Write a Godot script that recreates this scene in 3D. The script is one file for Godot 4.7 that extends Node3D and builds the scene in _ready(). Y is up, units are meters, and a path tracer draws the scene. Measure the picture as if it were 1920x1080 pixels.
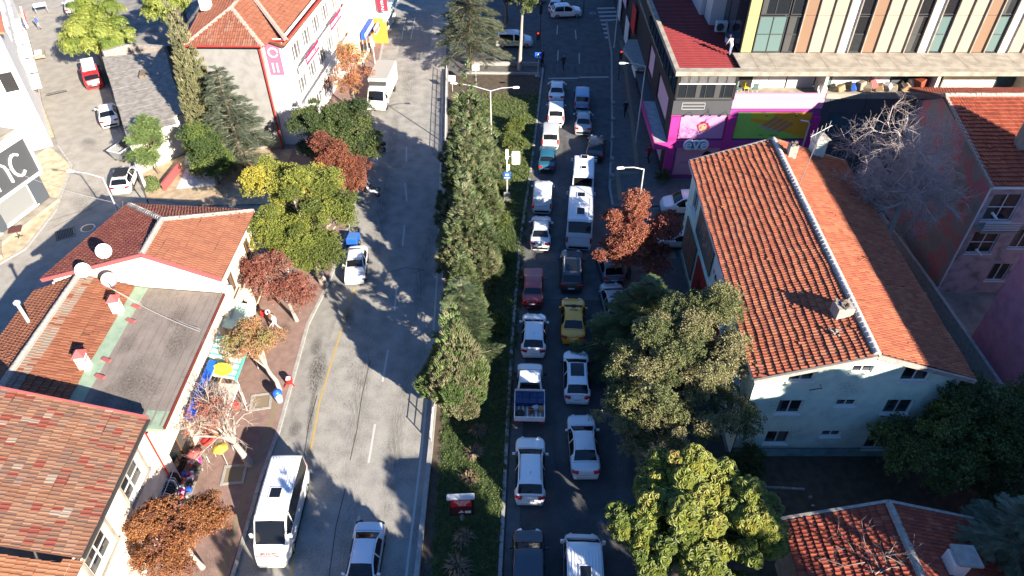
extends Node3D

# ---------------------------------------------------------------- entry: camera, sky, sun, exposure, then setting, buildings, trees, vehicles, details
func _ready() -> void:
	var cam := Camera3D.new()
	cam.name = "camera"
	cam.position = Vector3(0, 37.5, 0)
	cam.rotation_degrees = Vector3(-41.7, 0, 0)
	cam.fov = 43.9
	cam.near = 0.5
	cam.far = 900.0
	add_child(cam)
	var env := Environment.new()
	env.background_mode = Environment.BG_SKY
	var sm := ProceduralSkyMaterial.new()
	sm.sky_top_color = lin(0.075, 0.215, 0.58)
	sm.sky_horizon_color = lin(0.30, 0.48, 0.78)
	sm.sky_curve = 0.16
	sm.ground_bottom_color = lin(0.12, 0.11, 0.10)
	sm.ground_horizon_color = lin(0.42, 0.47, 0.55)
	sm.sun_angle_max = 1.0
	var sky := Sky.new()
	sky.sky_material = sm
	env.sky = sky
	env.background_energy_multiplier = 0.36
	env.ambient_light_source = Environment.AMBIENT_SOURCE_SKY
	env.tonemap_mode = Environment.TONE_MAPPER_LINEAR
	env.tonemap_exposure = 3.35
	env.sdfgi_enabled = true
	env.ssao_enabled = true
	env.ssil_enabled = true
	var we := WorldEnvironment.new()
	we.name = "environment"
	we.environment = env
	add_child(we)
	var sun := DirectionalLight3D.new()
	sun.name = "sun"
	sun.light_energy = 1.6
	sun.light_color = lin(1.0, 0.90, 0.76)
	sun.light_angular_distance = 0.5
	sun.shadow_enabled = true
	sun.look_at_from_position(Vector3(0.580, 0.4305, 0.6914) * 100.0, Vector3.ZERO)
	add_child(sun)

	make_materials()
	ground()
	left_buildings()
	apartment_row()
	lane_buildings()
	corner_shop()
	green_house()
	pink_houses()
	courtyard_house()
	trees()
	vehicles()
	street_furniture()
	stalls()
	people()

# ---------------------------------------------------------------- small helpers
var M := {}
var used := {}

func lin(r: float, g: float, b: float) -> Color:
	return Color(r, g, b).linear_to_srgb()

func numbered(n: String) -> String:
	if not used.has(n):
		used[n] = 0
		return n
	used[n] += 1
	return "%s_%03d" % [n, used[n]]

func thing(called: String, label: String, category: String, at := Vector3.ZERO, yaw := 0.0, group := "") -> Node3D:
	var o := Node3D.new()
	o.name = numbered(called)
	add_child(o)
	o.position = at
	o.rotation.y = deg_to_rad(yaw)
	tag(o, label, category, group)
	return o

func tag(o: Node, label: String, category: String, group := "") -> void:
	o.set_meta("label", label)
	o.set_meta("category", category)
	if group != "":
		o.set_meta("group", group)

func part(parent: Node, called: String, mb: MB, m: Material) -> MeshInstance3D:
	var o := MeshInstance3D.new()
	o.name = called
	o.mesh = mb.mesh()
	o.material_override = m
	parent.add_child(o, true)
	return o

func solo(called: String, mb: MB, m: Material, label: String, category: String, group := "") -> MeshInstance3D:
	var o := part(self, numbered(called), mb, m)
	tag(o, label, category, group)
	return o

func struct(called: String, mb: MB, m: Material) -> MeshInstance3D:
	var o := part(self, numbered(called), mb, m)
	o.set_meta("kind", "structure")
	return o

func scatter(parent: Node, called: String, mesh: Mesh, m: Material, xf: Array, cols: Array) -> MultiMeshInstance3D:
	var mm := MultiMesh.new()
	mm.transform_format = MultiMesh.TRANSFORM_3D
	mm.use_colors = true
	mm.mesh = mesh
	mm.instance_count = xf.size()
	for i in xf.size():
		mm.set_instance_transform(i, xf[i])
		mm.set_instance_color(i, cols[i])
	var o := MultiMeshInstance3D.new()
	o.name = called
	o.multimesh = mm
	o.material_override = m
	parent.add_child(o, true)
	return o

# ---------------------------------------------------------------- mesh builder
class MB:
	var v := PackedVector3Array()
	var n := PackedVector3Array()
	var c := PackedColorArray()
	var uv := PackedVector2Array()
	var ix := PackedInt32Array()
	var col := Color.WHITE
	func vert(p: Vector3, nn: Vector3, u := Vector2.ZERO) -> int:
		v.append(p); n.append(nn); c.append(col); uv.append(u)
		return v.size() - 1
	func tri(a: Vector3, b: Vector3, d: Vector3) -> void:
		var nn := (d - a).cross(b - a).normalized()
		var k := vert(a, nn)
		vert(b, nn); vert(d, nn)
		ix.append_array(PackedInt32Array([k, k + 1, k + 2]))
	func quad(a: Vector3, b: Vector3, d: Vector3, e: Vector3) -> void:
		# a b d e go clockwise when seen from the front
		var nn := (d - a).cross(b - a).normalized()
		var k := vert(a, nn, Vector2(0, 0))
		vert(b, nn, Vector2(1, 0)); vert(d, nn, Vector2(1, 1)); vert(e, nn, Vector2(0, 1))
		ix.append_array(PackedInt32Array([k, k + 1, k + 2, k, k + 2, k + 3]))
	func box(center: Vector3, s: Vector3, b := Basis.IDENTITY) -> void:
		var h := s * 0.5
		var p: Array[Vector3] = []
		for i in 8:
			p.append(center + b * Vector3(h.x if i & 1 else -h.x, h.y if i & 2 else -h.y, h.z if i & 4 else -h.z))
		for f in [[2, 3, 1, 0], [7, 6, 4, 5], [6, 2, 0, 4], [3, 7, 5, 1], [6, 7, 3, 2], [0, 1, 5, 4]]:
			quad(p[f[0]], p[f[1]], p[f[2]], p[f[3]])
		# faces: back, front, left, right, top, bottom
	func bb(a: Vector3, b: Vector3) -> void:
		box((a + b) * 0.5, (b - a).abs())
	func bevel(center: Vector3, s: Vector3, r: float, b := Basis.IDENTITY) -> void:
		# a box with its vertical edges and its top edge cut back
		var h := s * 0.5
		var rows := []
		for lv in [[-h.y, 0.0], [h.y - r, 0.0], [h.y, r]]:
			var q: float = lv[1]
			var row := PackedVector3Array()
			for k in [[1, 1], [-1, 1], [-1, -1], [1, -1]]:
				var x: float = k[0] * (h.x - q)
				var z: float = k[1] * (h.z - q)
				var cut := r
				if k[0] * k[1] > 0:
					row.append(center + b * Vector3(x, lv[0], z - k[1] * cut)); row.append(center + b * Vector3(x - k[0] * cut, lv[0], z))
				else:
					row.append(center + b * Vector3(x - k[0] * cut, lv[0], z)); row.append(center + b * Vector3(x, lv[0], z - k[1] * cut))
			rows.append(row)
		for j in 2:
			for i in 8:
				quad(rows[j][i], rows[j + 1][i], rows[j + 1][(i + 1) % 8], rows[j][(i + 1) % 8])
		fan(rows[2]); fan(rows[0])
	func fan(p: PackedVector3Array) -> void:
		for i in range(1, p.size() - 1):
			tri(p[0], p[i], p[i + 1])
	func prism(p: PackedVector3Array, ex: Vector3) -> void:
		# p: any polygon (triangulated by ear clipping), pushed along ex
		var nn := Vector3.ZERO
		for i in p.size():
			nn += p[i].cross(p[(i + 1) % p.size()])
		nn = nn.normalized()
		var ax := nn.cross(Vector3.UP if absf(nn.y) < 0.9 else Vector3.RIGHT).normalized()
		var ay := nn.cross(ax)
		var flat := PackedVector2Array()
		for q in p:
			flat.append(Vector2(q.dot(ax), q.dot(ay)))
		var t := Geometry2D.triangulate_polygon(flat)
		for i in range(0, t.size(), 3):
			tri(p[t[i]], p[t[i + 1]], p[t[i + 2]])
			tri(p[t[i]] + ex, p[t[i + 1]] + ex, p[t[i + 2]] + ex)
		for i in p.size():
			var j := (i + 1) % p.size()
			quad(p[i], p[j], p[j] + ex, p[i] + ex)
	func grid(rows: Array, closed := false, skip := {}) -> void:
		# smooth sheet through rows of equal length
		var w: int = rows[0].size()
		var base := v.size()
		for r in rows:
			for q in r:
				vert(q, Vector3.ZERO)
		var last := w if closed else w - 1
		for j in rows.size() - 1:
			for i in last:
				if skip.has(j * 100 + i):
					continue
				var a := base + j * w + i
				var b := base + j * w + (i + 1) % w
				var d := b + w
				var e := a + w
				for t in [[a, b, d], [a, d, e]]:
					var nn := (v[t[2]] - v[t[0]]).cross(v[t[1]] - v[t[0]])
					for k in t:
						n[k] += nn
					ix.append_array(PackedInt32Array(t))
		for k in range(base, v.size()):
			n[k] = n[k].normalized() if n[k].length_squared() > 0.0 else Vector3.UP
	func cells(rows: Array, keep: Dictionary) -> void:
		# only the kept cells of a smooth sheet, with the sheet's own normals
		var g := MB.new()
		g.grid(rows)
		var w: int = rows[0].size()
		var at := {}
		for key in keep:
			var j: int = key / 100
			var i: int = key % 100
			var q := PackedInt32Array()
			for k in [j * w + i, j * w + i + 1, (j + 1) * w + i + 1, (j + 1) * w + i]:
				if not at.has(k):
					at[k] = vert(g.v[k], g.n[k])
				q.append(at[k])
			ix.append_array(PackedInt32Array([q[0], q[1], q[2], q[0], q[2], q[3]]))
	func path(p: Array, r: Array, sides := 6, cap := true) -> void:
		# a tube through points with a radius at each
		var rows := []
		var side := Vector3.ZERO
		for i in p.size():
			var d: Vector3 = (p[mini(i + 1, p.size() - 1)] - p[maxi(i - 1, 0)]).normalized()
			if side == Vector3.ZERO:
				side = d.cross(Vector3.UP if absf(d.y) < 0.9 else Vector3.RIGHT).normalized()
			else:
				side = (side - d * side.dot(d)).normalized()
			var up := side.cross(d)
			var row := PackedVector3Array()
			for k in sides:
				var a := TAU * k / sides
				row.append(p[i] + (side * cos(a) + up * sin(a)) * r[i])
			rows.append(row)
		grid(rows, true)
		if cap:
			fan(rows[0]); fan(rows[-1])
	func tube(a: Vector3, b: Vector3, ra: float, rb := -1.0, sides := 8) -> void:
		path([a, b], [ra, ra if rb < 0.0 else rb], sides)
	func lathe(at: Vector3, prof: Array, sides := 12, axis := Basis.IDENTITY) -> void:
		var rows := []
		for q in prof:
			var row := PackedVector3Array()
			for k in sides:
				var a := TAU * k / sides
				row.append(at + axis * Vector3(cos(a) * q[0], q[1], sin(a) * q[0]))
			rows.append(row)
		grid(rows, true)
	func ball(at: Vector3, r: Vector3, sides := 10, rings := 6) -> void:
		var rows := []
		for j in rings + 1:
			var t := PI * j / rings
			var row := PackedVector3Array()
			for k in sides:
				var a := TAU * k / sides
				row.append(at + Vector3(cos(a) * sin(t) * r.x, cos(t) * r.y, sin(a) * sin(t) * r.z))
			rows.append(row)
		grid(rows, true)
	func sheet(p: PackedVector2Array, y: float) -> void:
		# a flat polygon in x, z
		var t := Geometry2D.triangulate_polygon(p)
		for i in range(0, t.size(), 3):
			var a := Vector3(p[t[i]].x, y, p[t[i]].y)
			var b := Vector3(p[t[i + 1]].x, y, p[t[i + 1]].y)
			var d := Vector3(p[t[i + 2]].x, y, p[t[i + 2]].y)
			if (d - a).cross(b - a).y < 0.0:
				tri(a, d, b)
			else:
				tri(a, b, d)
	func mesh() -> ArrayMesh:
		var am := ArrayMesh.new()
		var arr := []
		arr.resize(Mesh.ARRAY_MAX)
		arr[Mesh.ARRAY_VERTEX] = v
		arr[Mesh.ARRAY_NORMAL] = n
		arr[Mesh.ARRAY_COLOR] = c
		arr[Mesh.ARRAY_TEX_UV] = uv
		arr[Mesh.ARRAY_INDEX] = ix
		if v.size() > 0:
			am.add_surface_from_arrays(Mesh.PRIMITIVE_TRIANGLES, arr)
		return am

# ---------------------------------------------------------------- materials
func std(r: float, g: float, b: float, rough := 0.8, metal := 0.0) -> StandardMaterial3D:
	var m := StandardMaterial3D.new()
	m.albedo_color = lin(r, g, b)
	m.roughness = rough
	m.metallic = metal
	m.cull_mode = BaseMaterial3D.CULL_DISABLED
	return m

func noisy(stops: Array, size_m: float, seed_: int, rough := 0.85, fine := 0.5, bump := 0.0) -> StandardMaterial3D:
	# mottled surface: coarse and fine noise mapped through linear colour stops, laid by world position
	var px := 512
	var a := FastNoiseLite.new()
	a.seed = seed_; a.frequency = 5.0 / px; a.fractal_octaves = 4
	var f := FastNoiseLite.new()
	f.seed = seed_ + 7; f.frequency = 60.0 / px; f.fractal_octaves = 3
	var ia := a.get_seamless_image(px, px).get_data()
	var jf := f.get_seamless_image(px, px).get_data()
	var lut := PackedByteArray()
	for i in 256:
		var t := i / 255.0 * (stops.size() - 1)
		var k := mini(int(t), stops.size() - 2)
		var p: Array = stops[k]
		var q: Array = stops[k + 1]
		var w := t - k
		var s := lin(lerpf(p[0], q[0], w), lerpf(p[1], q[1], w), lerpf(p[2], q[2], w))
		lut.append_array(PackedByteArray([s.r8, s.g8, s.b8]))
	var out := PackedByteArray()
	out.resize(px * px * 3)
	for i in px * px:
		var t := int(clampf((ia[i] * (1.0 - fine) + jf[i] * fine - 128.0) * 1.9 + 128.0, 0.0, 255.0)) * 3
		out[i * 3] = lut[t]; out[i * 3 + 1] = lut[t + 1]; out[i * 3 + 2] = lut[t + 2]
	var m := std(1, 1, 1, rough)
	m.albedo_texture = ImageTexture.create_from_image(Image.create_from_data(px, px, false, Image.FORMAT_RGB8, out))
	if bump > 0.0:
		m.heightmap_enabled = true
		m.heightmap_texture = ImageTexture.create_from_image(f.get_seamless_image(px, px))
		m.heightmap_scale = bump
	m.uv1_triplanar = true
	m.uv1_world_triplanar = true
	m.uv1_scale = Vector3.ONE / size_m
	return m

func stain_mat(r: float, g: float, b: float, seed_: int, gain: float) -> StandardMaterial3D:
	# a soft-edged mark: noise that thins out towards its rim
	var nz := FastNoiseLite.new()
	nz.seed = seed_
	nz.frequency = 0.11
	nz.fractal_octaves = 4
	var img := Image.create(128, 128, false, Image.FORMAT_RGBA8)
	var c := lin(r, g, b)
	for y in 128:
		for x in 128:
			var d := Vector2(x - 63.5, y - 63.5).length() / 64.0
			c.a = clampf((1.0 - d * d) * (nz.get_noise_2d(x, y) * 0.8 + 0.32) * gain, 0.0, 0.92)
			img.set_pixel(x, y, c)
	var m := std(1, 1, 1, 0.9)
	m.transparency = BaseMaterial3D.TRANSPARENCY_ALPHA
	m.albedo_texture = ImageTexture.create_from_image(img)
	return m

func paint(r: float, g: float, b: float) -> StandardMaterial3D:
	var m := std(r, g, b, 0.35)
	m.clearcoat_enabled = true
	m.clearcoat = 1.0
	m.clearcoat_roughness = 0.06
	return m

func leafy(r: float, g: float, b: float) -> StandardMaterial3D:
	var m := std(1, 1, 1, 0.6)
	m.vertex_color_use_as_albedo = true
	m.backlight_enabled = true
	m.backlight = lin(r, g, b)
	return m

func make_materials() -> void:
	M.road_left = noisy([[0.18, 0.171, 0.154], [0.25, 0.238, 0.213], [0.30, 0.286, 0.256]], 9.0, 3, 0.9, 0.45)
	M.road_right = noisy([[0.032, 0.032, 0.033], [0.048, 0.048, 0.049], [0.066, 0.066, 0.067]], 8.0, 5, 0.8, 0.5)
	M.base = noisy([[0.13, 0.122, 0.11], [0.20, 0.187, 0.168], [0.25, 0.235, 0.21]], 10.0, 8, 0.9, 0.4)
	M.lane = noisy([[0.21, 0.194, 0.169], [0.275, 0.255, 0.223], [0.32, 0.298, 0.262]], 7.0, 9, 0.9, 0.55)
	M.brick_walk = noisy([[0.165, 0.10, 0.083], [0.215, 0.138, 0.116], [0.26, 0.178, 0.152]], 4.0, 11, 0.9, 0.6)
	M.grey_walk = noisy([[0.075, 0.073, 0.072], [0.105, 0.103, 0.10], [0.13, 0.128, 0.125]], 5.0, 13, 0.9, 0.5)
	M.beige_walk = noisy([[0.30, 0.23, 0.15], [0.42, 0.33, 0.22], [0.52, 0.42, 0.29]], 5.0, 15, 0.85, 0.4)
	M.soil = noisy([[0.035, 0.026, 0.018], [0.07, 0.052, 0.036], [0.10, 0.075, 0.05]], 4.0, 17, 0.95, 0.6)
	M.turf = noisy([[0.018, 0.030, 0.008], [0.032, 0.052, 0.013], [0.055, 0.072, 0.02]], 3.0, 19, 0.95, 0.7)
	M.kerb = noisy([[0.20, 0.195, 0.18], [0.29, 0.28, 0.26], [0.36, 0.35, 0.33]], 2.5, 21, 0.9, 0.6)
	M.cream = noisy([[0.62, 0.54, 0.43], [0.74, 0.66, 0.53], [0.78, 0.70, 0.58]], 4.0, 23, 0.85, 0.3)
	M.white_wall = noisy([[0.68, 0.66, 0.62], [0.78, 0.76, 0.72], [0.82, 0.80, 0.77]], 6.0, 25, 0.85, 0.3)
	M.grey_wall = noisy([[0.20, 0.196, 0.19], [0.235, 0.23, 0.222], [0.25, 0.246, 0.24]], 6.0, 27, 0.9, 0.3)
	M.green_wall = noisy([[0.50, 0.66, 0.57], [0.60, 0.76, 0.65], [0.64, 0.79, 0.68]], 5.0, 29, 0.85, 0.3)
	M.green_dark = noisy([[0.16, 0.27, 0.26], [0.22, 0.36, 0.34], [0.26, 0.40, 0.38]], 5.0, 30, 0.85, 0.3)
	M.pink_wall = noisy([[0.54, 0.19, 0.235], [0.62, 0.23, 0.28], [0.66, 0.26, 0.31]], 5.0, 31, 0.85, 0.35)
	M.stained_pink = noisy([[0.27, 0.235, 0.20], [0.31, 0.27, 0.235], [0.48, 0.17, 0.165], [0.52, 0.185, 0.18]], 11.0, 33, 0.9, 0.15)
	M.lilac_wall = noisy([[0.19, 0.17, 0.155], [0.36, 0.27, 0.29], [0.46, 0.34, 0.37], [0.48, 0.35, 0.38]], 7.0, 35, 0.9, 0.25)
	M.bitumen = noisy([[0.14, 0.118, 0.102], [0.175, 0.148, 0.13], [0.21, 0.18, 0.16]], 5.0, 37, 0.95, 0.6)
	M.green_strip = noisy([[0.15, 0.21, 0.15], [0.20, 0.275, 0.20], [0.24, 0.315, 0.235]], 3.0, 39, 0.8, 0.5)
	M.slate_roof = noisy([[0.14, 0.125, 0.11], [0.24, 0.22, 0.195], [0.30, 0.28, 0.255]], 4.0, 41, 0.95, 0.55)
	M.roof_bed = std(0.10, 0.045, 0.03, 0.95)
	M.mortar = noisy([[0.20, 0.175, 0.15], [0.33, 0.295, 0.26], [0.42, 0.385, 0.345]], 1.5, 43, 0.95, 0.6)
	M.twig = std(0.44, 0.375, 0.35, 0.9)
	M.bark = noisy([[0.07, 0.05, 0.035], [0.15, 0.115, 0.085], [0.22, 0.18, 0.14]], 1.2, 45, 0.95, 0.6)
	M.pale_bark = noisy([[0.22, 0.18, 0.15], [0.33, 0.28, 0.24], [0.42, 0.37, 0.33]], 1.2, 47, 0.95, 0.6)
	M.ledge = noisy([[0.22, 0.19, 0.15], [0.29, 0.255, 0.205], [0.35, 0.315, 0.26]], 6.0, 49, 0.85, 0.35)
	M.plank = noisy([[0.16, 0.13, 0.10], [0.26, 0.22, 0.17], [0.34, 0.30, 0.24]], 1.5, 51, 0.9, 0.6)
	M.stone = noisy([[0.16, 0.14, 0.12], [0.28, 0.25, 0.22], [0.38, 0.35, 0.31]], 2.0, 53, 0.95, 0.5)
	M.dark_metal_roof = noisy([[0.16, 0.02, 0.022], [0.20, 0.026, 0.028], [0.23, 0.034, 0.035]], 4.0, 55, 0.55, 0.4)
	M.leaf = leafy(0.10, 0.13, 0.03)
	M.needle = leafy(0.03, 0.04, 0.02)
	M.autumn = leafy(0.14, 0.05, 0.02)
	M.glass = std(0.015, 0.018, 0.022, 0.06)
	M.glass.metallic_specular = 0.6
	M.car_glass = std(0.008, 0.009, 0.011, 0.05)
	M.blue_glass = std(0.05, 0.10, 0.13, 0.08)
	M.teal_glass = std(0.11, 0.17, 0.165, 0.15)
	M.frame = std(0.72, 0.71, 0.69, 0.5)
	M.brown_frame = std(0.16, 0.07, 0.03, 0.6)
	M.white = std(0.78, 0.77, 0.75, 0.6)
	M.lacquer = std(0.80, 0.79, 0.77, 0.35)
	M.black = std(0.012, 0.012, 0.013, 0.6)
	M.tyre = std(0.015, 0.015, 0.015, 0.9)
	M.rim = std(0.45, 0.45, 0.46, 0.3, 0.9)
	M.steel = std(0.40, 0.41, 0.42, 0.45, 0.6)
	M.dark_steel = std(0.06, 0.062, 0.066, 0.5, 0.3)
	M.galv = std(0.55, 0.55, 0.54, 0.5, 0.2)
	M.red = std(0.55, 0.02, 0.02, 0.5)
	M.red_trim = std(0.33, 0.085, 0.085, 0.6)
	M.deep_red = std(0.33, 0.02, 0.015, 0.7)
	M.magenta = std(0.45, 0.032, 0.23, 0.5)
	M.pink = std(0.72, 0.28, 0.48, 0.5)
	M.pale_pink = std(0.72, 0.45, 0.56, 0.5)
	M.violet = std(0.34, 0.05, 0.27, 0.5)
	M.charcoal = std(0.055, 0.058, 0.066, 0.7)
	M.slate_panel = std(0.065, 0.075, 0.09, 0.5)
	M.panel_tan = std(0.335, 0.285, 0.22, 0.55)
	M.panel_brown = std(0.215, 0.13, 0.08, 0.55)
	M.panel_lime = std(0.34, 0.32, 0.14, 0.55)
	M.blue = std(0.02, 0.09, 0.45, 0.5)
	M.bright_blue = std(0.015, 0.10, 0.55, 0.45)
	M.yellow = std(0.85, 0.62, 0.02, 0.5)
	M.line_white = std(0.42, 0.41, 0.38, 0.8)
	M.line_yellow = std(0.36, 0.26, 0.09, 0.8)
	M.worn_white = std(0.10, 0.10, 0.10, 0.85)
	M.tail = std(0.45, 0.012, 0.012, 0.25)
	M.head = std(0.65, 0.66, 0.68, 0.15)
	M.plate = std(0.62, 0.62, 0.62, 0.5)
	M.orange = std(0.72, 0.25, 0.04, 0.6)
	M.teal = std(0.10, 0.42, 0.36, 0.6)
	M.cardboard = std(0.30, 0.20, 0.12, 0.9)
	M.tactile = std(0.20, 0.155, 0.10, 0.85)
	M.oil = std(0.085, 0.08, 0.072, 0.85)
	M.crack = std(0.05, 0.048, 0.045, 0.9)
	M.lamp_red = std(0.6, 0.02, 0.02, 0.4)
	M.lamp_red.emission_enabled = true
	M.lamp_red.emission = lin(1.0, 0.05, 0.03)
	M.lamp_red.emission_energy_multiplier = 0.5

# ---------------------------------------------------------------- the ground
func strip(mb: MB, p: Array, w: float, y: float) -> void:
	# a flat band of width w along a line of [x, z] points
	for i in p.size() - 1:
		var a := Vector3(p[i][0], y, p[i][1])
		var b := Vector3(p[i + 1][0], y, p[i + 1][1])
		var s := (b - a).cross(Vector3.UP).normalized() * w * 0.5
		mb.quad(a - s, b - s, b + s, a + s)

func wall_line(mb: MB, p: Array, w: float, y0: float, y1: float) -> void:
	for i in p.size() - 1:
		var a := Vector3(p[i][0], 0, p[i][1])
		var b := Vector3(p[i + 1][0], 0, p[i + 1][1])
		var d := b - a
		mb.box((a + b) * 0.5 + Vector3(0, (y0 + y1) * 0.5, 0), Vector3(w, y1 - y0, d.length()), Basis.looking_at(d.normalized()))

func kerb_stones(called: String, p: Array, w: float, h: float, long: float, limit := 300) -> void:
	# kerb laid stone by stone, so that each joint shows
	var root := Node3D.new()
	root.name = numbered(called)
	root.set_meta("kind", "structure")
	add_child(root)
	var mb := MB.new()
	mb.bevel(Vector3(0, h * 0.5, 0), Vector3(w, h, long - 0.02), 0.015)
	var mesh := mb.mesh()
	for i in p.size() - 1:
		var a := Vector3(p[i][0], 0, p[i][1])
		var b := Vector3(p[i + 1][0], 0, p[i + 1][1])
		var cnt := maxi(1, roundi((b - a).length() / long))
		for k in cnt:
			var o := MeshInstance3D.new()
			o.name = "kerb_stone"
			o.mesh = mesh
			o.material_override = M.kerb
			root.add_child(o, true)
			o.basis = Basis.looking_at((b - a).normalized()).scaled_local(Vector3(1, 1, (b - a).length() / cnt / long))
			o.position = a.lerp(b, (k + 0.5) / cnt)

func poly(a: Array) -> PackedVector2Array:
	var p := PackedVector2Array()
	for q in a:
		p.append(Vector2(q[0], q[1]))
	return p

func ground() -> void:
	var mb := MB.new()
	mb.sheet(poly([[-400, 60], [400, 60], [400, -700], [-400, -700]]), -0.02)
	struct("ground", mb, M.base)
	# left carriageway
	var lk := [[-15.0, 6], [-15.1, -24.4], [-14.9, -28.2], [-15.1, -38.0], [-14.6, -41.5], [-14.2, -46.0], [-14.2, -58.2], [-15.2, -72.0], [-16.1, -83.0], [-16.9, -96.9], [-18.5, -130]]
	var rk := [[-5.3, 6], [-5.3, -18.6], [-5.25, -26.5], [-5.36, -36.3], [-5.66, -44.7], [-6.7, -61.1], [-7.9, -81.6]]
	mb = MB.new()
	var a := lk.duplicate()
	a.append_array([[-9.0, -130], [-8.4, -90]])
	for i in range(rk.size() - 1, -1, -1):
		a.append(rk[i])
	mb.sheet(poly(a), 0.0)
	struct("road", mb, M.road_left)
	# right carriageway, junction and the parking court
	var mk := [[-0.6, 6], [-0.58, -18.6], [-0.27, -26.5], [0.08, -35.7], [0.82, -48.2], [2.1, -61.1], [3.84, -81.6]]
	mb = MB.new()
	a = mk.duplicate()
	a.append_array([[3.6, -84.6], [-8.2, -85.2], [-8.4, -90], [-9.0, -130], [30, -130], [14.6, -97], [12.6, -96], [12.3, -86.0], [10.3, -66.3], [9.0, -56.2], [8.9, -53.0], [9.4, -52.4], [18, -53.4], [18, -50], [14, -47.6], [13.4, -26], [9.5, -22], [8.5, 6]])
	mb.sheet(poly(a), 0.002)
	struct("road", mb, M.road_right)
	mb = MB.new()
	mb.sheet(poly([[0.3, -41.0], [13.9, -40.2], [14, -47.6], [18, -50], [18, -53.4], [9.4, -52.4], [8.95, -53.0], [9.0, -56.2], [10.3, -66.3], [12.3, -86.0], [12.6, -96], [14.6, -97], [30, -130], [-9.0, -130], [-8.4, -90], [-8.2, -85.2], [3.6, -84.6], [3.8, -81.6], [2.1, -61.1], [0.82, -48.2]]), 0.006)
	struct("resurfaced_road", mb, noisy([[0.052, 0.053, 0.055], [0.078, 0.078, 0.080], [0.105, 0.104, 0.104]], 8.0, 66, 0.8, 0.5))
	# worn paler wheel track of the inner lane and gutter
	mb = MB.new()
	strip(mb, [[-0.1, 5], [-0.06, -18.6], [0.24, -26.5], [0.6, -35.7], [1.34, -48.2], [2.6, -61.1], [4.3, -81]], 0.75, 0.010)
	struct("gutter", mb, M.grey_walk)
	# markings
	mb = MB.new()
	strip(mb, [[-12.0, 5], [-12.02, -18.6], [-12.55, -25], [-12.88, -30.8], [-12.45, -42.1]], 0.13, 0.006)
	struct("yellow_road_marking", mb, M.line_yellow)
	mb = MB.new()
	for d in [[-8.85, -19.2, -8.87, -22.2], [-8.88, -25.8, -8.9, -28.8], [-8.9, -32.4, -8.92, -35.4], [-8.96, -39.5, -9.1, -42.3], [-9.25, -47.4, -9.4, -50.4], [-9.6, -54, -10.1, -57], [-10.4, -60.8, -10.7, -63.6]]:
		strip(mb, [[d[0], d[1]], [d[2], d[3]]], 0.14, 0.006)
	strip(mb, [[-5.75, 5], [-5.75, -18.6], [-5.68, -26.5], [-5.78, -36.3], [-6.05, -44.7], [-7.05, -61.1], [-8.3, -81.6]], 0.13, 0.006)
	for s in [[4.9, -79.1], [8.5, -79.4]]:
		strip(mb, [[s[0] - 0.6, s[1]], [s[0] + 2.9, s[1] - 0.1]], 0.28, 0.014)
	for k in 8:
		strip(mb, [[12.1 - k * 0.02, -91.0 - k * 1.45], [15.4, -91.3 - k * 1.45]], 0.6, 0.014)
	for d in [[5.6, -84, 5.8, -87], [5.9, -92, 6.1, -95], [8.2, -83.2, 8.4, -86.2], [8.3, -90.5, 8.4, -93.5]]:
		strip(mb, [[d[0], d[1]], [d[2], d[3]]], 0.13, 0.014)
	strip(mb, [[-14.3, -90.5], [-14.6, -98]], 0.12, 0.006)
	strip(mb, [[-13.1, -90.5], [-13.3, -98]], 0.12, 0.006)
	struct("white_road_marking", mb, M.line_white)
	mb = MB.new()
	for k in 9:
		strip(mb, [[4.6 + k * 0.85, -80.6], [4.64 + k * 0.85, -83.0]], 0.4, 0.014)
	struct("worn_crossing_marking", mb, M.worn_white)
	# patches, cracks and oil on the left carriageway
	var rng := RandomNumberGenerator.new()
	rng.seed = 4
	mb = MB.new()
	for k in 90:
		var c := Vector2(-11.2 + rng.randfn(0, 0.6), -34 + rng.randfn(0, 2.2))
		var r := rng.randf_range(0.015, 0.045)
		var p := PackedVector2Array()
		for i in 6:
			p.append(c + Vector2.from_angle(TAU * i / 6) * r * rng.randf_range(0.5, 1.2))
		mb.sheet(p, 0.012 + 0.0001 * k)
	struct("oil_stain", mb, M.oil)
	# soft marks: oil in the bay, tyre wear along the lanes, grime by the kerbs
	var sm := [stain_mat(0.05, 0.045, 0.038, 1, 1.1), stain_mat(0.12, 0.116, 0.108, 2, 0.55), stain_mat(0.33, 0.32, 0.30, 3, 0.4), stain_mat(0.02, 0.02, 0.021, 4, 0.5)]
	var marks := [[-13.55, -33.3, 1.5, 4.6, 4, 0], [-14.1, -35.8, 0.9, 2.0, 0, 0], [-14.0, -28.4, 1.0, 1.4, 0, 0], [-12.3, -38.8, 1.0, 2.6, 10, 0], [-13.2, -29.5, 0.5, 5.0, 6, 0], [-10.3, -31, 1.3, 14.0, 1, 1], [-7.4, -28, 1.2, 16.0, 0, 1], [-7.2, -44, 1.2, 18.0, -3, 1], [-11.6, -52, 1.5, 18.0, 3, 1], [-9.4, -23, 0.9, 12.0, 0, 2], [-6.5, -33, 0.8, 14.0, -1, 2], [-11.2, -44, 1.2, 14.0, 2, 2], [-9.0, -70, 1.5, 18.0, 4, 2], [-12.3, -66, 1.2, 14.0, 4, 1], [-12.0, -78, 2.0, 12.0, 5, 1]]
	for k in 16:
		marks.append([lerpf(1.2, 7.9, rng.randf()), -20.0 - 62.0 * rng.randf(), rng.randf_range(0.5, 1.6), rng.randf_range(3.0, 9.0), -4.0, 3 if k % 2 else 2])
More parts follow.
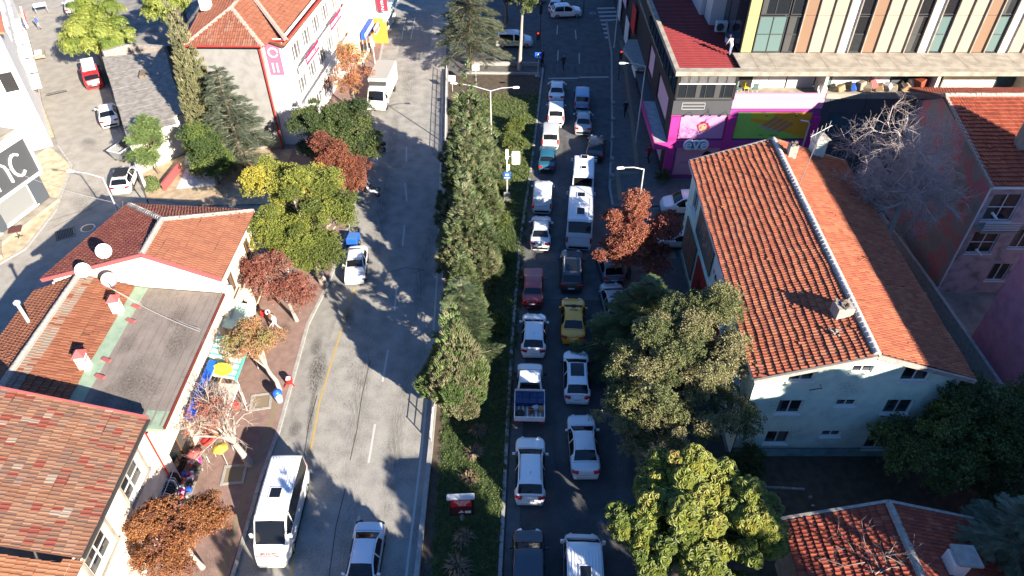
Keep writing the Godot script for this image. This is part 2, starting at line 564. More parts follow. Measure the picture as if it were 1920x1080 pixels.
	for k in 12:
		marks.append([rng.randf_range(-44, -36), rng.randf_range(-70, -46), rng.randf_range(1.0, 2.6), rng.randf_range(2.0, 6.0), rng.randf_range(10, 60), 1 if k % 3 else 2])
	for k in 18:
		marks.append([-15.9 - 3.4 * rng.randf(), -19.0 - 42.0 * rng.randf(), rng.randf_range(0.6, 1.6), rng.randf_range(1.0, 3.0), rng.randf_range(-40, 40), 1 if k % 3 else 0])
	for k in marks.size():
		var q: Array = marks[k]
		var st := MB.new()
		var y := 0.018 + 0.0004 * k + (0.125 if q[0] < -15.3 and q[0] > -30.0 else 0.0)
		var bs := Basis(Vector3.UP, deg_to_rad(q[4]))
		var o := Vector3(q[0], y, q[1])
		st.quad(o + bs * Vector3(-q[2], 0, -q[3]) * 0.5, o + bs * Vector3(q[2], 0, -q[3]) * 0.5, o + bs * Vector3(q[2], 0, q[3]) * 0.5, o + bs * Vector3(-q[2], 0, q[3]) * 0.5)
		struct("ground_stain", st, sm[q[5]])
	mb = MB.new()
	for cr in [[[-10.05, -26], [-10.0, -28.4], [-10.12, -31], [-10.05, -34.4]], [[-12.9, -24], [-13.0, -26.5], [-13.2, -28.8], [-13.15, -31.2]], [[-10.0, -44], [-8.6, -44.6], [-7, -44.2]], [[-9.9, -18], [-10.1, -21.5], [-10.0, -24]], [[-40, -50], [-37.5, -53.5], [-36.6, -56.5], [-37.2, -60.0]], [[-44, -47], [-41.5, -50.4], [-38.8, -52.4]]]:
		strip(mb, cr, 0.05, 0.008)
	struct("road_crack", mb, M.crack)
	mb = MB.new()
	mb.sheet(poly([[-15.0, -24.5], [-13.1, -24.3], [-13.3, -31.5], [-13.2, -40.5], [-14.6, -41.2], [-15.05, -38]]), 0.003)
	struct("parking_bay", mb, noisy([[0.165, 0.157, 0.14], [0.225, 0.215, 0.195], [0.27, 0.26, 0.235]], 6.0, 61, 0.9, 0.5))
	mb = MB.new()
	mb.sheet(poly([[-8.0, -62], [-7.0, -61.5], [-7.9, -80], [-9.0, -80]]), 0.003)
	mb.sheet(poly([[-14.2, -85], [-10.2, -84], [-10.9, -100], [-14.9, -100]]), 0.003)
	struct("road_patch", mb, noisy([[0.13, 0.13, 0.125], [0.18, 0.178, 0.17], [0.21, 0.208, 0.20]], 6.0, 62, 0.9, 0.5))
	# left pavement
	mb = MB.new()
	var wl := lk.slice(0, 10)
	a = []
	for q in wl:
		a.append([q[0] - 0.24, q[1]])
	a.append_array([[-22, -99], [-22, 6]])
	mb.sheet(poly(a), 0.12)
	struct("pavement", mb, M.brick_walk)
	kerb_stones("kerb", [[-15.12, -17.0], [-15.22, -24.4], [-15.02, -28.2], [-15.22, -38.0], [-14.72, -41.5], [-14.32, -46.0], [-14.32, -58.2], [-15.32, -72.0], [-16.22, -83.0], [-17.0, -96.9]], 0.24, 0.13, 0.8)
	# yellow guide strip and framed gratings in the pavement
	mb = MB.new()
	strip(mb, [[-15.75, -17], [-15.85, -24.4], [-15.65, -28.2], [-15.7, -31.6]], 0.35, 0.126)
	struct("tactile_paving", mb, M.tactile)
	for g in [[-16.75, -30.55, 10.0], [-16.9, -24.9, 5.0]]:
		var t := thing("tree_grate", "square tree pit frame in the red pavement " + ("beside the blue litter bin" if g[0] > -16.8 else "beside the parked white minibus"), "tree grate", Vector3(g[0], 0.12, g[1]), g[2])
		mb = MB.new()
		for s in [-1, 1]:
			mb.box(Vector3(s * 0.62, 0.02, 0), Vector3(0.16, 0.05, 1.4)); mb.box(Vector3(0, 0.02, s * 0.62), Vector3(1.08, 0.05, 0.16))
		part(t, "frame", mb, M.kerb)
		mb = MB.new()
		mb.box(Vector3(0, 0.0, 0), Vector3(1.08, 0.03, 1.08))
		part(t, "soil_bed", mb, M.tactile)
	# median
	mb = MB.new()
	a = [[-5.0, 6], [-5.0, -18.6], [-4.95, -26.5], [-5.06, -36.3], [-5.36, -44.7], [-6.4, -61.1], [-7.6, -80.0], [3.4, -80.0]]
	for i in range(mk.size() - 2, -1, -1):
		a.append([mk[i][0] - 0.22, mk[i][1]])
	mb.sheet(poly(a), 0.10)
	struct("median_soil", mb, M.soil)
	mb = MB.new()
	mb.sheet(poly([[-4.4, 6], [-4.4, -26], [-4.5, -37], [-4.7, -45], [-5.2, -61.1], [-4.9, -73], [3.0, -74.6], [2.0, -62], [0.5, -48.2], [-0.25, -35.7], [-0.65, -26.5], [-0.9, -18.6], [-0.9, 6]]), 0.108)
	struct("turf", mb, M.turf)
	kerb_stones("median_kerb", [[-0.70, -17], [-0.38, -26.5], [-0.03, -35.7], [0.71, -48.2], [2.0, -61.1], [3.74, -81.6]], 0.22, 0.16, 0.9)
	mb = MB.new()
	wall_line(mb, [[-5.14, 5], [-5.14, -18.6], [-5.1, -26.5], [-5.2, -36.3], [-5.5, -44.7], [-6.54, -61.1], [-7.75, -81.0]], 0.28, -0.1, 0.42)
	struct("median_wall", mb, M.kerb)
	mb = MB.new()
	mb.sheet(poly([[-7.9, -80.2], [-7.2, -79.6], [3.6, -80.0], [3.85, -81.6], [3.6, -84.5], [-8.1, -85.0]]), 0.115)
	struct("crossing_island", mb, M.grey_walk)
	mb = MB.new()
	wall_line(mb, [[-5.5, -82.6], [3.3, -82.3]], 0.3, 0.0, 0.55)
	wall_line(mb, [[-5.5, -80.2], [3.3, -79.9]], 0.2, 0.0, 0.35)
	struct("low_wall", mb, M.kerb)
	# right pavement with its guide strip
	mb = MB.new()
	mb.sheet(poly([[9.2, -56.2], [10.5, -66.3], [12.5, -86.0], [12.8, -96], [15, -97], [14.4, -57.8], [20, -57.8], [20, -53.4], [9.2, -53.0]]), 0.12)
	struct("pavement", mb, M.grey_walk)
	kerb_stones("kerb", [[9.1, -53.2], [9.12, -56.2], [10.42, -66.3], [12.42, -86.0], [12.8, -96]], 0.2, 0.135, 0.9)
	mb = MB.new()
	strip(mb, [[14.0, -90], [13.75, -84], [12.75, -68], [12.1, -59.2]], 0.4, 0.126)
	strip(mb, [[12.2, -58.6], [9.9, -58.6]], 0.4, 0.128)
	strip(mb, [[10.1, -58.9], [9.9, -54]], 0.4, 0.130)
	struct("tactile_paving", mb, M.tactile)
	mb = MB.new()
	strip(mb, [[10.2, -46.0], [13.6, -46.2]], 0.9, 0.010)
	struct("pale_paving_strip", mb, noisy([[0.16, 0.13, 0.09], [0.22, 0.185, 0.13]], 3.0, 63, 0.9, 0.5))
	# courtyard behind the green house and in front
	mb = MB.new()
	mb.sheet(poly([[9.7, -26.0], [13.2, -26.6], [40, -26.4], [40, 6], [9.7, 6]]), 0.09)
	mb.sheet(poly([[25.2, -27], [33.3, -27], [33.3, -57], [25.2, -57]]), 0.09)
	struct("courtyard", mb, M.soil)
	# the lane on the left
	mb = MB.new()
	mb.sheet(poly([[-31, -33], [-30, -44], [-29.5, -49], [-28.5, -53.5], [-33.6, -54.4], [-36.3, -58.6], [-38.0, -61.6], [-46.5, -77], [-56, -93], [-70, -120], [-110, -120], [-68, -99.4], [-60.3, -87], [-52.2, -73], [-46.2, -64.0], [-43.0, -60], [-41, -52.5], [-40.9, -47.0], [-45.5, -39], [-60, -20], [-40, -20]]), 0.003)
	struct("lane", mb, M.lane)
	mb = MB.new()
	mb.sheet(poly([[-46.6, -63.3], [-43.0, -60], [-41, -52.5], [-40.9, -47.0], [-45.5, -39], [-50, -35], [-50, -50], [-47, -63]]), 0.10)
	mb.sheet(poly([[-68, -99.2], [-60.3, -86.9], [-52.2, -72.9], [-47.2, -65.4], [-48.4, -64.4], [-62, -86], [-70, -99]]), 0.095)
	struct("lane_pavement", mb, M.beige_walk)
	kerb_stones("lane_kerb", [[-46.2, -63.9], [-42.95, -60], [-40.95, -52.5], [-40.85, -47.0], [-45.4, -39]], 0.2, 0.12, 0.7)
	mb = MB.new()
	mb.sheet(poly([[-35.9, -58.2], [-33.4, -54.3], [-28, -53.3], [-22, -53.5], [-22, -63], [-31, -64]]), 0.06)
	struct("yard", mb, noisy([[0.26, 0.19, 0.12], [0.36, 0.275, 0.18], [0.45, 0.36, 0.25]], 4.0, 64, 0.9, 0.5))
	mb = MB.new()
	mb.sheet(poly([[-32.6, -62.2], [-28, -62.4], [-27.6, -60.6], [-32, -60.1]]), 0.075)
	mb.sheet(poly([[-31.6, -59.4], [-27.4, -59.6], [-27.8, -56.4], [-31.3, -55.9]]), 0.075)
	struct("concrete_slab", mb, noisy([[0.55, 0.53, 0.50], [0.68, 0.66, 0.63], [0.74, 0.72, 0.69]], 3.0, 65, 0.9, 0.5))
	# covers
	for cv in [[11.2, -99.4, 0.42, "round manhole cover at the far junction beside the zebra crossing"], [-36.9, -49.9, 0.62, "large round iron manhole cover in the shaded lane"]]:
		var cvr := thing("manhole_cover", cv[3], "manhole cover", Vector3(cv[0], 0.008, cv[1]))
		mb = MB.new()
		mb.lathe(Vector3.ZERO, [[cv[2], 0.0], [cv[2], 0.02], [cv[2] * 0.8, 0.024]], 16)
		part(cvr, "rim", mb, M.steel)
		mb = MB.new()
		mb.lathe(Vector3.ZERO, [[cv[2] * 0.8, 0.012], [0.0, 0.02]], 16)
		part(cvr, "lid", mb, M.dark_steel)
	var gr := thing("drain_grating", "square drain grating with bars in the shaded lane", "drain grating", Vector3(-38.5, 0.01, -49.1), 30)
	mb = MB.new()
	for s in [-1, 1]:
		mb.box(Vector3(s * 0.7, 0.0, 0), Vector3(0.12, 0.04, 1.5)); mb.box(Vector3(0, 0.0, s * 0.7), Vector3(1.28, 0.04, 0.12))
	part(gr, "frame", mb, M.dark_steel)
	mb = MB.new()
	for k in 10:
		mb.box(Vector3(-0.56 + k * 0.124, 0.005, 0), Vector3(0.06, 0.03, 1.28))
	part(gr, "bar", mb, M.tyre)

# ---------------------------------------------------------------- walls, windows, roofs
func facade(parent: Node, called: String, mat: Material, o: Vector3, r: Vector3, w: float, h: float, holes: Array, frame: Material = null, gable := PackedVector3Array(), pane: Material = null, outline := PackedVector2Array()) -> void:
	# a wall seen from outside: o lower left, r unit to the right; holes [x, y, w, h, columns, rows] are real openings with window or door set back in them
	var up := Vector3.UP
	var nn := r.cross(up)
	var xs: Array[float] = [0.0, w]
	var ys: Array[float] = [0.0, h]
	for q in holes:
		for x in [q[0], q[0] + q[2]]:
			if not xs.has(x): xs.append(x)
		for y in [q[1], q[1] + q[3]]:
			if not ys.has(y): ys.append(y)
	xs.sort(); ys.sort()
	var mb := MB.new()
	var P := func(x: float, y: float, d := 0.0) -> Vector3: return o + r * x + up * y - nn * d
	for i in xs.size() - 1:
		for j in ys.size() - 1:
			var cx := (xs[i] + xs[i + 1]) * 0.5
			var cy := (ys[j] + ys[j + 1]) * 0.5
			var open := false
			for q in holes:
				if cx > q[0] and cx < q[0] + q[2] and cy > q[1] and cy < q[1] + q[3]:
					open = true
			if not open and outline.size() > 2:
				for pc in Geometry2D.intersect_polygons(outline, PackedVector2Array([Vector2(xs[i], ys[j]), Vector2(xs[i + 1], ys[j]), Vector2(xs[i + 1], ys[j + 1]), Vector2(xs[i], ys[j + 1])])):
					var tr := Geometry2D.triangulate_polygon(pc)
					for k in range(0, tr.size(), 3):
						var c3 := [P.call(pc[tr[k]].x, pc[tr[k]].y), P.call(pc[tr[k + 1]].x, pc[tr[k + 1]].y), P.call(pc[tr[k + 2]].x, pc[tr[k + 2]].y)]
						if (c3[2] - c3[0]).cross(c3[1] - c3[0]).dot(nn) < 0.0:
							c3.reverse()
						mb.tri(c3[0], c3[1], c3[2])
			elif not open:
				mb.quad(P.call(xs[i], ys[j + 1]), P.call(xs[i + 1], ys[j + 1]), P.call(xs[i + 1], ys[j]), P.call(xs[i], ys[j]))
	var dp := 0.16
	for q in holes:
		var x0: float = q[0]; var x1: float = q[0] + q[2]; var y0: float = q[1]; var y1: float = q[1] + q[3]
		mb.quad(P.call(x0, y0), P.call(x0, y1), P.call(x0, y1, dp), P.call(x0, y0, dp))
		mb.quad(P.call(x1, y1), P.call(x1, y0), P.call(x1, y0, dp), P.call(x1, y1, dp))
		mb.quad(P.call(x0, y1), P.call(x1, y1), P.call(x1, y1, dp), P.call(x0, y1, dp))
		mb.quad(P.call(x1, y0), P.call(x0, y0), P.call(x0, y0, dp), P.call(x1, y0, dp))
	if gable.size() > 2:
		mb.prism(gable, -nn * 0.02)
	part(parent, called, mb, mat)
	for q in holes:
		window(parent, P.call(q[0], q[1], dp), r, q[2], q[3], q[4], q[5], frame if frame else M.frame, pane if pane else M.glass)

func window(parent: Node, o: Vector3, r: Vector3, w: float, h: float, cols: int, rows: int, frame: Material, pane: Material, sill := true) -> void:
	var up := Vector3.UP
	var nn := r.cross(up)
	var b := Basis(r, up, nn)
	var f := MB.new()
	var t := 0.07
	for x in [t * 0.5, w - t * 0.5]:
		f.box(o + r * x + up * h * 0.5 + nn * 0.03, Vector3(t, h, 0.07), b)
	for y in [t * 0.5, h - t * 0.5]:
		f.box(o + r * w * 0.5 + up * y + nn * 0.03, Vector3(w - 2 * t, t, 0.07), b)
	for i in range(1, cols):
		f.box(o + r * w * i / cols + up * h * 0.5 + nn * 0.03, Vector3(0.06, h - 2 * t, 0.06), b)
	for j in range(1, rows):
		f.box(o + r * w * 0.5 + up * h * j / rows + nn * 0.027, Vector3(w - 2 * t, 0.06, 0.05), b)
	if sill:
		f.box(o + r * w * 0.5 - up * 0.035 + nn * 0.19, Vector3(w + 0.16, 0.06, 0.16), b)
	var win := part(parent, "window", f, frame)
	for i in cols:
		var g := MB.new()
		var x0 := w * i / cols + 0.005
		var x1 := w * (i + 1) / cols - 0.005
		g.quad(o + r * x0 + up * (h - 0.01) + nn * 0.012, o + r * x1 + up * (h - 0.01) + nn * 0.012, o + r * x1 + up * 0.01 + nn * 0.012, o + r * x0 + up * 0.01 + nn * 0.012)
		var po := part(win, "pane", g, pane)
		if pane == M.glass and fposmod(o.x * 3.7 + o.y * 5.3 + o.z * 2.9 + i * 0.37, 1.0) < 0.4 and w > 0.8:
			g = MB.new()
			var cw := (x1 - x0) * (0.35 + 0.5 * fposmod(o.y * 1.7 + i * 0.61, 1.0))
			g.quad(o + r * x0 + up * (h - 0.02) + nn * 0.016, o + r * (x0 + cw) + up * (h - 0.02) + nn * 0.016, o + r * (x0 + cw * 0.9) + up * 0.02 + nn * 0.016, o + r * x0 + up * 0.02 + nn * 0.016)
			part(win, "curtain", g, std(0.07, 0.07, 0.068, 0.3))
		else:
			po.name = "pane"

var tile_mesh: ArrayMesh
const TU := 0.215
const TV := 0.42
func make_tile() -> void:
	var mb := MB.new()
	var prof := [[-0.5, 0.014], [-0.34, 0.042], [-0.14, 0.042], [0.04, 0.012], [0.36, 0.010], [0.5, 0.016]]
	for i in prof.size() - 1:
		var x0: float = prof[i][0] * TU
		var x1: float = prof[i + 1][0] * TU * 1.0
		var y0: float = prof[i][1]
		var y1: float = prof[i + 1][1]
		var hi := TV * 0.56
		var lo := -TV * 0.5
		mb.quad(Vector3(x0, y0, hi), Vector3(x1, y1, hi), Vector3(x1, y1 + 0.085, lo), Vector3(x0, y0 + 0.085, lo))
		mb.quad(Vector3(x0, y0 + 0.085, lo), Vector3(x1, y1 + 0.085, lo), Vector3(x1, 0.0, lo), Vector3(x0, 0.0, lo))
	tile_mesh = mb.mesh()

class Roof:
	var xf: Array = []
	var tone: PackedFloat32Array = PackedFloat32Array()

func slope(house: Node, roof: Roof, o: Vector3, u: Vector3, v: Vector3, shape: Array, rng: RandomNumberGenerator, bias = null) -> void:
	# one pitch: bed board and the tiles on it. shape in metres along u (eave) and v (up the slope)
	u = u.normalized()
	v = (v - u * v.dot(u)).normalized()
	var nn := v.cross(u)
	if nn.y < 0.0:
		nn = -nn
	var flat := poly(shape)
	var mb := MB.new()
	var p := PackedVector3Array()
	for q in flat:
		p.append(o + u * q.x + v * q.y - nn * 0.03)
	mb.prism(p, -nn * 0.12)
	part(house, "roof_bed", mb, M.roof_bed)
	var lo := Vector2(1e9, 1e9)
	var hi := -lo
	for q in flat:
		lo = lo.min(q); hi = hi.max(q)
	var b := Basis(u, nn, v)
	var rows := int((hi.y - lo.y) / TV)
	var wob := FastNoiseLite.new()
	wob.seed = 5
	wob.frequency = 0.25
	for j in rows + 1:
		for i in int((hi.x - lo.x) / TU) + 1:
			var q := Vector2(lo.x + (i + 0.5) * TU, lo.y + (j + 0.5) * TV)
			if Geometry2D.is_point_in_polygon(q, flat):
				var jit := Vector3(rng.randfn(0, 0.005), rng.randfn(0, 0.005), rng.randfn(0, 0.008))
				var sag := wob.get_noise_2d(q.x + o.x, q.y * 2.0 + o.z) * 0.10
				roof.xf.append(Transform3D(b * Basis(Vector3.UP, rng.randfn(0, 0.02)), o + u * (q.x + jit.x) + v * (q.y + jit.z + sag) + nn * jit.y))
				var t := rng.randf()
				# weathering comes in drifts and in streaks down the slope
				t = clampf(t * 0.7 + wob.get_noise_2d(q.x * 3.0 + o.x * 7.0, q.y * 1.2) * 0.55 + 0.15, 0.0, 0.999)
				if bias != null:
					t = bias.call(q, t)
				if rng.randf() < 0.006:
					roof.xf[-1] = roof.xf[-1] * Transform3D(Basis(Vector3.UP, rng.randfn(0, 0.25)), Vector3(rng.randfn(0, 0.05), 0.03, -0.12))
				roof.tone.append(t)

func roof_done(house: Node, roof: Roof, tones: Array, singles := 285) -> void:
	# tones: linear colours; the tiles that show largest are parts of their own, the rest one part
	var mats := []
	for t in tones:
		var m := noisy([[t[0] * 0.75, t[1] * 0.72, t[2] * 0.7], [t[0], t[1], t[2]], [t[0] * 1.12, t[1] * 1.12, t[2] * 1.15]], 1.7, 70, 0.85, 0.5) if mats.is_empty() else null
		if m == null:
			m = std(t[0], t[1], t[2], 0.85)
		mats.append(m)
	var order := range(roof.xf.size())
	var cam := Vector3(0, 37.5, 0)
	var key := PackedFloat32Array()
	for x in roof.xf:
		var d: Vector3 = x.origin - cam
		var fz: float = -(d.y * -sin(deg_to_rad(41.7)) * -1.0) * 0.0 + d.z * -cos(deg_to_rad(41.7)) - d.y * sin(deg_to_rad(41.7))
		var fy: float = d.y * cos(deg_to_rad(41.7)) - d.z * sin(deg_to_rad(41.7))
		var seen := absf(d.x / fz) < 0.715 and absf(fy / fz) < 0.402
		key.append(fz + (0.0 if seen else 500.0))
	order.sort_custom(func(a, b): return key[a] < key[b])
	var rest := []
	var cols := []
	for k in order.size():
		var i: int = order[k]
		var ti := mini(int(roof.tone[i] * tones.size()), tones.size() - 1)
		if k < singles:
			var o := MeshInstance3D.new()
			o.name = "roof_tile"
			o.mesh = tile_mesh
			o.material_override = mats[ti]
			o.transform = roof.xf[i]
			house.add_child(o, true)
		else:
			rest.append(roof.xf[i])
			var s := 0.9 + 0.2 * fposmod(roof.tone[i] * 37.7, 1.0)
			cols.append(Color(tones[ti][0] * s, tones[ti][1] * s, tones[ti][2] * s))
	if rest.size() > 0:
		var m := std(1, 1, 1, 0.85)
		m.vertex_color_use_as_albedo = true
		var sc := scatter(house, "roof_tiles", tile_mesh, m, rest, cols)
		sc.set_meta("kind", "stuff")

func ridge(house: Node, a: Vector3, b: Vector3, mat: Material, r := 0.15, step := 0.38) -> void:
	# half-round cap tiles laid end over end
	var d := (b - a).normalized()
	var side := d.cross(Vector3.UP).normalized()
	var up := side.cross(d)
	var mb := MB.new()
	var rows := []
	for z in [[-0.5, 1.0], [0.55, 0.82]]:
		var row := PackedVector3Array()
		for k in 6:
			var t := PI * k / 5
			row.append(Vector3(cos(t) * r * z[1], sin(t) * r * 0.8 * z[1], z[0] * step))
		rows.append(row)
	mb.grid(rows)
	mb.fan(rows[0])
	var m := mb.mesh()
	var cnt := int((b - a).length() / step)
	for k in cnt:
		var o := MeshInstance3D.new()
		o.name = "ridge_tile"
		o.mesh = m
		o.material_override = mat
		house.add_child(o, true)
		o.transform = Transform3D(Basis(side, up, -d) * Basis(Vector3.UP, sin(k * 12.9) * 0.07), a + (b - a) * ((k + 0.5) / cnt) + Vector3(0, 0.03 + 0.012 * sin(k * 7.7), 0))
	var bed := MB.new()
	bed.box((a + b) * 0.5 + Vector3(0, -0.01, 0), Vector3(0.42, 0.09, (b - a).length()), Basis(side, up, -d))
	part(house, "ridge_mortar", bed, M.mortar)

func chimney(house: Node, at: Vector3, s: Vector3, wall: Material, cap: Material, yaw := 0.0, broken := false) -> void:
	var b := Basis(Vector3.UP, deg_to_rad(yaw))
	var mb := MB.new()
	mb.bevel(at + Vector3(0, s.y * 0.5, 0), s, 0.02, b)
	var ch := part(house, "chimney", mb, wall)
	mb = MB.new()
	if broken:
		var rng := RandomNumberGenerator.new()
		rng.seed = int(at.x * 10)
		for k in 9:
			mb.box(at + Vector3(0, s.y + 0.05, 0) + b * Vector3(rng.randf_range(-0.42, 0.42) * s.x, 0, rng.randf_range(-0.42, 0.42) * s.z), Vector3(0.22, 0.10, 0.14), Basis.from_euler(Vector3(rng.randf(), rng.randf() * 3, rng.randf() * 0.6)))
		part(ch, "broken_cap", mb, cap)
		mb = MB.new()
		mb.box(at + Vector3(0, s.y + 0.012, 0), Vector3(s.x * 0.5, 0.04, s.z * 0.5), b)
		part(ch, "flue", mb, M.black)
	else:
		mb.box(at + Vector3(0, s.y - 0.32, 0), Vector3(s.x + 0.05, 0.06, s.z + 0.05), b)
		var t := [Vector3(-1, 0, -1), Vector3(1, 0, -1), Vector3(1, 0, 1), Vector3(-1, 0, 1)]
		var apex := at + Vector3(0, s.y + 0.42, 0)
		for k in 4:
			var p: Vector3 = at + Vector3(0, s.y + 0.02, 0) + b * (t[k] * Vector3(s.x * 0.66, 0, s.z * 0.66))
			var q: Vector3 = at + Vector3(0, s.y + 0.02, 0) + b * (t[(k + 1) % 4] * Vector3(s.x * 0.66, 0, s.z * 0.66))
			mb.tri(p, q, apex)
		part(ch, "cap", mb, cap)

func text(parent: Node, s: String, at: Vector3, b: Basis, h: float, mat: Material, deep := 0.02, serif := false) -> MeshInstance3D:
	var tm := TextMesh.new()
	var f := SystemFont.new()
	f.font_names = PackedStringArray(["Droid Serif" if serif else "Droid Sans"])
	f.font_weight = 700
	tm.font = f
	tm.text = s
	tm.font_size = 64
	tm.pixel_size = h / 47.0
	tm.depth = deep
	tm.curve_step = 4.0
	var o := MeshInstance3D.new()
	o.name = "lettering"
	o.mesh = tm
	o.material_override = mat
	parent.add_child(o, true)
	o.transform = Transform3D(b, at)
	return o

# ---------------------------------------------------------------- the row on the left: two tiled houses, the flat-roofed shop, the gabled house
func left_buildings() -> void:
	make_tile()
	var rng := RandomNumberGenerator.new()
	rng.seed = 21
	var clay := [[0.194, 0.0892, 0.0512], [0.212, 0.107, 0.0632], [0.174, 0.0865, 0.0542], [0.228, 0.127, 0.0813], [0.154, 0.0865, 0.0602], [0.184, 0.0461, 0.0302], [0.15, 0.106, 0.091], [0.264, 0.213, 0.169]]
	# house A: big pitch towards the street
	var h := thing("cream_house", "cream two-storey house with a wide weathered terracotta pitch, beside the parked minibus", "house", Vector3.ZERO)
	var X := -19.9
	facade(h, "wall", M.cream, Vector3(X, 0, -12), Vector3(0, 0, -1), 11.7, 6.85, [[1.3, 4.45, 1.15, 1.3, 2, 2], [4.35, 4.3, 1.9, 1.5, 2, 2], [8.2, 4.3, 2.1, 1.5, 2, 2], [1.5, 0.3, 3.5, 2.4, 3, 1], [6.5, 0.3, 3.5, 2.4, 3, 1]], M.frame)
	facade(h, "wall", M.cream, Vector3(X, 0, -23.7), Vector3(-1, 0, 0), 13, 6.85, [], null, PackedVector3Array([Vector3(X, 6.85, -23.7), Vector3(-32.9, 6.85, -23.7), Vector3(-28, 9.75, -23.7)]))
	var roof := Roof.new()
	var pitch := Vector3(-8.5, 3.05, 0)
	slope(h, roof, Vector3(-19.45, 6.95, -16.0), Vector3(0, 0, -1), pitch, [[0, 0], [7.85, 0], [7.85, 9.0], [0, 9.0]], rng, func(q, t): return t * 0.8 if t < 0.97 else 0.99)
	roof_done(h, roof, clay, 295)
	ridge(h, Vector3(-28.0, 10.02, -16), Vector3(-28.0, 10.02, -23.8), M.mortar)
	var mb := MB.new()
	mb.quad(Vector3(-28, 10.0, -23.8), Vector3(-28, 10.0, -12), Vector3(-34, 7.6, -12), Vector3(-34, 7.6, -23.8))
	part(h, "rear_pitch", mb, M.roof_bed)
	mb = MB.new()
	var ga := Vector3(-19.4, 6.97, -23.86); var gb := Vector3(-28, 10.06, -23.86)
	mb.box((ga + gb) * 0.5, Vector3((gb - ga).length(), 0.2, 0.1), Basis((gb - ga).normalized(), Vector3(0, 0, 1).cross((gb - ga).normalized()), Vector3(0, 0, 1)))
	part(h, "verge_board", mb, M.red_trim)
	mb = MB.new()
	mb.box(Vector3(-19.37, 6.86, -19.9), Vector3(0.12, 0.12, 7.8))
	part(h, "gutter", mb, M.dark_steel)
	mb = MB.new()
	mb.path([Vector3(-19.55, 6.8, -23.6), Vector3(-19.8, 6.3, -23.6), Vector3(-19.8, 0.2, -23.6)], [0.05, 0.05, 0.05])
	part(h, "downpipe", mb, M.red)
	for z in [-17.3, -21.4]:
		mb = MB.new()
		for s in [-1, 1]:
			mb.box(Vector3(-19.86, 5.05, z + s * 1.16), Vector3(0.08, 1.95, 0.16))
		mb.box(Vector3(-19.84, 6.05, z), Vector3(0.12, 0.14, 2.5)); mb.box(Vector3(-19.82, 4.1, z), Vector3(0.16, 0.14, 2.5))
		part(h, "window_surround", mb, M.ledge)
	mb = MB.new()
	mb.bevel(Vector3(-19.7, 3.7, -18.6), Vector3(0.35, 0.6, 0.85), 0.04)
	part(h, "air_conditioner", mb, M.white)
	# house A2 nearer the camera, its roof a hand lower
	h = thing("terracotta_house", "house with bright orange clay roof at the lower left corner of the photo", "house", Vector3.ZERO)
	facade(h, "wall", M.cream, Vector3(X - 0.05, 0, 2), Vector3(0, 0, -1), 13.95, 6.5, [], null)
	roof = Roof.new()
	slope(h, roof, Vector3(-19.5, 6.6, -8.0), Vector3(0, 0, -1), pitch, [[0, 0], [7.85, 0], [7.85, 0.9], [7.75, 3.0], [7.5, 6.0], [7.7, 9.0], [0, 9.0]], rng, func(q, t): return t * 0.5)
	roof_done(h, roof, [[0.269, 0.115, 0.0583], [0.29, 0.13, 0.0672], [0.237, 0.0974, 0.0496], [0.259, 0.137, 0.0875]])
	# shop B: flat bitumen roof, clay slope behind it
	h = thing("flat_roofed_shop", "long cream shop with a brown flat roof edged in green and clay tiles behind", "shop", Vector3.ZERO)
	facade(h, "wall", M.cream, Vector3(X, 0, -23.72), Vector3(0, 0, -1), 11.4, 5.6, [[0.8, 0.2, 2.6, 2.5, 2, 1], [4.2, 0.2, 2.6, 2.5, 2, 1], [7.6, 0.2, 2.8, 2.5, 2, 1]], M.brown_frame)
	mb = MB.new()
	mb.prism(PackedVector3Array([Vector3(-19.1, 5.78, -24.1), Vector3(-23.9, 6.28, -24.1), Vector3(-23.9, 6.13, -24.1), Vector3(-19.1, 5.63, -24.1)]), Vector3(0, 0, -10.95))
	part(h, "flat_roof", mb, M.bitumen)
	for k in 9:
		mb = MB.new()
		var fx := -19.3 - k * 0.52
		mb.box(Vector3(fx, 5.79 + (-19.1 - fx) * 0.104 + 0.006 + 0.002 * (k % 2), -29.55), Vector3(0.10, 0.012, 10.7), Basis(Vector3.BACK, -0.104))
		part(h, "felt_seam", mb, M.bitumen)
	var grime := [stain_mat(0.09, 0.075, 0.062, 21, 0.8), stain_mat(0.24, 0.215, 0.19, 22, 0.6)]
	for k in 14:
		mb = MB.new()
		var gx := -19.6 - 4.0 * rng.randf()
		var gz := -24.8 - 9.6 * rng.randf()
		var gs := Vector2(rng.randf_range(0.5, 1.6), rng.randf_range(0.6, 2.4))
		var gy := 5.79 + (-19.1 - gx) * 0.104 + 0.022 + 0.0006 * k
		mb.quad(Vector3(gx - gs.x, gy + gs.x * 0.104, gz - gs.y), Vector3(gx + gs.x, gy - gs.x * 0.104, gz - gs.y), Vector3(gx + gs.x, gy - gs.x * 0.104, gz + gs.y), Vector3(gx - gs.x, gy + gs.x * 0.104, gz + gs.y))
		part(h, "roof_stain", mb, grime[k % 2])
	mb = MB.new()
	mb.prism(PackedVector3Array([Vector3(-23.9, 6.30, -24.1), Vector3(-24.75, 6.42, -24.1), Vector3(-24.75, 6.2, -24.1), Vector3(-23.9, 6.1, -24.1)]), Vector3(0, 0, -10.95))
	mb.prism(PackedVector3Array([Vector3(-19.12, 5.80, -23.98), Vector3(-20.4, 5.93, -23.98), Vector3(-20.4, 5.6, -23.98), Vector3(-19.12, 5.6, -23.98)]), Vector3(0, 0, -1.25))
	part(h, "green_flashing", mb, M.green_strip)
	mb = MB.new()
	mb.box(Vector3(-19.06, 5.7, -29.6), Vector3(0.09, 0.2, 11.0))
	part(h, "fascia", mb, std(0.12, 0.02, 0.015, 0.7))
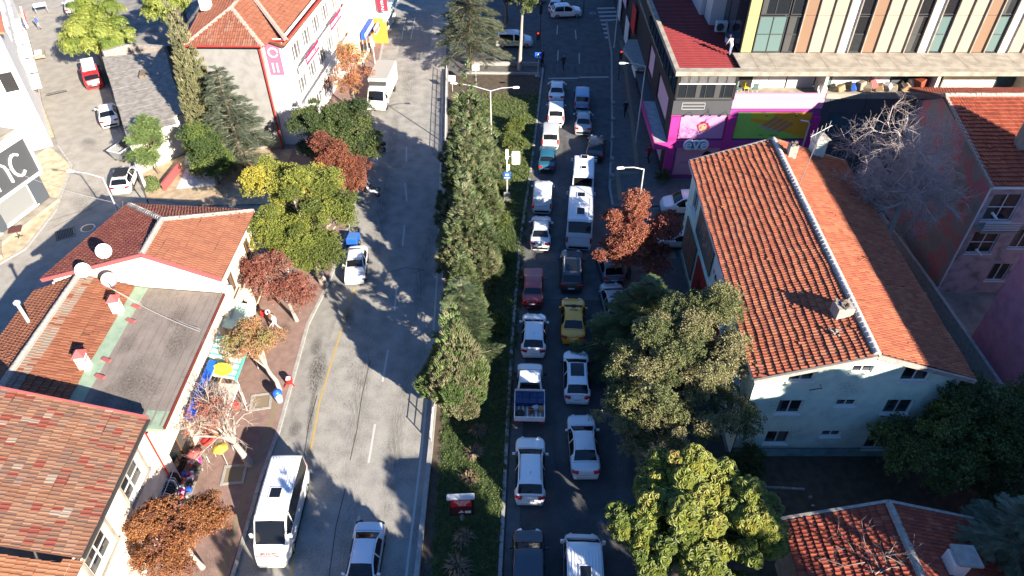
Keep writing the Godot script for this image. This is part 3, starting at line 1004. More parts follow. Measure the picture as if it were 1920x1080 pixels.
	for k in 15:
		mb = MB.new()
		mb.box(Vector3(-19.5, 5.48, -24.6 - k * 0.72), Vector3(0.75, 0.14, 0.12))
		part(h, "rafter_end", mb, M.orange if k % 3 == 0 else M.plank)
	mb = MB.new()
	mb.box(Vector3(-19.82, 3.55, -29.5), Vector3(0.2, 0.3, 11.0))
	part(h, "string_course", mb, M.cream)
	roof = Roof.new()
	slope(h, roof, Vector3(-24.7, 6.42, -24.05), Vector3(0, 0, -1), Vector3(-3.3, 1.0, 0), [[0, 0], [11.0, 0], [11.0, 3.45], [0, 3.45]], rng, func(q, t): return 0.5 + t * 0.49 if q.y > 2.5 else t * 0.5)
	slope(h, roof, Vector3(-31.4, 6.05, -24.05), Vector3(0, 0, -1), Vector3(3.4, 1.3, 0), [[0, 0], [11.0, 0], [11.0, 3.6], [0, 3.6]], rng, func(q, t): return t * 0.45)
	roof_done(h, roof, [[0.206, 0.0718, 0.035], [0.226, 0.0861, 0.0437], [0.186, 0.0632, 0.0321], [0.243, 0.155, 0.111], [0.216, 0.173, 0.134]])
	ridge(h, Vector3(-28.0, 7.46, -24.0), Vector3(-28.0, 7.46, -35.1), M.mortar, 0.17)
	facade(h, "wall", M.cream, Vector3(-31.2, 0, -35.1), Vector3(0, 0, 1), 11.0, 6.0, [], null)
	for z in [-27.95, -32.6]:
		chimney(h, Vector3(-24.75, 6.35, z), Vector3(0.55, 1.15, 0.55), M.white, M.red_trim, 12)
	mb = MB.new()
	mb.path([Vector3(-29.6, 6.7, -31.3), Vector3(-29.6, 8.3, -31.3)], [0.11, 0.11], 8)
	mb.lathe(Vector3(-29.6, 8.3, -31.3), [[0.11, 0.0], [0.2, 0.08], [0.2, 0.2], [0.0, 0.34]], 10)
	part(h, "flue_pipe", mb, M.galv)
	for pr in [[-23.9, -28.6], [-23.95, -33.2], [-23.7, -27.3], [-23.75, -31.9]]:
		mb = MB.new()
		mb.box(Vector3(pr[0], 6.36, pr[1]), Vector3(0.22, 0.1, 0.6), Basis(Vector3.UP, 1.2))
		part(h, "loose_tile", mb, M.red_trim)
	# house C: gable with satellite dishes
	h = thing("gabled_house", "cream house with red-trimmed gable and hipped clay roof below the green and yellow tree", "house", Vector3.ZERO)
	var apex := Vector3(-23.4, 9.1, -35.15)
	var rend := Vector3(-23.4, 9.2, -38.7)
	var er0 := Vector3(-18.85, 7.0, -35.15); var er1 := Vector3(-18.75, 7.0, -42.7)
	var el0 := Vector3(-30.6, 7.0, -35.15); var el1 := Vector3(-28.4, 7.0, -43.5)
	facade(h, "wall", M.cream, Vector3(-30.0, 0, -35.3), Vector3(1, 0, 0), 10.6, 6.9, [], null, PackedVector3Array([Vector3(-30.0, 6.9, -35.3), Vector3(-19.4, 6.9, -35.3), Vector3(-23.4, 8.95, -35.3)]))
	facade(h, "wall", M.cream, Vector3(-19.4, 0, -35.3), Vector3(0, 0, -1), 7.2, 6.9, [[1.4, 3.9, 1.1, 1.7, 2, 1], [5.3, 3.9, 1.1, 1.7, 2, 1], [1.2, 0.3, 1.8, 2.3, 2, 1], [4.4, 0.3, 1.8, 2.3, 2, 1]], M.brown_frame)
	facade(h, "wall", M.cream, Vector3(-19.4, 0, -42.5), Vector3(-9.0, 0, -0.6).normalized(), 9.0, 6.9, [], null)
	facade(h, "wall", M.cream, Vector3(-28.3, 0, -43.1), Vector3(-1.7, 0, 7.8).normalized(), 8.0, 6.9, [], null)
	roof = Roof.new()
	var U := func(o: Vector3, u: Vector3, v: Vector3, pts: Array) -> Array:
		var uu := u.normalized()
		var vv := (v - uu * v.dot(uu)).normalized()
		var res := []
		for p in pts:
			res.append([(p - o).dot(uu), (p - o).dot(vv)])
		return res
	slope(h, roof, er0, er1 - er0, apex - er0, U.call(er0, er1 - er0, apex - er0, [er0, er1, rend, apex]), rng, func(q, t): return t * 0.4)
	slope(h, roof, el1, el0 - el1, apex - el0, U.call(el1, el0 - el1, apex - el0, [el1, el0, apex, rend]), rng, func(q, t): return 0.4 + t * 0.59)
	slope(h, roof, er1, el1 - er1, rend - er1, U.call(er1, el1 - er1, rend - er1, [er1, el1, rend]), rng, func(q, t): return t)
	roof_done(h, roof, [[0.216, 0.0803, 0.0437], [0.237, 0.0922, 0.0496], [0.186, 0.0603, 0.035], [0.165, 0.0431, 0.0292], [0.144, 0.0373, 0.0262]])
	ridge(h, apex, rend, M.mortar, 0.16)
	ridge(h, el1 + Vector3(0.1, 0.06, 0), rend, M.mortar, 0.15)
	ridge(h, er1 + Vector3(-0.1, 0.06, 0), rend, M.mortar, 0.12)
	for e in [[er0, apex], [el0, apex]]:
		mb = MB.new()
		var d: Vector3 = (e[1] - e[0])
		mb.box((e[0] + e[1]) * 0.5 + Vector3(0, -0.03, 0.12), Vector3(d.length(), 0.26, 0.12), Basis(d.normalized(), Vector3(0, 0, 1).cross(d.normalized()), Vector3(0, 0, 1)))
		part(h, "verge_board", mb, M.red_trim)
	mb = MB.new()
	mb.path([Vector3(-29.9, 6.8, -35.0), Vector3(-29.9, 6.2, -35.1), Vector3(-29.5, 5.7, -35.15)], [0.07, 0.07, 0.07])
	part(h, "downpipe", mb, M.white)
	mb = MB.new()
	mb.bevel(Vector3(-19.15, 5.2, -35.9), Vector3(0.4, 0.6, 0.7), 0.04)
	part(h, "air_conditioner", mb, M.white)
	for k in 3:
		var at: Vector3 = [Vector3(-25.55, 7.75, -34.2), Vector3(-25.9, 9.1, -35.4), Vector3(-27.3, 8.1, -34.7)][k]
		var di := thing("satellite_dish", ["grey satellite dish, lowest of the three on the gable", "white satellite dish, topmost of the three on the gable", "white satellite dish, leftmost of the three on the gable"][k], "satellite dish", at, [28.0, 24.0, 22.0][k], "satellite dishes on the gable")
		mb = MB.new()
		mb.lathe(Vector3.ZERO, [[0.0, -0.10], [0.2, -0.08], [0.38, -0.02], [0.48, 0.03]], 20, Basis(Vector3.RIGHT, 1.0))
		part(di, "reflector", mb, M.steel if k == 0 else M.frame)
		mb = MB.new()
		mb.tube(Vector3(0, -0.5, 0.42), Vector3(0, 0.35, 0.75), 0.018)
		part(di, "feed_arm", mb, M.dark_steel)
		mb = MB.new()
		mb.path([Vector3(0, -0.06, -0.12), Vector3(0, -0.3, -0.35), Vector3(0, -1.1, -0.40)], [0.035, 0.035, 0.035])
		part(di, "mast", mb, M.dark_steel)
	for k in 2:
		mb = MB.new()
		var a2 := Vector3(-26.3, 7.3, -34.4)
		var b2: Vector3 = [Vector3(-19.2, 6.3, -31.0), Vector3(-19.3, 6.2, -31.3)][k]
		var pp := []
		for i in 9:
			pp.append(a2.lerp(b2, i / 8.0) - Vector3(0, (0.35 + 0.35 * k) * sin(PI * i / 8.0), 0.25 * k * sin(PI * i / 8.0)))
		mb.path(pp, pp.map(func(_p): return 0.018), 4)
		solo("cable", mb, M.galv, ["pale cable hanging over the brown flat roof, the upper one", "pale cable hanging over the brown flat roof, the slacker one"][k], "cable", "cables over the flat roof")

# ---------------------------------------------------------------- white apartment house and the shops beyond it
func apartment_row() -> void:
	var rng := RandomNumberGenerator.new()
	rng.seed = 31
	var h := thing("apartment_house", "white three-storey apartment house with red hipped roof and a blank grey end wall", "building", Vector3.ZERO)
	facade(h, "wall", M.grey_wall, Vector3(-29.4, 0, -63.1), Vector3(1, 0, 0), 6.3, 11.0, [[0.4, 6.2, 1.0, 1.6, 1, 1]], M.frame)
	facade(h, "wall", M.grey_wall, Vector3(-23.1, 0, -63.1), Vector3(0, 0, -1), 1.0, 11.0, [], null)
	facade(h, "wall", M.white_wall, Vector3(-23.1, 0, -64.1), Vector3(1, 0, 0), 1.9, 11.0, [], null)
	var fr := Vector3(1.6, 0, -18.5).normalized()
	var holes := []
	for fl in 3:
		for k in 5:
			holes.append([2.0 + k * 3.3, 0.9 + fl * 3.35, 2.5, 1.75, 3, 1])
	facade(h, "wall", M.white_wall, Vector3(-21.2, 0, -64.1), fr, 18.6, 11.0, holes, M.frame, PackedVector3Array(), std(0.09, 0.095, 0.10, 0.15))
	var fn := fr.cross(Vector3.UP)
	var fb := Basis(fr, Vector3.UP, fn)
	for fl in 2:
		var mb := MB.new()
		mb.box(Vector3(-21.2, 3.55 + fl * 3.35, -64.1) + fr * 9.6 + fn * 0.4, Vector3(17.4, 0.16, 0.8), fb)
		mb.box(Vector3(-21.2, 4.0 + fl * 3.35, -64.1) + fr * 9.6 + fn * 0.76, Vector3(17.4, 0.8, 0.09), fb)
		part(h, "balcony", mb, M.white_wall)
	for q in [[-21.1, 8.45, 5.0, 0.9], [-21.1, 8.45, 13.6, 0.9]]:
		var sgn := thing("banner_sign", "red banner on the white balcony, the " + ("nearer one" if q[2] < 8 else "farther one"), "sign", Vector3(-21.2, q[1] - 0.9, -64.1) + fr * q[2] + fn * 0.84, 0, "red balcony banners")
		sgn.basis = fb
		var mb := MB.new()
		mb.box(Vector3.ZERO, Vector3(4.2, 0.85, 0.06))
		part(sgn, "board", mb, std(0.62, 0.02, 0.10, 0.6))
		text(sgn, "TURKCELL SATIS", Vector3(0.2, 0, 0.035), Basis.IDENTITY, 0.42, M.white, 0.01)
	for ac in [[3.6, 6.7], [3.9, 7.3]]:
		var mb := MB.new()
		mb.bevel(Vector3(-21.2, ac[1], -64.1) + fr * (ac[0] - 2.4) + fn * 0.2, Vector3(0.8, 0.55, 0.35), 0.03, fb)
		part(h, "air_conditioner", mb, M.galv)
	var lg := thing("wall_sign", "pink and white round shop logo on the white end wall", "sign", Vector3(-22.2, 9.0, -64.05))
	var mb2 := MB.new()
	mb2.box(Vector3(0, 0, 0), Vector3(1.3, 3.0, 0.06))
	part(lg, "board", mb2, std(0.70, 0.12, 0.20, 0.6))
	mb2 = MB.new()
	var ringp := []
	for k in 15:
		ringp.append(Vector3(cos(TAU * k / 14 * 0.93) * 0.42, 0.7 + sin(TAU * k / 14 * 0.93) * 0.42, 0.05))
	mb2.path(ringp, ringp.map(func(_p): return 0.08), 5)
	mb2.box(Vector3(-0.25, -0.75, 0.05), Vector3(0.12, 0.9, 0.05)); mb2.box(Vector3(0.15, -0.75, 0.05), Vector3(0.12, 0.9, 0.05))
	part(lg, "logo", mb2, M.white)
	var mb := MB.new()
	mb.path([Vector3(-23.0, 10.9, -62.95), Vector3(-23.0, 0.2, -62.95)], [0.09, 0.09])
	part(h, "downpipe", mb, M.deep_red)
	# hipped roof
	var e0 := Vector3(-29.6, 11.0, -62.4); var e1 := Vector3(-22.35, 11.0, -62.3); var e2 := Vector3(-22.2, 11.0, -63.6); var e3 := Vector3(-20.6, 11.0, -63.7); var e4 := Vector3(-18.8, 11.0, -83)
	var w1 := Vector3(-32.4, 11.0, -83)
	var hp := Vector3(-25.9, 13.0, -66.4); var rb := Vector3(-25.4, 13.3, -83)
	var roof := Roof.new()
	var U := func(o: Vector3, u: Vector3, v: Vector3, pts: Array) -> Array:
		var uu := u.normalized()
		var vv := (v - uu * v.dot(uu)).normalized()
		var res := []
		for p in pts:
			res.append([(p - o).dot(uu), (p - o).dot(vv)])
		return res
	slope(h, roof, e0, e1 - e0, hp - e0, U.call(e0, e1 - e0, hp - e0, [e0, e1, hp]), rng, func(q, t): return 0.3 + t * 0.6)
	slope(h, roof, e2, e4 - e3, hp - e2, U.call(e2, e4 - e3, hp - e2, [e1, e2, e3, e4, rb, hp]), rng, func(q, t): return t * 0.6)
	slope(h, roof, w1, e0 - w1, hp - e0, U.call(w1, e0 - w1, hp - e0, [w1, e0, hp, rb]), rng, func(q, t): return t * 0.5)
	roof_done(h, roof, [[0.237, 0.0861, 0.0467], [0.222, 0.0776, 0.0408], [0.247, 0.0974, 0.0583], [0.196, 0.0689, 0.0408], [0.232, 0.126, 0.0875]], 290)
	var cap := noisy([[0.42, 0.16, 0.12], [0.55, 0.27, 0.22], [0.62, 0.36, 0.30]], 1.0, 71, 0.9, 0.6)
	ridge(h, e1, hp, cap); ridge(h, e0, hp, cap); ridge(h, hp, rb, cap)
	ridge(h, e3 + Vector3(0, 0.05, 0), Vector3(-25.7, 13.12, -71), cap)
	mb = MB.new()
	mb.path([e0, e1, e2, e3, e4], [0.09, 0.09, 0.09, 0.09, 0.09], 6)
	part(h, "gutter", mb, M.deep_red)
	chimney(h, Vector3(-29.6, 11.6, -69.8), Vector3(0.9, 1.5, 0.9), M.white, M.mortar, 0)
	# narrow shop house in salmon, then orange and turquoise fronts up the street
	var o := Vector3(-19.55, 0, -82.8)
	h = thing("salmon_shop_house", "salmon shop house with barred white windows beside the white apartment house", "building", Vector3.ZERO)
	var salmon := noisy([[0.60, 0.42, 0.33], [0.70, 0.51, 0.42]], 3.0, 72, 0.85, 0.4)
	facade(h, "wall", salmon, o, Vector3(1, 0, 0), 1.3, 10.0, [], null)
	holes = []
	for fl in 2:
		for k in 2:
			holes.append([0.5 + k * 2.7, 3.7 + fl * 3.1, 2.3, 2.0, 4, 1])
	holes.append([0.5, 0.2, 5.0, 2.4, 3, 1])
	facade(h, "wall", salmon, o + Vector3(1.3, 0, 0), fr, 6.2, 10.0, holes, M.frame)
	mb = MB.new()
	mb.prism(PackedVector3Array([o + Vector3(0, 10.0, 0), o + Vector3(1.3, 10.0, 0), o + Vector3(1.3, 10, 0) + fr * 6.2, o + Vector3(-7, 10, -6)]), Vector3(0, 0.2, 0))
	part(h, "roof", mb, M.slate_roof)
	var o2 := o + Vector3(1.35, 0, 0) + fr * 6.3
	h = thing("orange_shop_house", "cream shop house with an orange ground floor up the left street", "building", Vector3.ZERO)
	facade(h, "wall", M.cream, o2 + Vector3(-1.0, 0, 0), Vector3(1, 0, 0), 1.9, 9.5, [], null)
	facade(h, "wall", M.cream, o2 + Vector3(0.9, 0, 0), fr, 9.0, 9.5, [[0.6, 3.7, 2.2, 1.9, 2, 1], [3.6, 3.7, 2.2, 1.9, 2, 1], [6.5, 3.7, 2.0, 1.9, 2, 1], [0.6, 6.6, 2.2, 1.9, 2, 1], [3.6, 6.6, 2.2, 1.9, 2, 1]], M.frame)
	mb = MB.new()
	mb.box(o2 + Vector3(0.95, 1.7, 0.08), Vector3(1.9, 3.2, 0.06))
	part(h, "orange_front", mb, M.orange)
	mb = MB.new()
	mb.box(o2 + Vector3(1.45, 3.3, 0) + fr * 4.4, Vector3(9.0, 0.9, 1.0), fb)
	part(h, "shop_canopy", mb, std(0.55, 0.70, 0.68, 0.6))
	var vs := thing("vertical_sign", "tall narrow red sign with white letters up the left street", "sign", o2 + Vector3(1.7, 6.3, 0.3))
	mb = MB.new()
	mb.box(Vector3.ZERO, Vector3(1.25, 4.0, 0.14))
	part(vs, "board", mb, std(0.60, 0.02, 0.05, 0.6))
	for k in 6:
		text(vs, "PROTEZ"[k], Vector3(0, 1.62 - k * 0.65, 0.075), Basis.IDENTITY, 0.5, M.white, 0.02)
	var bs := thing("blue_shop_sign", "blue slanting shop sign with white letters on the salmon house", "sign", o + Vector3(1.75, 3.3, 0) + fr * 2.8)
	bs.basis = fb
	mb = MB.new()
	mb.box(Vector3.ZERO, Vector3(4.4, 0.9, 0.5))
	part(bs, "board", mb, M.blue)
	text(bs, "ELEKTRONIK", Vector3(0, 0, 0.26), Basis.IDENTITY, 0.55, M.white)
	var rs := thing("red_lettering_sign", "small red lettering sign below the blue shop sign", "sign", o + Vector3(2.3, 2.5, 0) + fr * 5.0)
	rs.basis = fb
	mb = MB.new()
	mb.box(Vector3.ZERO, Vector3(2.0, 0.8, 0.2))
	part(rs, "board", mb, M.white)
	text(rs, "KUAFOR", Vector3(0, 0, 0.11), Basis.IDENTITY, 0.5, M.red)

# ---------------------------------------------------------------- the lane on the far left
func lane_buildings() -> void:
	var r := Vector3(-21.2, 0, -34.5).normalized()
	var n := r.cross(Vector3.UP)
	var b := Basis(r, Vector3.UP, n)
	var o := Vector3(-46.6, 0, -63.8)
	var h := thing("white_building", "tall dazzling white building along the lane with one dark loggia", "building", Vector3.ZERO)
	var holes := []
	for k in 6:
		holes.append([9.5 + k * 4.6, 4.2, 3.0, 1.5, 3, 1])
		holes.append([9.5 + k * 4.6, 7.6, 3.0, 1.5, 3, 1])
	facade(h, "wall", M.white_wall, o, r, 42, 11.6, holes, M.frame, PackedVector3Array(), M.white_wall)
	facade(h, "wall", M.white_wall, o - n * 14, n, 14, 11.6, [[12.3, 6.1, 1.3, 2.0, 1, 1]], M.white_wall, PackedVector3Array(), M.black)
	var mb := MB.new()
	mb.prism(PackedVector3Array([o + Vector3(0, 11.62, 0) - r * 0.5 + n * 0.5, o + r * 42 + Vector3(0, 11.62, 0) + n * 0.5, o + r * 42 - n * 14 + Vector3(0, 14.0, 0), o - n * 14 + Vector3(0, 14.0, 0) - r * 0.5]), Vector3(0, 0.2, 0))
	part(h, "tiled_roof", mb, std(0.50, 0.15, 0.07, 0.8))
	for k in 5:
		mb = MB.new()
		mb.box(o + r * (9.0 + k * 4.6) + Vector3(0, 3.2, 0) + n * 0.45, Vector3(3.8, 0.14, 0.9), b)
		part(h, "balcony", mb, M.white_wall)
	# shop with the big letters
	h = thing("lettered_shop", "corner shop with dark sign board, white edging and tall show windows by the lane", "shop", Vector3.ZERO)
	var so := Vector3(-44.6, 0, -44.5)
	var sr := Vector3(2.5, 0, -9.3).normalized()
	var sn := sr.cross(Vector3.UP)
	var sb := Basis(sr, Vector3.UP, sn)
	var wide := 9.9
	facade(h, "wall", M.slate_panel, so, sr, wide, 3.5, [[0.3, 0.25, 2.2, 2.9, 2, 1], [3.3, 0.5, 0.9, 2.6, 1, 1], [5.0, 0.6, 3.5, 2.5, 1, 1]], M.white, PackedVector3Array(), std(0.20, 0.21, 0.21, 0.08))
	facade(h, "wall", M.white_wall, so + sr * wide, -sn, 10, 7.3, [], null)
	mb = MB.new()
	mb.prism(PackedVector3Array([so + Vector3(0, 7.2, 0), so + sr * wide + Vector3(0, 7.2, 0), so + sr * wide - sn * 10 + Vector3(0, 7.2, 0), so - sn * 10 + Vector3(0, 7.2, 0)]), Vector3(0, 0.15, 0))
	part(h, "roof", mb, M.ledge)
	mb = MB.new()
	mb.bevel(so + sr * wide * 0.5 - sn * 6.4 + Vector3(0, 8.2, 0), Vector3(7.0, 2.0, 4.0), 0.03, sb)
	part(h, "roof_room", mb, M.cream)
	var sg := thing("shop_sign_board", "charcoal sign board with large white rounded letters nc on the lane shop", "sign", so + sr * wide * 0.5 + sn * 0.2 + Vector3(0, 4.95, 0))
	sg.basis = sb
	mb = MB.new()
	mb.box(Vector3.ZERO, Vector3(wide, 3.4, 0.3))
	part(sg, "board", mb, M.charcoal)
	mb = MB.new()
	mb.box(Vector3(0, 1.78, 0.05), Vector3(wide + 0.3, 0.22, 0.5)); mb.box(Vector3(0, -1.78, 0.05), Vector3(wide + 0.3, 0.22, 0.5))
	mb.box(Vector3(wide * 0.5 + 0.08, 0, 0.05), Vector3(0.2, 3.4, 0.5))
	part(sg, "border", mb, M.white)
	# letter c, then n, as bent tubes
	var pc := []
	for k in 11:
		var t := deg_to_rad(50 + k * 26.0)
		pc.append(Vector3(3.3 + cos(t) * 0.64, -0.1 + sin(t) * 0.98, 0.2))
	mb = MB.new()
	mb.path(pc, pc.map(func(_p): return 0.13), 6)
	part(sg, "letter_c", mb, M.white)
	var pn := [Vector3(0.75, -1.1, 0.2), Vector3(0.75, 0.2, 0.2), Vector3(0.95, 0.6, 0.2), Vector3(1.4, 0.82, 0.2), Vector3(1.8, 0.78, 0.2), Vector3(2.1, 0.45, 0.2), Vector3(2.2, 0, 0.2), Vector3(2.2, -1.1, 0.2)]
	mb = MB.new()
	mb.path(pn, pn.map(func(_p): return 0.13), 6)
	part(sg, "letter_n", mb, M.white)
	var pi2 := [Vector3(-0.9, -1.15, 0.2), Vector3(-0.9, 0.85, 0.2)]
	mb = MB.new()
	mb.path(pi2, [0.13, 0.13], 6)
	part(sg, "letter_stem", mb, M.white)
	mb = MB.new()
	mb.box(so + sr * wide * 0.5 + sn * 0.45 + Vector3(0, 0.2, 0), Vector3(wide, 0.42, 0.9), sb)
	part(h, "plinth", mb, M.ledge)
	# old shed with a patched felt roof
	h = thing("old_shed", "low stone shed with a patched grey felt roof between the lane and the cypress", "shed", Vector3.ZERO)
	var c := [Vector3(-45.2, 4.0, -75.8), Vector3(-35.4, 4.0, -58.3), Vector3(-31.6, 4.0, -63.4), Vector3(-35.6, 4.0, -70.6), Vector3(-38.6, 4.0, -77.0)]
	mb = MB.new()
	mb.prism(PackedVector3Array([c[0], c[1], c[2], c[3], c[4]]), Vector3(0, 0.14, 0))
	part(h, "felt_roof", mb, M.slate_roof)
	mb = MB.new()
	var w := [Vector3(-44.8, 0, -75.6), Vector3(-35.6, 0, -58.9), Vector3(-32.1, 0, -63.4), Vector3(-38.9, 0, -76.6)]
	for k in 4:
		var p: Vector3 = w[k]
		var q: Vector3 = w[(k + 1) % 4]
		mb.box((p + q) * 0.5 + Vector3(0, 2, 0), Vector3(0.3, 3.98, (q - p).length() + 0.29), Basis.looking_at((q - p).normalized()))
	part(h, "wall", mb, M.white_wall)
	var rng := RandomNumberGenerator.new()
	rng.seed = 6
	var dn: Vector3 = (c[0] - c[1]).normalized()
	var dx: Vector3 = dn.cross(Vector3.UP) * -1.0
	for k in 13:
		mb = MB.new()
		var at: Vector3 = c[1] + dn * (0.9 + k * 1.32) + Vector3(0, 0.155, 0)
		mb.box(at - dx * 2.2, Vector3(4.2 + rng.randf() * 0.3, 0.02 + 0.012 * (k % 3), 1.27), Basis(dx, Vector3.UP, -dn) * Basis(Vector3.UP, rng.randfn(0, 0.012)))
		part(h, "felt_sheet", mb, M.slate_roof)
	mb = MB.new()
	mb.box(Vector3(-38.8, 4.35, -71.0), Vector3(0.5, 0.35, 1.5), Basis(Vector3.UP, 0.25))
	part(h, "roof_hatch", mb, M.bark)
	mb = MB.new()
	wall_line(mb, [[-45.2, -76.2], [-43, -78.3], [-38.7, -77.4]], 0.5, 0.0, 4.6)
	part(h, "parapet", mb, M.stone)
	# dark garden fence behind the shed
	h = thing("dark_fence", "black sheet fence enclosing the garden behind the shed", "fence", Vector3.ZERO)
	var pts := [[-46, -84], [-40, -83.0], [-35.5, -82.5], [-34.0, -76]]
	for k in 3:
		mb = MB.new()
		wall_line(mb, [pts[k], pts[k + 1]], 0.08, 0.0, 2.2)
		part(h, "panel", mb, M.charcoal)
	h = thing("garden_wall", "low rendered wall between the lane and the garden behind the shed", "wall", Vector3.ZERO)
	mb = MB.new()
	wall_line(mb, [[-46.8, -79], [-56, -93], [-62, -104]], 0.3, 0.0, 1.4)
	part(h, "wall", mb, M.ledge)
	h = thing("yard_wall", "broken white yard wall beside the parked white car with the black top", "wall", Vector3.ZERO)
	mb = MB.new()
	wall_line(mb, [[-36.0, -59.0], [-33.9, -55.6]], 0.25, 0.0, 1.1)
	part(h, "wall", mb, M.white_wall)
	mb = MB.new()
	wall_line(mb, [[-32.3, -55.6], [-32.0, -59.2]], 0.2, 0.0, 0.9)
	part(h, "wall", mb, M.red_trim)

# ---------------------------------------------------------------- the corner shop with the striped tower over it
func print_face(seed_: int, bg: Array, kind: int) -> ImageTexture:
	# the print of an advertising panel: soft shapes only
	var w := 192
	var hh := 112
	var img := Image.create(w, hh, false, Image.FORMAT_RGB8)
	var nz := FastNoiseLite.new()
	nz.seed = seed_
	nz.frequency = 0.05
	for y in hh:
		for x in w:
			var c := Vector3(bg[0], bg[1], bg[2])
			var u := x / float(w)
			var v := y / float(hh)
			var wob := nz.get_noise_2d(x, y)
			if kind == 0:   # a face turned sideways with dark hair
				var p := Vector2(u - 0.52, (v - 0.48) * 0.6)
				if p.length() < 0.14 + wob * 0.05: c = Vector3(0.25, 0.02, 0.06)
				if (p - Vector2(-0.01, 0.01)).length() < 0.095 + wob * 0.02: c = Vector3(0.42, 0.25, 0.17)
				if (p - Vector2(-0.04, 0.03)).length() < 0.018: c = Vector3(0.25, 0.02, 0.04)
				if (p - Vector2(0.03, -0.03)).length() < 0.016: c = Vector3(0.02, 0.015, 0.01)
			elif kind == 1:   # a hand with painted nails across two colours
				if v < 0.15 + u * 0.85 and u > 0.18: c = Vector3(0.75, 0.36, 0.03)
				if v < 0.15 + u * 0.35 and u > 0.18 and u < 0.5: c = Vector3(0.60, 0.58, 0.04)
				for k in 4:
					var a := Vector2(0.36 + k * 0.075, 0.55 + k * 0.07)
					var d := Vector2(0.16, -0.34)
					var t := clampf((Vector2(u, v) - a).dot(d) / d.length_squared(), 0.0, 1.0)
					var q := Vector2(u, v) - a - d * t
					if Vector2(q.x, q.y * 0.6).length() < 0.032:
						c = Vector3(0.45, 0.22, 0.12) if t > 0.12 else Vector3(0.45, 0.35, 0.35)
				if v > 0.84 and v < 0.88 and u > 0.34 and u < 0.6 and wob > -0.1: c = Vector3(0.12, 0.25, 0.06)
			else:   # a head with dark hair and a line of handwriting
				var p2 := Vector2(u - 0.68, (v - 0.36) * 0.6)
				if p2.length() < 0.13 + wob * 0.02: c = Vector3(0.03, 0.018, 0.012)
				if (p2 - Vector2(0, 0.04)).length() < 0.085: c = Vector3(0.40, 0.25, 0.19)
				if (p2 - Vector2(-0.035, 0.03)).length() < 0.014 or (p2 - Vector2(0.04, 0.03)).length() < 0.014: c = Vector3(0.03, 0.02, 0.02)
				if (p2 - Vector2(0, 0.085)).length() < 0.016: c = Vector3(0.4, 0.02, 0.04)
				if absf(v - 0.55 - sin(u * 90.0) * 0.02) < 0.012 and u > 0.1 and u < 0.46: c = Vector3(0.25, 0.08, 0.12)
			img.set_pixel(x, y, lin(c.x, c.y, c.z))
	return ImageTexture.create_from_image(img)

func printed(tex: Texture2D) -> StandardMaterial3D:
	var m := std(1, 1, 1, 0.5)
	m.albedo_texture = tex
	return m

func poster(parent: Node, called: String, o: Vector3, r: Vector3, w: float, h: float, mat: Material) -> MeshInstance3D:
	var mb := MB.new()
	var up := Vector3.UP
	mb.quad(o + up * h, o + r * w + up * h, o + r * w, o)
	return part(parent, called, mb, mat)

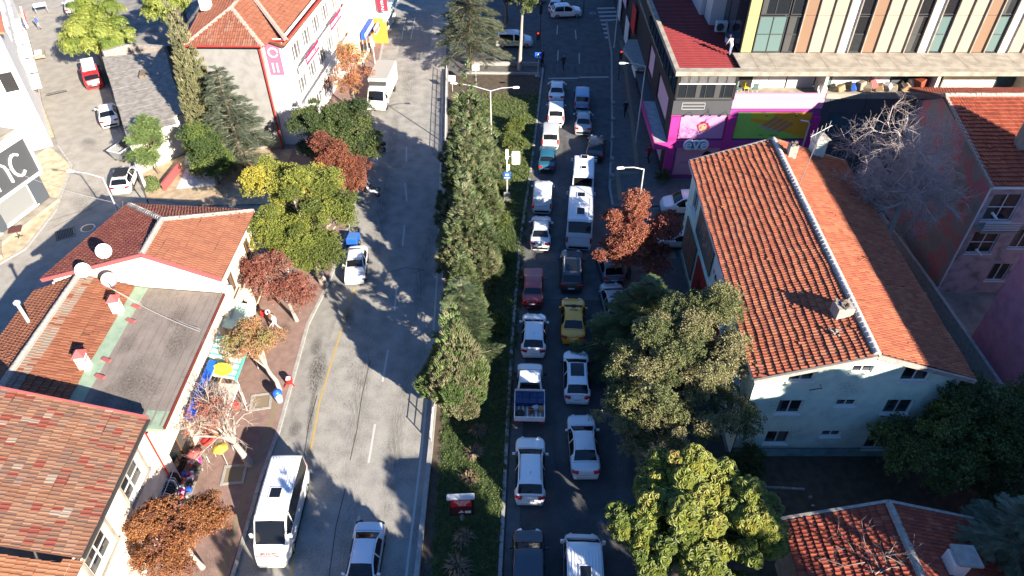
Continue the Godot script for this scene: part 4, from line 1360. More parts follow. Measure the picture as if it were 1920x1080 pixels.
func corner_shop() -> void:
	var Z := -57.75
	var R := Vector3(1, 0, 0)
	var h := thing("corner_shop_building", "black glazed corner shop building with pink and purple front and a dark red metal roof", "building", Vector3.ZERO)
	# ground floor to canopy level
	facade(h, "wall", M.violet, Vector3(14.2, 0, Z), R, 13.2, 4.0, [[0.9, 0.3, 4.7, 3.2, 1, 1], [7.2, 0.3, 5.2, 3.2, 1, 1]], M.magenta, PackedVector3Array(), M.pale_pink)
	facade(h, "wall", M.slate_panel, Vector3(27.4, 0, Z), R, 24, 8.4, [[0.8, 4.3, 11.0, 2.6, 4, 1], [1.0, 0.3, 3.0, 3.0, 2, 1], [4.6, 0.3, 3.0, 3.0, 2, 1]], M.charcoal, PackedVector3Array(), M.blue_glass)
	facade(h, "wall", M.magenta, Vector3(14.2, 4.0, Z), R, 5.2, 2.7, [], null)
	facade(h, "wall", M.charcoal, Vector3(14.2, 6.7, Z), R, 5.2, 1.5, [], null)
	facade(h, "wall", M.violet, Vector3(19.4, 4.0, Z), R, 8.0, 3.3, [], null)
	facade(h, "wall", M.pink, Vector3(19.4, 7.3, Z), R, 8.0, 1.1, [], null)
	var mb := MB.new()
	for x in [14.55, 19.6, 27.1]:
		mb = MB.new()
		mb.box(Vector3(x, 3.3, Z + 0.16), Vector3(0.75, 6.6, 0.3))
		part(h, "pilaster", mb, M.magenta)
	mb = MB.new()
	mb.box(Vector3(20.8, 3.85, Z + 0.12), Vector3(13.1, 0.75, 0.22))
	part(h, "purple_band", mb, M.violet)
	poster(h, "poster", Vector3(15.1, 4.35, Z + 0.06), R, 4.0, 2.3, printed(print_face(3, [0.50, 0.24, 0.46], 0))).set_meta("label", "pink poster of a face turned on its side")
	poster(h, "poster", Vector3(20.1, 4.35, Z + 0.06), R, 6.6, 2.6, printed(print_face(4, [0.28, 0.60, 0.10], 1))).set_meta("label", "green and orange poster of a hand with painted nails")
	poster(h, "poster", Vector3(15.2, 0.5, Z + 0.02), R, 4.3, 2.9, printed(print_face(5, [0.55, 0.27, 0.36], 2))).set_meta("label", "pale pink poster of a smiling dark-haired head")
	mb = MB.new()
	for y in [7.25, 7.55, 7.85]:
		mb.box(Vector3(16.0, y, Z + 0.02), Vector3(2.0, 0.035, 0.03))
	mb.box(Vector3(15.0, 7.55, Z + 0.02), Vector3(0.035, 0.6, 0.03)); mb.box(Vector3(17.0, 7.55, Z + 0.02), Vector3(0.035, 0.6, 0.03))
	part(h, "bare_sign_frame", mb, M.galv)
	mb = MB.new()
	mb.path([Vector3(25.7, 6.3, Z + 0.3), Vector3(26.3, 6.3, Z + 0.5), Vector3(26.5, 6.1, Z + 0.5), Vector3(26.5, 0.3, Z + 0.5)], [0.09, 0.09, 0.09, 0.09])
	part(h, "downpipe", mb, M.galv)
	for k in 7:
		mb = MB.new()
		mb.bb(Vector3(27.9 + k * 3.2, 7.0, Z + 0.004), Vector3(27.93 + k * 3.2, 8.35, Z + 0.02))
		part(h, "panel_joint", mb, M.black)
	for q in [[14.2, 6.68, 19.4], [19.4, 7.27, 27.4], [14.2, 4.28, 27.4]]:
		mb = MB.new()
		mb.bb(Vector3(q[0], q[1], Z + 0.02), Vector3(q[2], q[1] + 0.05, Z + 0.08))
		part(h, "trim_strip", mb, M.charcoal)
	for x in [15.8, 17.4, 19.0, 22.4, 25.0]:
		mb = MB.new()
		mb.tube(Vector3(x, 7.0, Z), Vector3(x, 7.05, Z + 0.7), 0.02)
		mb.box(Vector3(x, 7.02, Z + 0.72), Vector3(0.2, 0.1, 0.14))
		part(h, "spotlight", mb, M.dark_steel)
	# eve sign
	var sg := thing("eve_sign", "glossy white and teal eve lettering sign on the purple shop band", "sign", Vector3(16.8, 3.85, Z + 0.34))
	mb = MB.new()
	for q in [[-0.62, 0.40], [0.0, 0.36], [0.62, 0.40]]:
		mb.lathe(Vector3(q[0], -0.02, 0), [[0.0, 0.06], [q[1] + 0.1, 0.06], [q[1] + 0.16, 0.0], [q[1] + 0.16, -0.06]], 20, Basis(Vector3.RIGHT, PI / 2))
	part(sg, "backing", mb, M.white)
	mb = MB.new()
	for q in [[-0.62, 0.40], [0.0, 0.36], [0.62, 0.40]]:
		mb.lathe(Vector3(q[0], -0.02, 0.012), [[0.0, 0.06], [q[1] + 0.02, 0.06]], 20, Basis(Vector3.RIGHT, PI / 2))
	part(sg, "teal_face", mb, std(0.05, 0.30, 0.48, 0.3))
	text(sg, "eve", Vector3(0, 0.02, 0.09), Basis.IDENTITY.scaled(Vector3(1.12, 1, 1)), 0.82, M.white, 0.04)
	# glazed first floor at the corner, open terrace behind rails to the right
	var floor_y := 8.2
	mb = MB.new()
	mb.bb(Vector3(14.25, 8.15, -110), Vector3(52, 8.3, Z - 0.02))
	part(h, "terrace_floor", mb, M.ledge)
	window(h, Vector3(14.35, floor_y + 0.1, Z), R, 4.9, 2.3, 6, 1, M.dark_steel, M.glass)
	mb = MB.new()
	for k in 6:
		mb.bb(Vector3(14.5 + k * 0.8, 9.75, Z + 0.02), Vector3(15.25 + k * 0.8, 10.35, Z + 0.05))
	part(h, "transom_panels", mb, M.grey_walk)
	mb = MB.new()
	mb.bb(Vector3(14.3, 9.62, Z), Vector3(19.3, 9.70, Z + 0.09))
	part(h, "transom_bar", mb, M.white)
	mb = MB.new()
	for x in [14.3, 19.35]:
		mb.bb(Vector3(x - 0.08, 8.2, Z - 0.1), Vector3(x + 0.08, 10.6, Z + 0.1))
	part(h, "corner_post", mb, M.black)
	# left side up the street
	var side := Vector3(0, 0, 1)
	var so := Vector3(14.6, 0, -110)
	facade(h, "wall", M.black, so, Vector3(-0.4, 0, 52.25).normalized(), 52.2, 10.5, [[44.5, 4.6, 5.6, 2.6, 1, 1], [38.0, 4.6, 3.4, 2.8, 1, 1], [33.0, 0.4, 4.0, 3.0, 1, 1], [45.0, 0.4, 5.5, 3.0, 1, 1], [39.0, 0.4, 4.5, 3.0, 1, 1]], M.dark_steel, PackedVector3Array(), M.pale_pink)
	for k in 10:
		mb = MB.new()
		mb.bb(Vector3(14.14, 8.5, -59.2 - k * 1.6), Vector3(14.2, 10.3, -58.0 - k * 1.6))
		part(h, "side_pane", mb, M.glass)
	for k in 5:
		mb = MB.new()
		mb.bb(Vector3(14.05 + 0.03 * k, 1.0 + (k % 2) * 3.2, -80.0 - k * 4.2), Vector3(14.15 + 0.03 * k, 3.9 + (k % 2) * 3.2, -77.2 - k * 4.2))
		part(h, "hoarding", mb, [M.white, M.red, M.frame, M.pale_pink, M.white][k])
	# canopies on that side
	mb = MB.new()
	mb.bb(Vector3(13.0, 3.75, -65.6), Vector3(14.25, 4.0, -57.4))
	part(h, "pink_canopy", mb, noisy([[0.22, 0.22, 0.23], [0.34, 0.34, 0.35], [0.42, 0.40, 0.41]], 3.0, 81, 0.8, 0.6))
	mb = MB.new()
	mb.bb(Vector3(12.92, 3.45, -65.6), Vector3(12.99, 4.15, -57.35))
	mb.bb(Vector3(12.92, 3.45, -57.34), Vector3(14.3, 4.15, -57.28))
	part(h, "canopy_fascia", mb, M.magenta)
	mb = MB.new()
	mb.bb(Vector3(13.3, 3.5, -73.2), Vector3(14.3, 3.65, -65.9))
	part(h, "glass_canopy", mb, M.slate_panel)
	mb = MB.new()
	mb.prism(PackedVector3Array([Vector3(12.4, 3.9, -77.6), Vector3(13.3, 3.9, -80.2), Vector3(14.5, 3.9, -80.2), Vector3(14.4, 3.9, -72.9), Vector3(13.4, 3.9, -72.7)]), Vector3(0, 0.35, 0))
	part(h, "concrete_canopy", mb, M.kerb)
	# parapet and metal roof with standing seams
	mb = MB.new()
	mb.bb(Vector3(13.95, 10.45, Z - 0.5), Vector3(52, 10.85, Z + 0.25))
	mb.bb(Vector3(13.95, 10.45, -110), Vector3(14.35, 10.85, Z - 0.5))
	part(h, "parapet", mb, M.ledge)
	mb = MB.new()
	mb.bb(Vector3(14.35, 10.3, -110), Vector3(20.2, 10.55, Z - 0.5))
	part(h, "metal_roof", mb, M.dark_metal_roof)
	for k in 72:
		mb = MB.new()
		mb.bb(Vector3(14.4, 10.55, -58.55 - k * 0.36), Vector3(20.1, 10.60, -58.47 - k * 0.36))
		part(h, "roof_seam", mb, M.dark_metal_roof)
	mb = MB.new()
	mb.bb(Vector3(14.3, 10.9, -82.3), Vector3(22, 11.3, -81.9))
	part(h, "blue_ridge_flashing", mb, M.blue_glass)
	# ledge paving
	for k in 20:
		mb = MB.new()
		mb.bb(Vector3(19.6 + k * 1.5, 10.75, Z - 3.55), Vector3(21.08 + k * 1.5, 10.87 + 0.004 * (k % 3), Z - 0.52))
		part(h, "ledge_slab", mb, M.ledge)
	# terrace back wall in bays
	var bays := [[19.5, 1.9, M.black], [21.4, 1.4, M.white_wall], [22.9, 1.5, M.frame], [24.5, 2.4, M.galv], [27.4, 1.0, M.teal_glass], [28.5, 3.4, M.galv], [32.0, 1.6, M.frame], [33.8, 2.9, M.slate_panel], [36.9, 1.3, M.grey_wall], [38.4, 4.6, M.cream], [43.1, 1.6, M.blue_glass], [45.0, 2.4, M.cream], [47.6, 4.0, M.glass]]
	for k in bays.size():
		mb = MB.new()
		mb.bb(Vector3(bays[k][0], 8.3, Z - 2.2 - 0.06 * (k % 3)), Vector3(bays[k][0] + bays[k][1], 10.4, Z - 2.0 - 0.06 * (k % 3)))
		part(h, "terrace_bay", mb, bays[k][2])
	for x in [27.0, 36.6, 44.8]:
		mb = MB.new()
		mb.bb(Vector3(x, 8.3, Z - 2.0), Vector3(x + 0.25, 10.45, Z - 0.1))
		part(h, "terrace_pier", mb, M.cream)
	mb = MB.new()
	mb.bb(Vector3(19.4, 8.3, Z - 0.12), Vector3(27.4, 8.75, Z + 0.06))
	part(h, "pink_rail", mb, M.pink)
	mb = MB.new()
	mb.bb(Vector3(27.4, 8.3, Z - 0.14), Vector3(52, 8.78, Z + 0.12))
	part(h, "cream_rail", mb, M.ledge)
	mb = MB.new()
	mb.bb(Vector3(37.2, 4.3, Z + 0.1), Vector3(40.0, 8.3, Z + 0.5))
	part(h, "white_pier", mb, M.white_wall)
	var bg := thing("grey_name_sign", "grey sign with white letters on the cream terrace rail", "sign", Vector3(43.0, 8.5, Z + 0.35))
	mb = MB.new()
	mb.bb(Vector3(-2.6, -0.42, -0.2), Vector3(2.6, 0.42, 0.1))
	part(bg, "board", mb, M.steel)
	text(bg, "BY AGUSTO", Vector3(0, -0.02, 0.12), Basis.IDENTITY, 0.62, M.white)
	# tower
	var t := thing("striped_tower", "tower striped with tan, brown and white panels and tall windows above the corner shop", "building", Vector3.ZERO)
	var tz := Z - 3.6
	mb = MB.new()
	mb.bb(Vector3(20.4, 10.6, -92), Vector3(52, 30, tz - 0.3))
	part(t, "core", mb, M.charcoal)
	var seq := "LWwBTTXwBTTwXwTTBwXTTBTTwX"
	var x := 20.3
	for k in seq.length():
		var ch := seq[k]
		var wd: float = {"L": 0.95, "W": 2.5, "w": 1.15, "B": 1.15, "T": 1.2, "X": 0.85}[ch]
		if ch == "W" or ch == "w":
			for fl in 6:
				var y0 := 10.9 + fl * 3.3
				var cols := 2 if ch == "W" else 1
				window(t, Vector3(x + 0.04, y0, tz - 0.1), R, wd - 0.08, 3.2, cols, 2, M.dark_steel, M.teal_glass if (k + fl) % 4 == 1 else M.glass, false)
				if (k + fl) % 3 == 0:
					mb = MB.new()
					for j in 7:
						mb.bb(Vector3(x + 0.1, y0 + 2.0 + j * 0.16, tz - 0.075), Vector3(x + wd - 0.15, y0 + 2.09 + j * 0.16, tz - 0.05))
					part(t, "blind", mb, M.frame)
		else:
			var mat: Material = {"L": M.panel_lime, "B": M.panel_brown, "T": M.panel_tan, "X": M.white}[ch]
			for fl in 6:
				mb = MB.new()
				mb.bb(Vector3(x + 0.02, 10.88 + fl * 3.3, tz - 0.25), Vector3(x + wd - 0.02, 14.15 + fl * 3.3, tz - 0.02))
				part(t, "cladding_panel", mb, mat)
		if ch != "L" and ch != "W":
			mb = MB.new()
			mb.bb(Vector3(x + wd - 0.02, 10.8, tz - 0.2), Vector3(x + wd + 0.07, 30, tz + 0.16))
			part(t, "fin", mb, M.ledge)
		x += wd + 0.07
	for k in 5:
		mb = MB.new()
		mb.bb(Vector3(20.3, 10.9, tz - 3.0 - k * 2.4), Vector3(20.38, 29.5, tz - 0.8 - k * 2.4))
		part(t, "side_pane", mb, M.glass)
	mb = MB.new()
	mb.bb(Vector3(18.6, 10.55, -75), Vector3(20.3, 16, -71)); mb.bb(Vector3(19.0, 10.55, -70.6), Vector3(20.3, 18, -68.4))
	part(t, "service_duct", mb, M.galv)
	# small things on the roof
	var ac := thing("condenser_unit", "white air condenser unit on the dark red metal roof", "air conditioner", Vector3(19.7, 10.62, -66.6))
	mb = MB.new()
	mb.bevel(Vector3(0, 0.55, 0), Vector3(1.1, 0.95, 0.5), 0.05)
	part(ac, "case", mb, M.galv)
	mb = MB.new()
	mb.lathe(Vector3(-0.15, 0.55, 0.26), [[0.0, 0.0], [0.32, 0.0], [0.36, 0.02], [0.36, -0.03]], 16, Basis(Vector3.RIGHT, PI / 2))
	part(ac, "fan_grille", mb, M.dark_steel)
	var pl := thing("small_vent", "small blue-lidded vent box beside the tower foot", "vent", Vector3(20.0, 10.62, -64.2))
	mb = MB.new()
	mb.bevel(Vector3(0, 0.3, 0), Vector3(0.7, 0.6, 0.6), 0.04)
	part(pl, "case", mb, M.white)
	mb = MB.new()
	mb.box(Vector3(0, 0.65, 0), Vector3(0.9, 0.06, 0.8), Basis(Vector3.RIGHT, 0.2))
	part(pl, "lid", mb, M.blue_glass)
	# clutter on the terrace
	var rng := RandomNumberGenerator.new()
	rng.seed = 12
	var junk := [M.cardboard, M.tyre, M.blue, M.plank, M.bark, M.red_trim, M.cardboard, M.galv, M.plank, M.black, M.cardboard, M.white]
	var names := ["brown cardboard box, leftmost of the heap", "black tyre-like bundle beside the leftmost cardboard box", "bright blue bundle in the heap", "pale plank-coloured box beside the blue bundle", "dark brown bundle in the middle of the heap", "dull red bundle in the middle of the heap", "brown cardboard box right of the dull red bundle", "pale grey bundle in the heap", "plank-coloured box right of the pale grey bundle", "black bundle near the right end of the heap", "brown cardboard box near the right end of the heap", "white bundle beside the red cabinet"]
	for k in 12:
		var cx := 29.0 + k * 0.58
		mb = MB.new()
		mb.bevel(Vector3(0, 0.2, 0), Vector3(rng.randf_range(0.4, 0.8), rng.randf_range(0.35, 0.8), rng.randf_range(0.4, 0.8)), 0.05, Basis.from_euler(Vector3(rng.randfn(0, 0.3), rng.randf() * 3.0, rng.randfn(0, 0.3))))
		var bx := solo("terrace_box", mb, junk[k], names[k] + " on the cream terrace", "box", "clutter on the terrace")
		bx.position = Vector3(cx, 8.55 + 0.25 * (k % 2), Z - 1.0 - rng.randf() * 0.5)
	var cab := thing("red_cabinet", "tilted red-brown cabinet at the end of the terrace clutter", "cabinet", Vector3(36.0, 8.3, Z - 1.1), 25)
	mb = MB.new()
	mb.bevel(Vector3(0, 0.7, 0), Vector3(0.9, 1.4, 0.8), 0.03, Basis(Vector3.BACK, 0.35))
	part(cab, "carcass", mb, std(0.22, 0.05, 0.025, 0.6))
	var di := thing("terrace_dish", "white satellite dish leaning behind the pink terrace rail", "satellite dish", Vector3(27.1, 8.75, Z - 0.4), 20)
	mb = MB.new()
	mb.lathe(Vector3(0, 0.2, 0), [[0.0, -0.1], [0.3, -0.06], [0.5, 0.03]], 16, Basis(Vector3.RIGHT, 1.1))
	part(di, "reflector", mb, M.white)
	mb = MB.new()
	mb.tube(Vector3(0, -0.45, -0.1), Vector3(0, 0.2, -0.05), 0.03)
	part(di, "mast", mb, M.steel)
	for k in 3:
		var ch2 := thing("terrace_chair", ["pale green terrace chair nearest the corner glazing", "yellow terrace chair, second from the corner glazing", "pale green terrace chair, third from the corner glazing"][k], "chair", Vector3(19.9 + k * 0.75, 8.32, Z - 0.9 - 0.25 * (k % 2)), 30.0 + k * 70.0, "chairs on the terrace")
		var cm: Material = [M.teal_glass, M.yellow, M.teal_glass][k]
		mb = MB.new()
		mb.bevel(Vector3(0, 0.45, 0), Vector3(0.45, 0.05, 0.45), 0.02)
		part(ch2, "seat", mb, cm)
		mb = MB.new()
		mb.bevel(Vector3(0, 0.75, -0.21), Vector3(0.45, 0.5, 0.04), 0.015)
		part(ch2, "backrest", mb, cm)
		for q in [[-1, -1], [1, -1], [1, 1], [-1, 1]]:
			mb = MB.new()
			mb.tube(Vector3(q[0] * 0.19, 0.44, q[1] * 0.19), Vector3(q[0] * 0.22, 0, q[1] * 0.22), 0.018)
			part(ch2, "leg", mb, M.galv)

# ---------------------------------------------------------------- the green house
func green_house() -> void:
	var rng := RandomNumberGenerator.new()
	rng.seed = 41
	var h := thing("green_house", "pale green three-storey house with a long terracotta gable roof and white windows", "house", Vector3.ZERO)
	var fz := -26.3
	var holes := []
	for fl in 3:
		var y := 1.3 + fl * 2.9
		holes.append([1.75, y, 1.42, 1.25, 2, 1])
		holes.append([5.05, y + 0.7, 1.15, 0.6, 2, 1])
		holes.append([7.95, y - (0.5 if fl == 0 else 0.0), 1.55, 1.3 + (0.5 if fl == 0 else 0.0), 2, 1])
	facade(h, "wall", M.green_wall, Vector3(13.6, 0.9, fz), Vector3(1, 0, 0), 11.4, 8.7, holes.map(func(q): return [q[0], q[1] - 0.9, q[2], q[3], q[4], q[5]]), M.frame, PackedVector3Array(), null, PackedVector2Array([Vector2(0, 0), Vector2(11.4, 0), Vector2(11.4, 6.83), Vector2(5.75, 8.58), Vector2(0, 6.83)]))
	facade(h, "plinth", M.green_dark, Vector3(13.6, 0, fz + 0.05), Vector3(1, 0, 0), 11.3, 0.9, [], null)
	var wet := stain_mat(0.22, 0.29, 0.265, 9, 0.4)
	for q in [[15.0, 6.6, 0.8, 2.6], [18.9, 7.6, 1.0, 2.2], [22.3, 6.4, 0.9, 2.4], [24.2, 7.2, 0.8, 3.4], [14.2, 3.4, 0.7, 2.8], [16.8, 3.3, 1.4, 2.0], [20.4, 3.4, 0.8, 2.6], [23.6, 3.0, 1.5, 2.4], [19.5, 1.5, 5.0, 1.3], [15.2, 1.4, 3.2, 1.2]]:
		var ms := MB.new()
		ms.quad(Vector3(q[0] - q[2], q[1], fz + 0.006), Vector3(q[0] + q[2], q[1], fz + 0.006), Vector3(q[0] + q[2], q[1] - q[3], fz + 0.006), Vector3(q[0] - q[2], q[1] - q[3], fz + 0.006))
		part(h, "wall_stain", ms, wet)
	var mb := MB.new()
	mb.tube(Vector3(24.6, 7.6, fz + 0.1), Vector3(24.6, 0.3, fz + 0.1), 0.05)
	part(h, "downpipe", mb, M.steel)
	mb = MB.new()
	mb.path([Vector3(17.2, 6.95, fz + 0.1), Vector3(17.3, 6.8, fz + 0.25), Vector3(16.6, 6.7, fz + 0.3)], [0.03, 0.03, 0.03], 5)
	part(h, "bracket", mb, M.dark_steel)
	var sr := Vector3(-0.6, 0, 21.6).normalized()
	var so := Vector3(14.2, 0, -47.9)
	facade(h, "wall", M.green_wall, so, sr, 21.6, 7.9, [[1.6, 4.9, 1.5, 1.8, 2, 1], [18.4, 4.4, 1.4, 1.8, 2, 1], [18.4, 1.2, 1.4, 1.8, 2, 1]], M.frame)
	facade(h, "wall", M.green_wall, Vector3(24.9, 0, fz), Vector3(0.6, 0, -21.6).normalized(), 21.6, 7.9, [], null)
	facade(h, "wall", M.green_wall, Vector3(25.5, 0, -47.9), Vector3(-1, 0, 0), 11.3, 7.9, [], null, PackedVector3Array([Vector3(25.5, 7.9, -47.9), Vector3(14.2, 7.9, -47.9), Vector3(19.9, 9.55, -47.9)]))
	var sn := sr.cross(Vector3.UP)
	var sb := Basis(sr, Vector3.UP, sn)
	for q in [[4.4, 4.6, 5.4, 2.7, 0], [10.6, 4.4, 4.6, 2.9, 1], [1.4, 0.6, 4.2, 3.2, 2], [6.4, 0.6, 4.4, 3.2, 3], [11.4, 0.4, 5.2, 3.3, 4]]:
		var pn := thing("wall_panel", ["dark figured panel high on the shaded street wall of the green house", "white panel with black drawing on the street wall of the green house", "brown panel low at the far end of the green house", "red and black panel in the middle of the green house street wall", "plain red panel low on the green house street wall"][q[4]], "panel", so + sr * (q[0] + q[2] * 0.5) + sn * 0.08 + Vector3(0, q[1] + q[3] * 0.5, 0))
		pn.basis = sb
		mb = MB.new()
		mb.box(Vector3.ZERO, Vector3(q[2], q[3], 0.1))
		part(pn, "board", mb, [M.bark, M.frame, M.bark, M.deep_red, M.red][q[4]])
		mb = MB.new()
		for k in 26:
			var at := Vector3(rng.randfn(0, q[2] * 0.16), rng.randfn(0, q[3] * 0.13), 0.055 + 0.001 * k)
			var pp := PackedVector3Array()
			for i in 6:
				pp.append(at + Vector3(cos(TAU * i / 6) * rng.randf_range(0.05, 0.3), sin(TAU * i / 6) * rng.randf_range(0.05, 0.25), 0))
			mb.fan(pp)
		if q[4] != 4:
			part(pn, "print", mb, [M.plank, M.black, M.red_trim, M.black][q[4]])
	mb = MB.new()
	mb.box(so + sr * 10.8 + sn * 0.06 + Vector3(0, 4.1, 0), Vector3(21.5, 0.22, 0.12), sb)
	part(h, "string_course", mb, M.green_wall)
	# roof
	var roof := Roof.new()
	var el := Vector3(13.25, 7.72, -25.9); var elb := Vector3(13.9, 7.72, -48.3)
	var er := Vector3(25.35, 7.72, -25.9); var erb := Vector3(26.0, 7.72, -48.3)
	var rf := Vector3(19.35, 9.68, -25.9); var rbk := Vector3(19.95, 9.68, -48.3)
	var lw := (rf - el).length() + 0.0
	var clay := [[0.294, 0.0826, 0.0382], [0.323, 0.0955, 0.0433], [0.264, 0.0726, 0.0356], [0.337, 0.113, 0.0535], [0.242, 0.0726, 0.0382], [0.308, 0.113, 0.0611]]
	slope(h, roof, elb, el - elb, rbk - elb, [[0, 0], [22.4, 0], [22.4, lw], [0, lw]], rng)
	slope(h, roof, er, erb - er, rf - er, [[0, 0], [22.4, 0], [22.4, lw - 0.05], [0, lw - 0.05]], rng, func(q, t): return t * 0.66)
	roof_done(h, roof, clay, 295)
	var cap := noisy([[0.30, 0.27, 0.24], [0.46, 0.43, 0.40], [0.58, 0.55, 0.52]], 0.8, 82, 0.95, 0.6)
	ridge(h, rbk + Vector3(0, 0.05, 0), rf + Vector3(0, 0.05, 0), cap, 0.19)
	for e in [[el, rf], [er, rf], [elb, rbk], [erb, rbk]]:
		mb = MB.new()
		var d: Vector3 = e[1] - e[0]
		var zz := 0.1 if e[0].z > -30 else -0.1
		mb.box((e[0] + e[1]) * 0.5 + Vector3(0, -0.06, zz), Vector3(d.length(), 0.24, 0.14), Basis(d.normalized(), Vector3(0, 0, 1).cross(d.normalized()), Vector3(0, 0, 1)))
		part(h, "verge_board", mb, M.mortar)
	mb = MB.new()
	mb.path([el + Vector3(-0.06, -0.02, 0), elb + Vector3(-0.06, -0.02, 0)], [0.07, 0.07])
	part(h, "gutter", mb, M.steel)
	mb = MB.new()
	mb.tube(Vector3(13.52, 7.6, fz + 0.1), Vector3(13.52, 0.3, fz + 0.1), 0.03)
	part(h, "wall_cable", mb, M.black)
	chimney(h, Vector3(18.65, 8.9, -29.3), Vector3(0.95, 1.25, 0.85), M.mortar, M.bark, 4, true)
	chimney(h, Vector3(20.75, 8.9, -46.3), Vector3(0.6, 1.5, 0.7), M.mortar, M.bark, -4, true)
	chimney(h, Vector3(23.4, 7.6, -48.0), Vector3(0.9, 2.4, 0.9), M.green_wall, M.mortar, 10, false)
	mb = MB.new()
	mb.bevel(Vector3(18.1, 9.0, -29.0), Vector3(0.12, 0.7, 0.9), 0.01, Basis(Vector3.BACK, -0.3))
	part(h, "leaning_slab", mb, M.galv)
	mb = MB.new()
	mb.box(Vector3(21.6, 9.06, -38.5), Vector3(0.75, 0.05, 0.9), Basis(Vector3.BACK, -0.31))
	part(h, "skylight", mb, M.galv)
	for k in 14:
		mb = MB.new()
		mb.box(Vector3(18.2 + rng.randfn(0, 0.35), 9.36 + 0.0, -28.1 + rng.randfn(0, 0.2)), Vector3(0.16, 0.06, 0.1), Basis(Vector3.UP, rng.randf() * 3))
		part(h, "loose_rubble", mb, M.mortar)
	var an := thing("television_aerial", "thin television aerial standing on the ridge of the green house", "aerial", Vector3(19.75, 9.7, -41.5))
	mb = MB.new()
	mb.tube(Vector3.ZERO, Vector3(0.35, 4.6, 0.1), 0.03, 0.02)
	part(an, "mast", mb, M.steel)
	mb = MB.new()
	mb.tube(Vector3(-0.4, 4.3, 0.4), Vector3(1.1, 4.75, -0.3), 0.02)
	for k in 5:
		mb.tube(Vector3(-0.3 + k * 0.3, 4.0 + k * 0.09, 0.35 - k * 0.14), Vector3(-0.3 + k * 0.3, 4.75 + k * 0.09, 0.35 - k * 0.14), 0.012)
	part(an, "antenna", mb, M.galv)

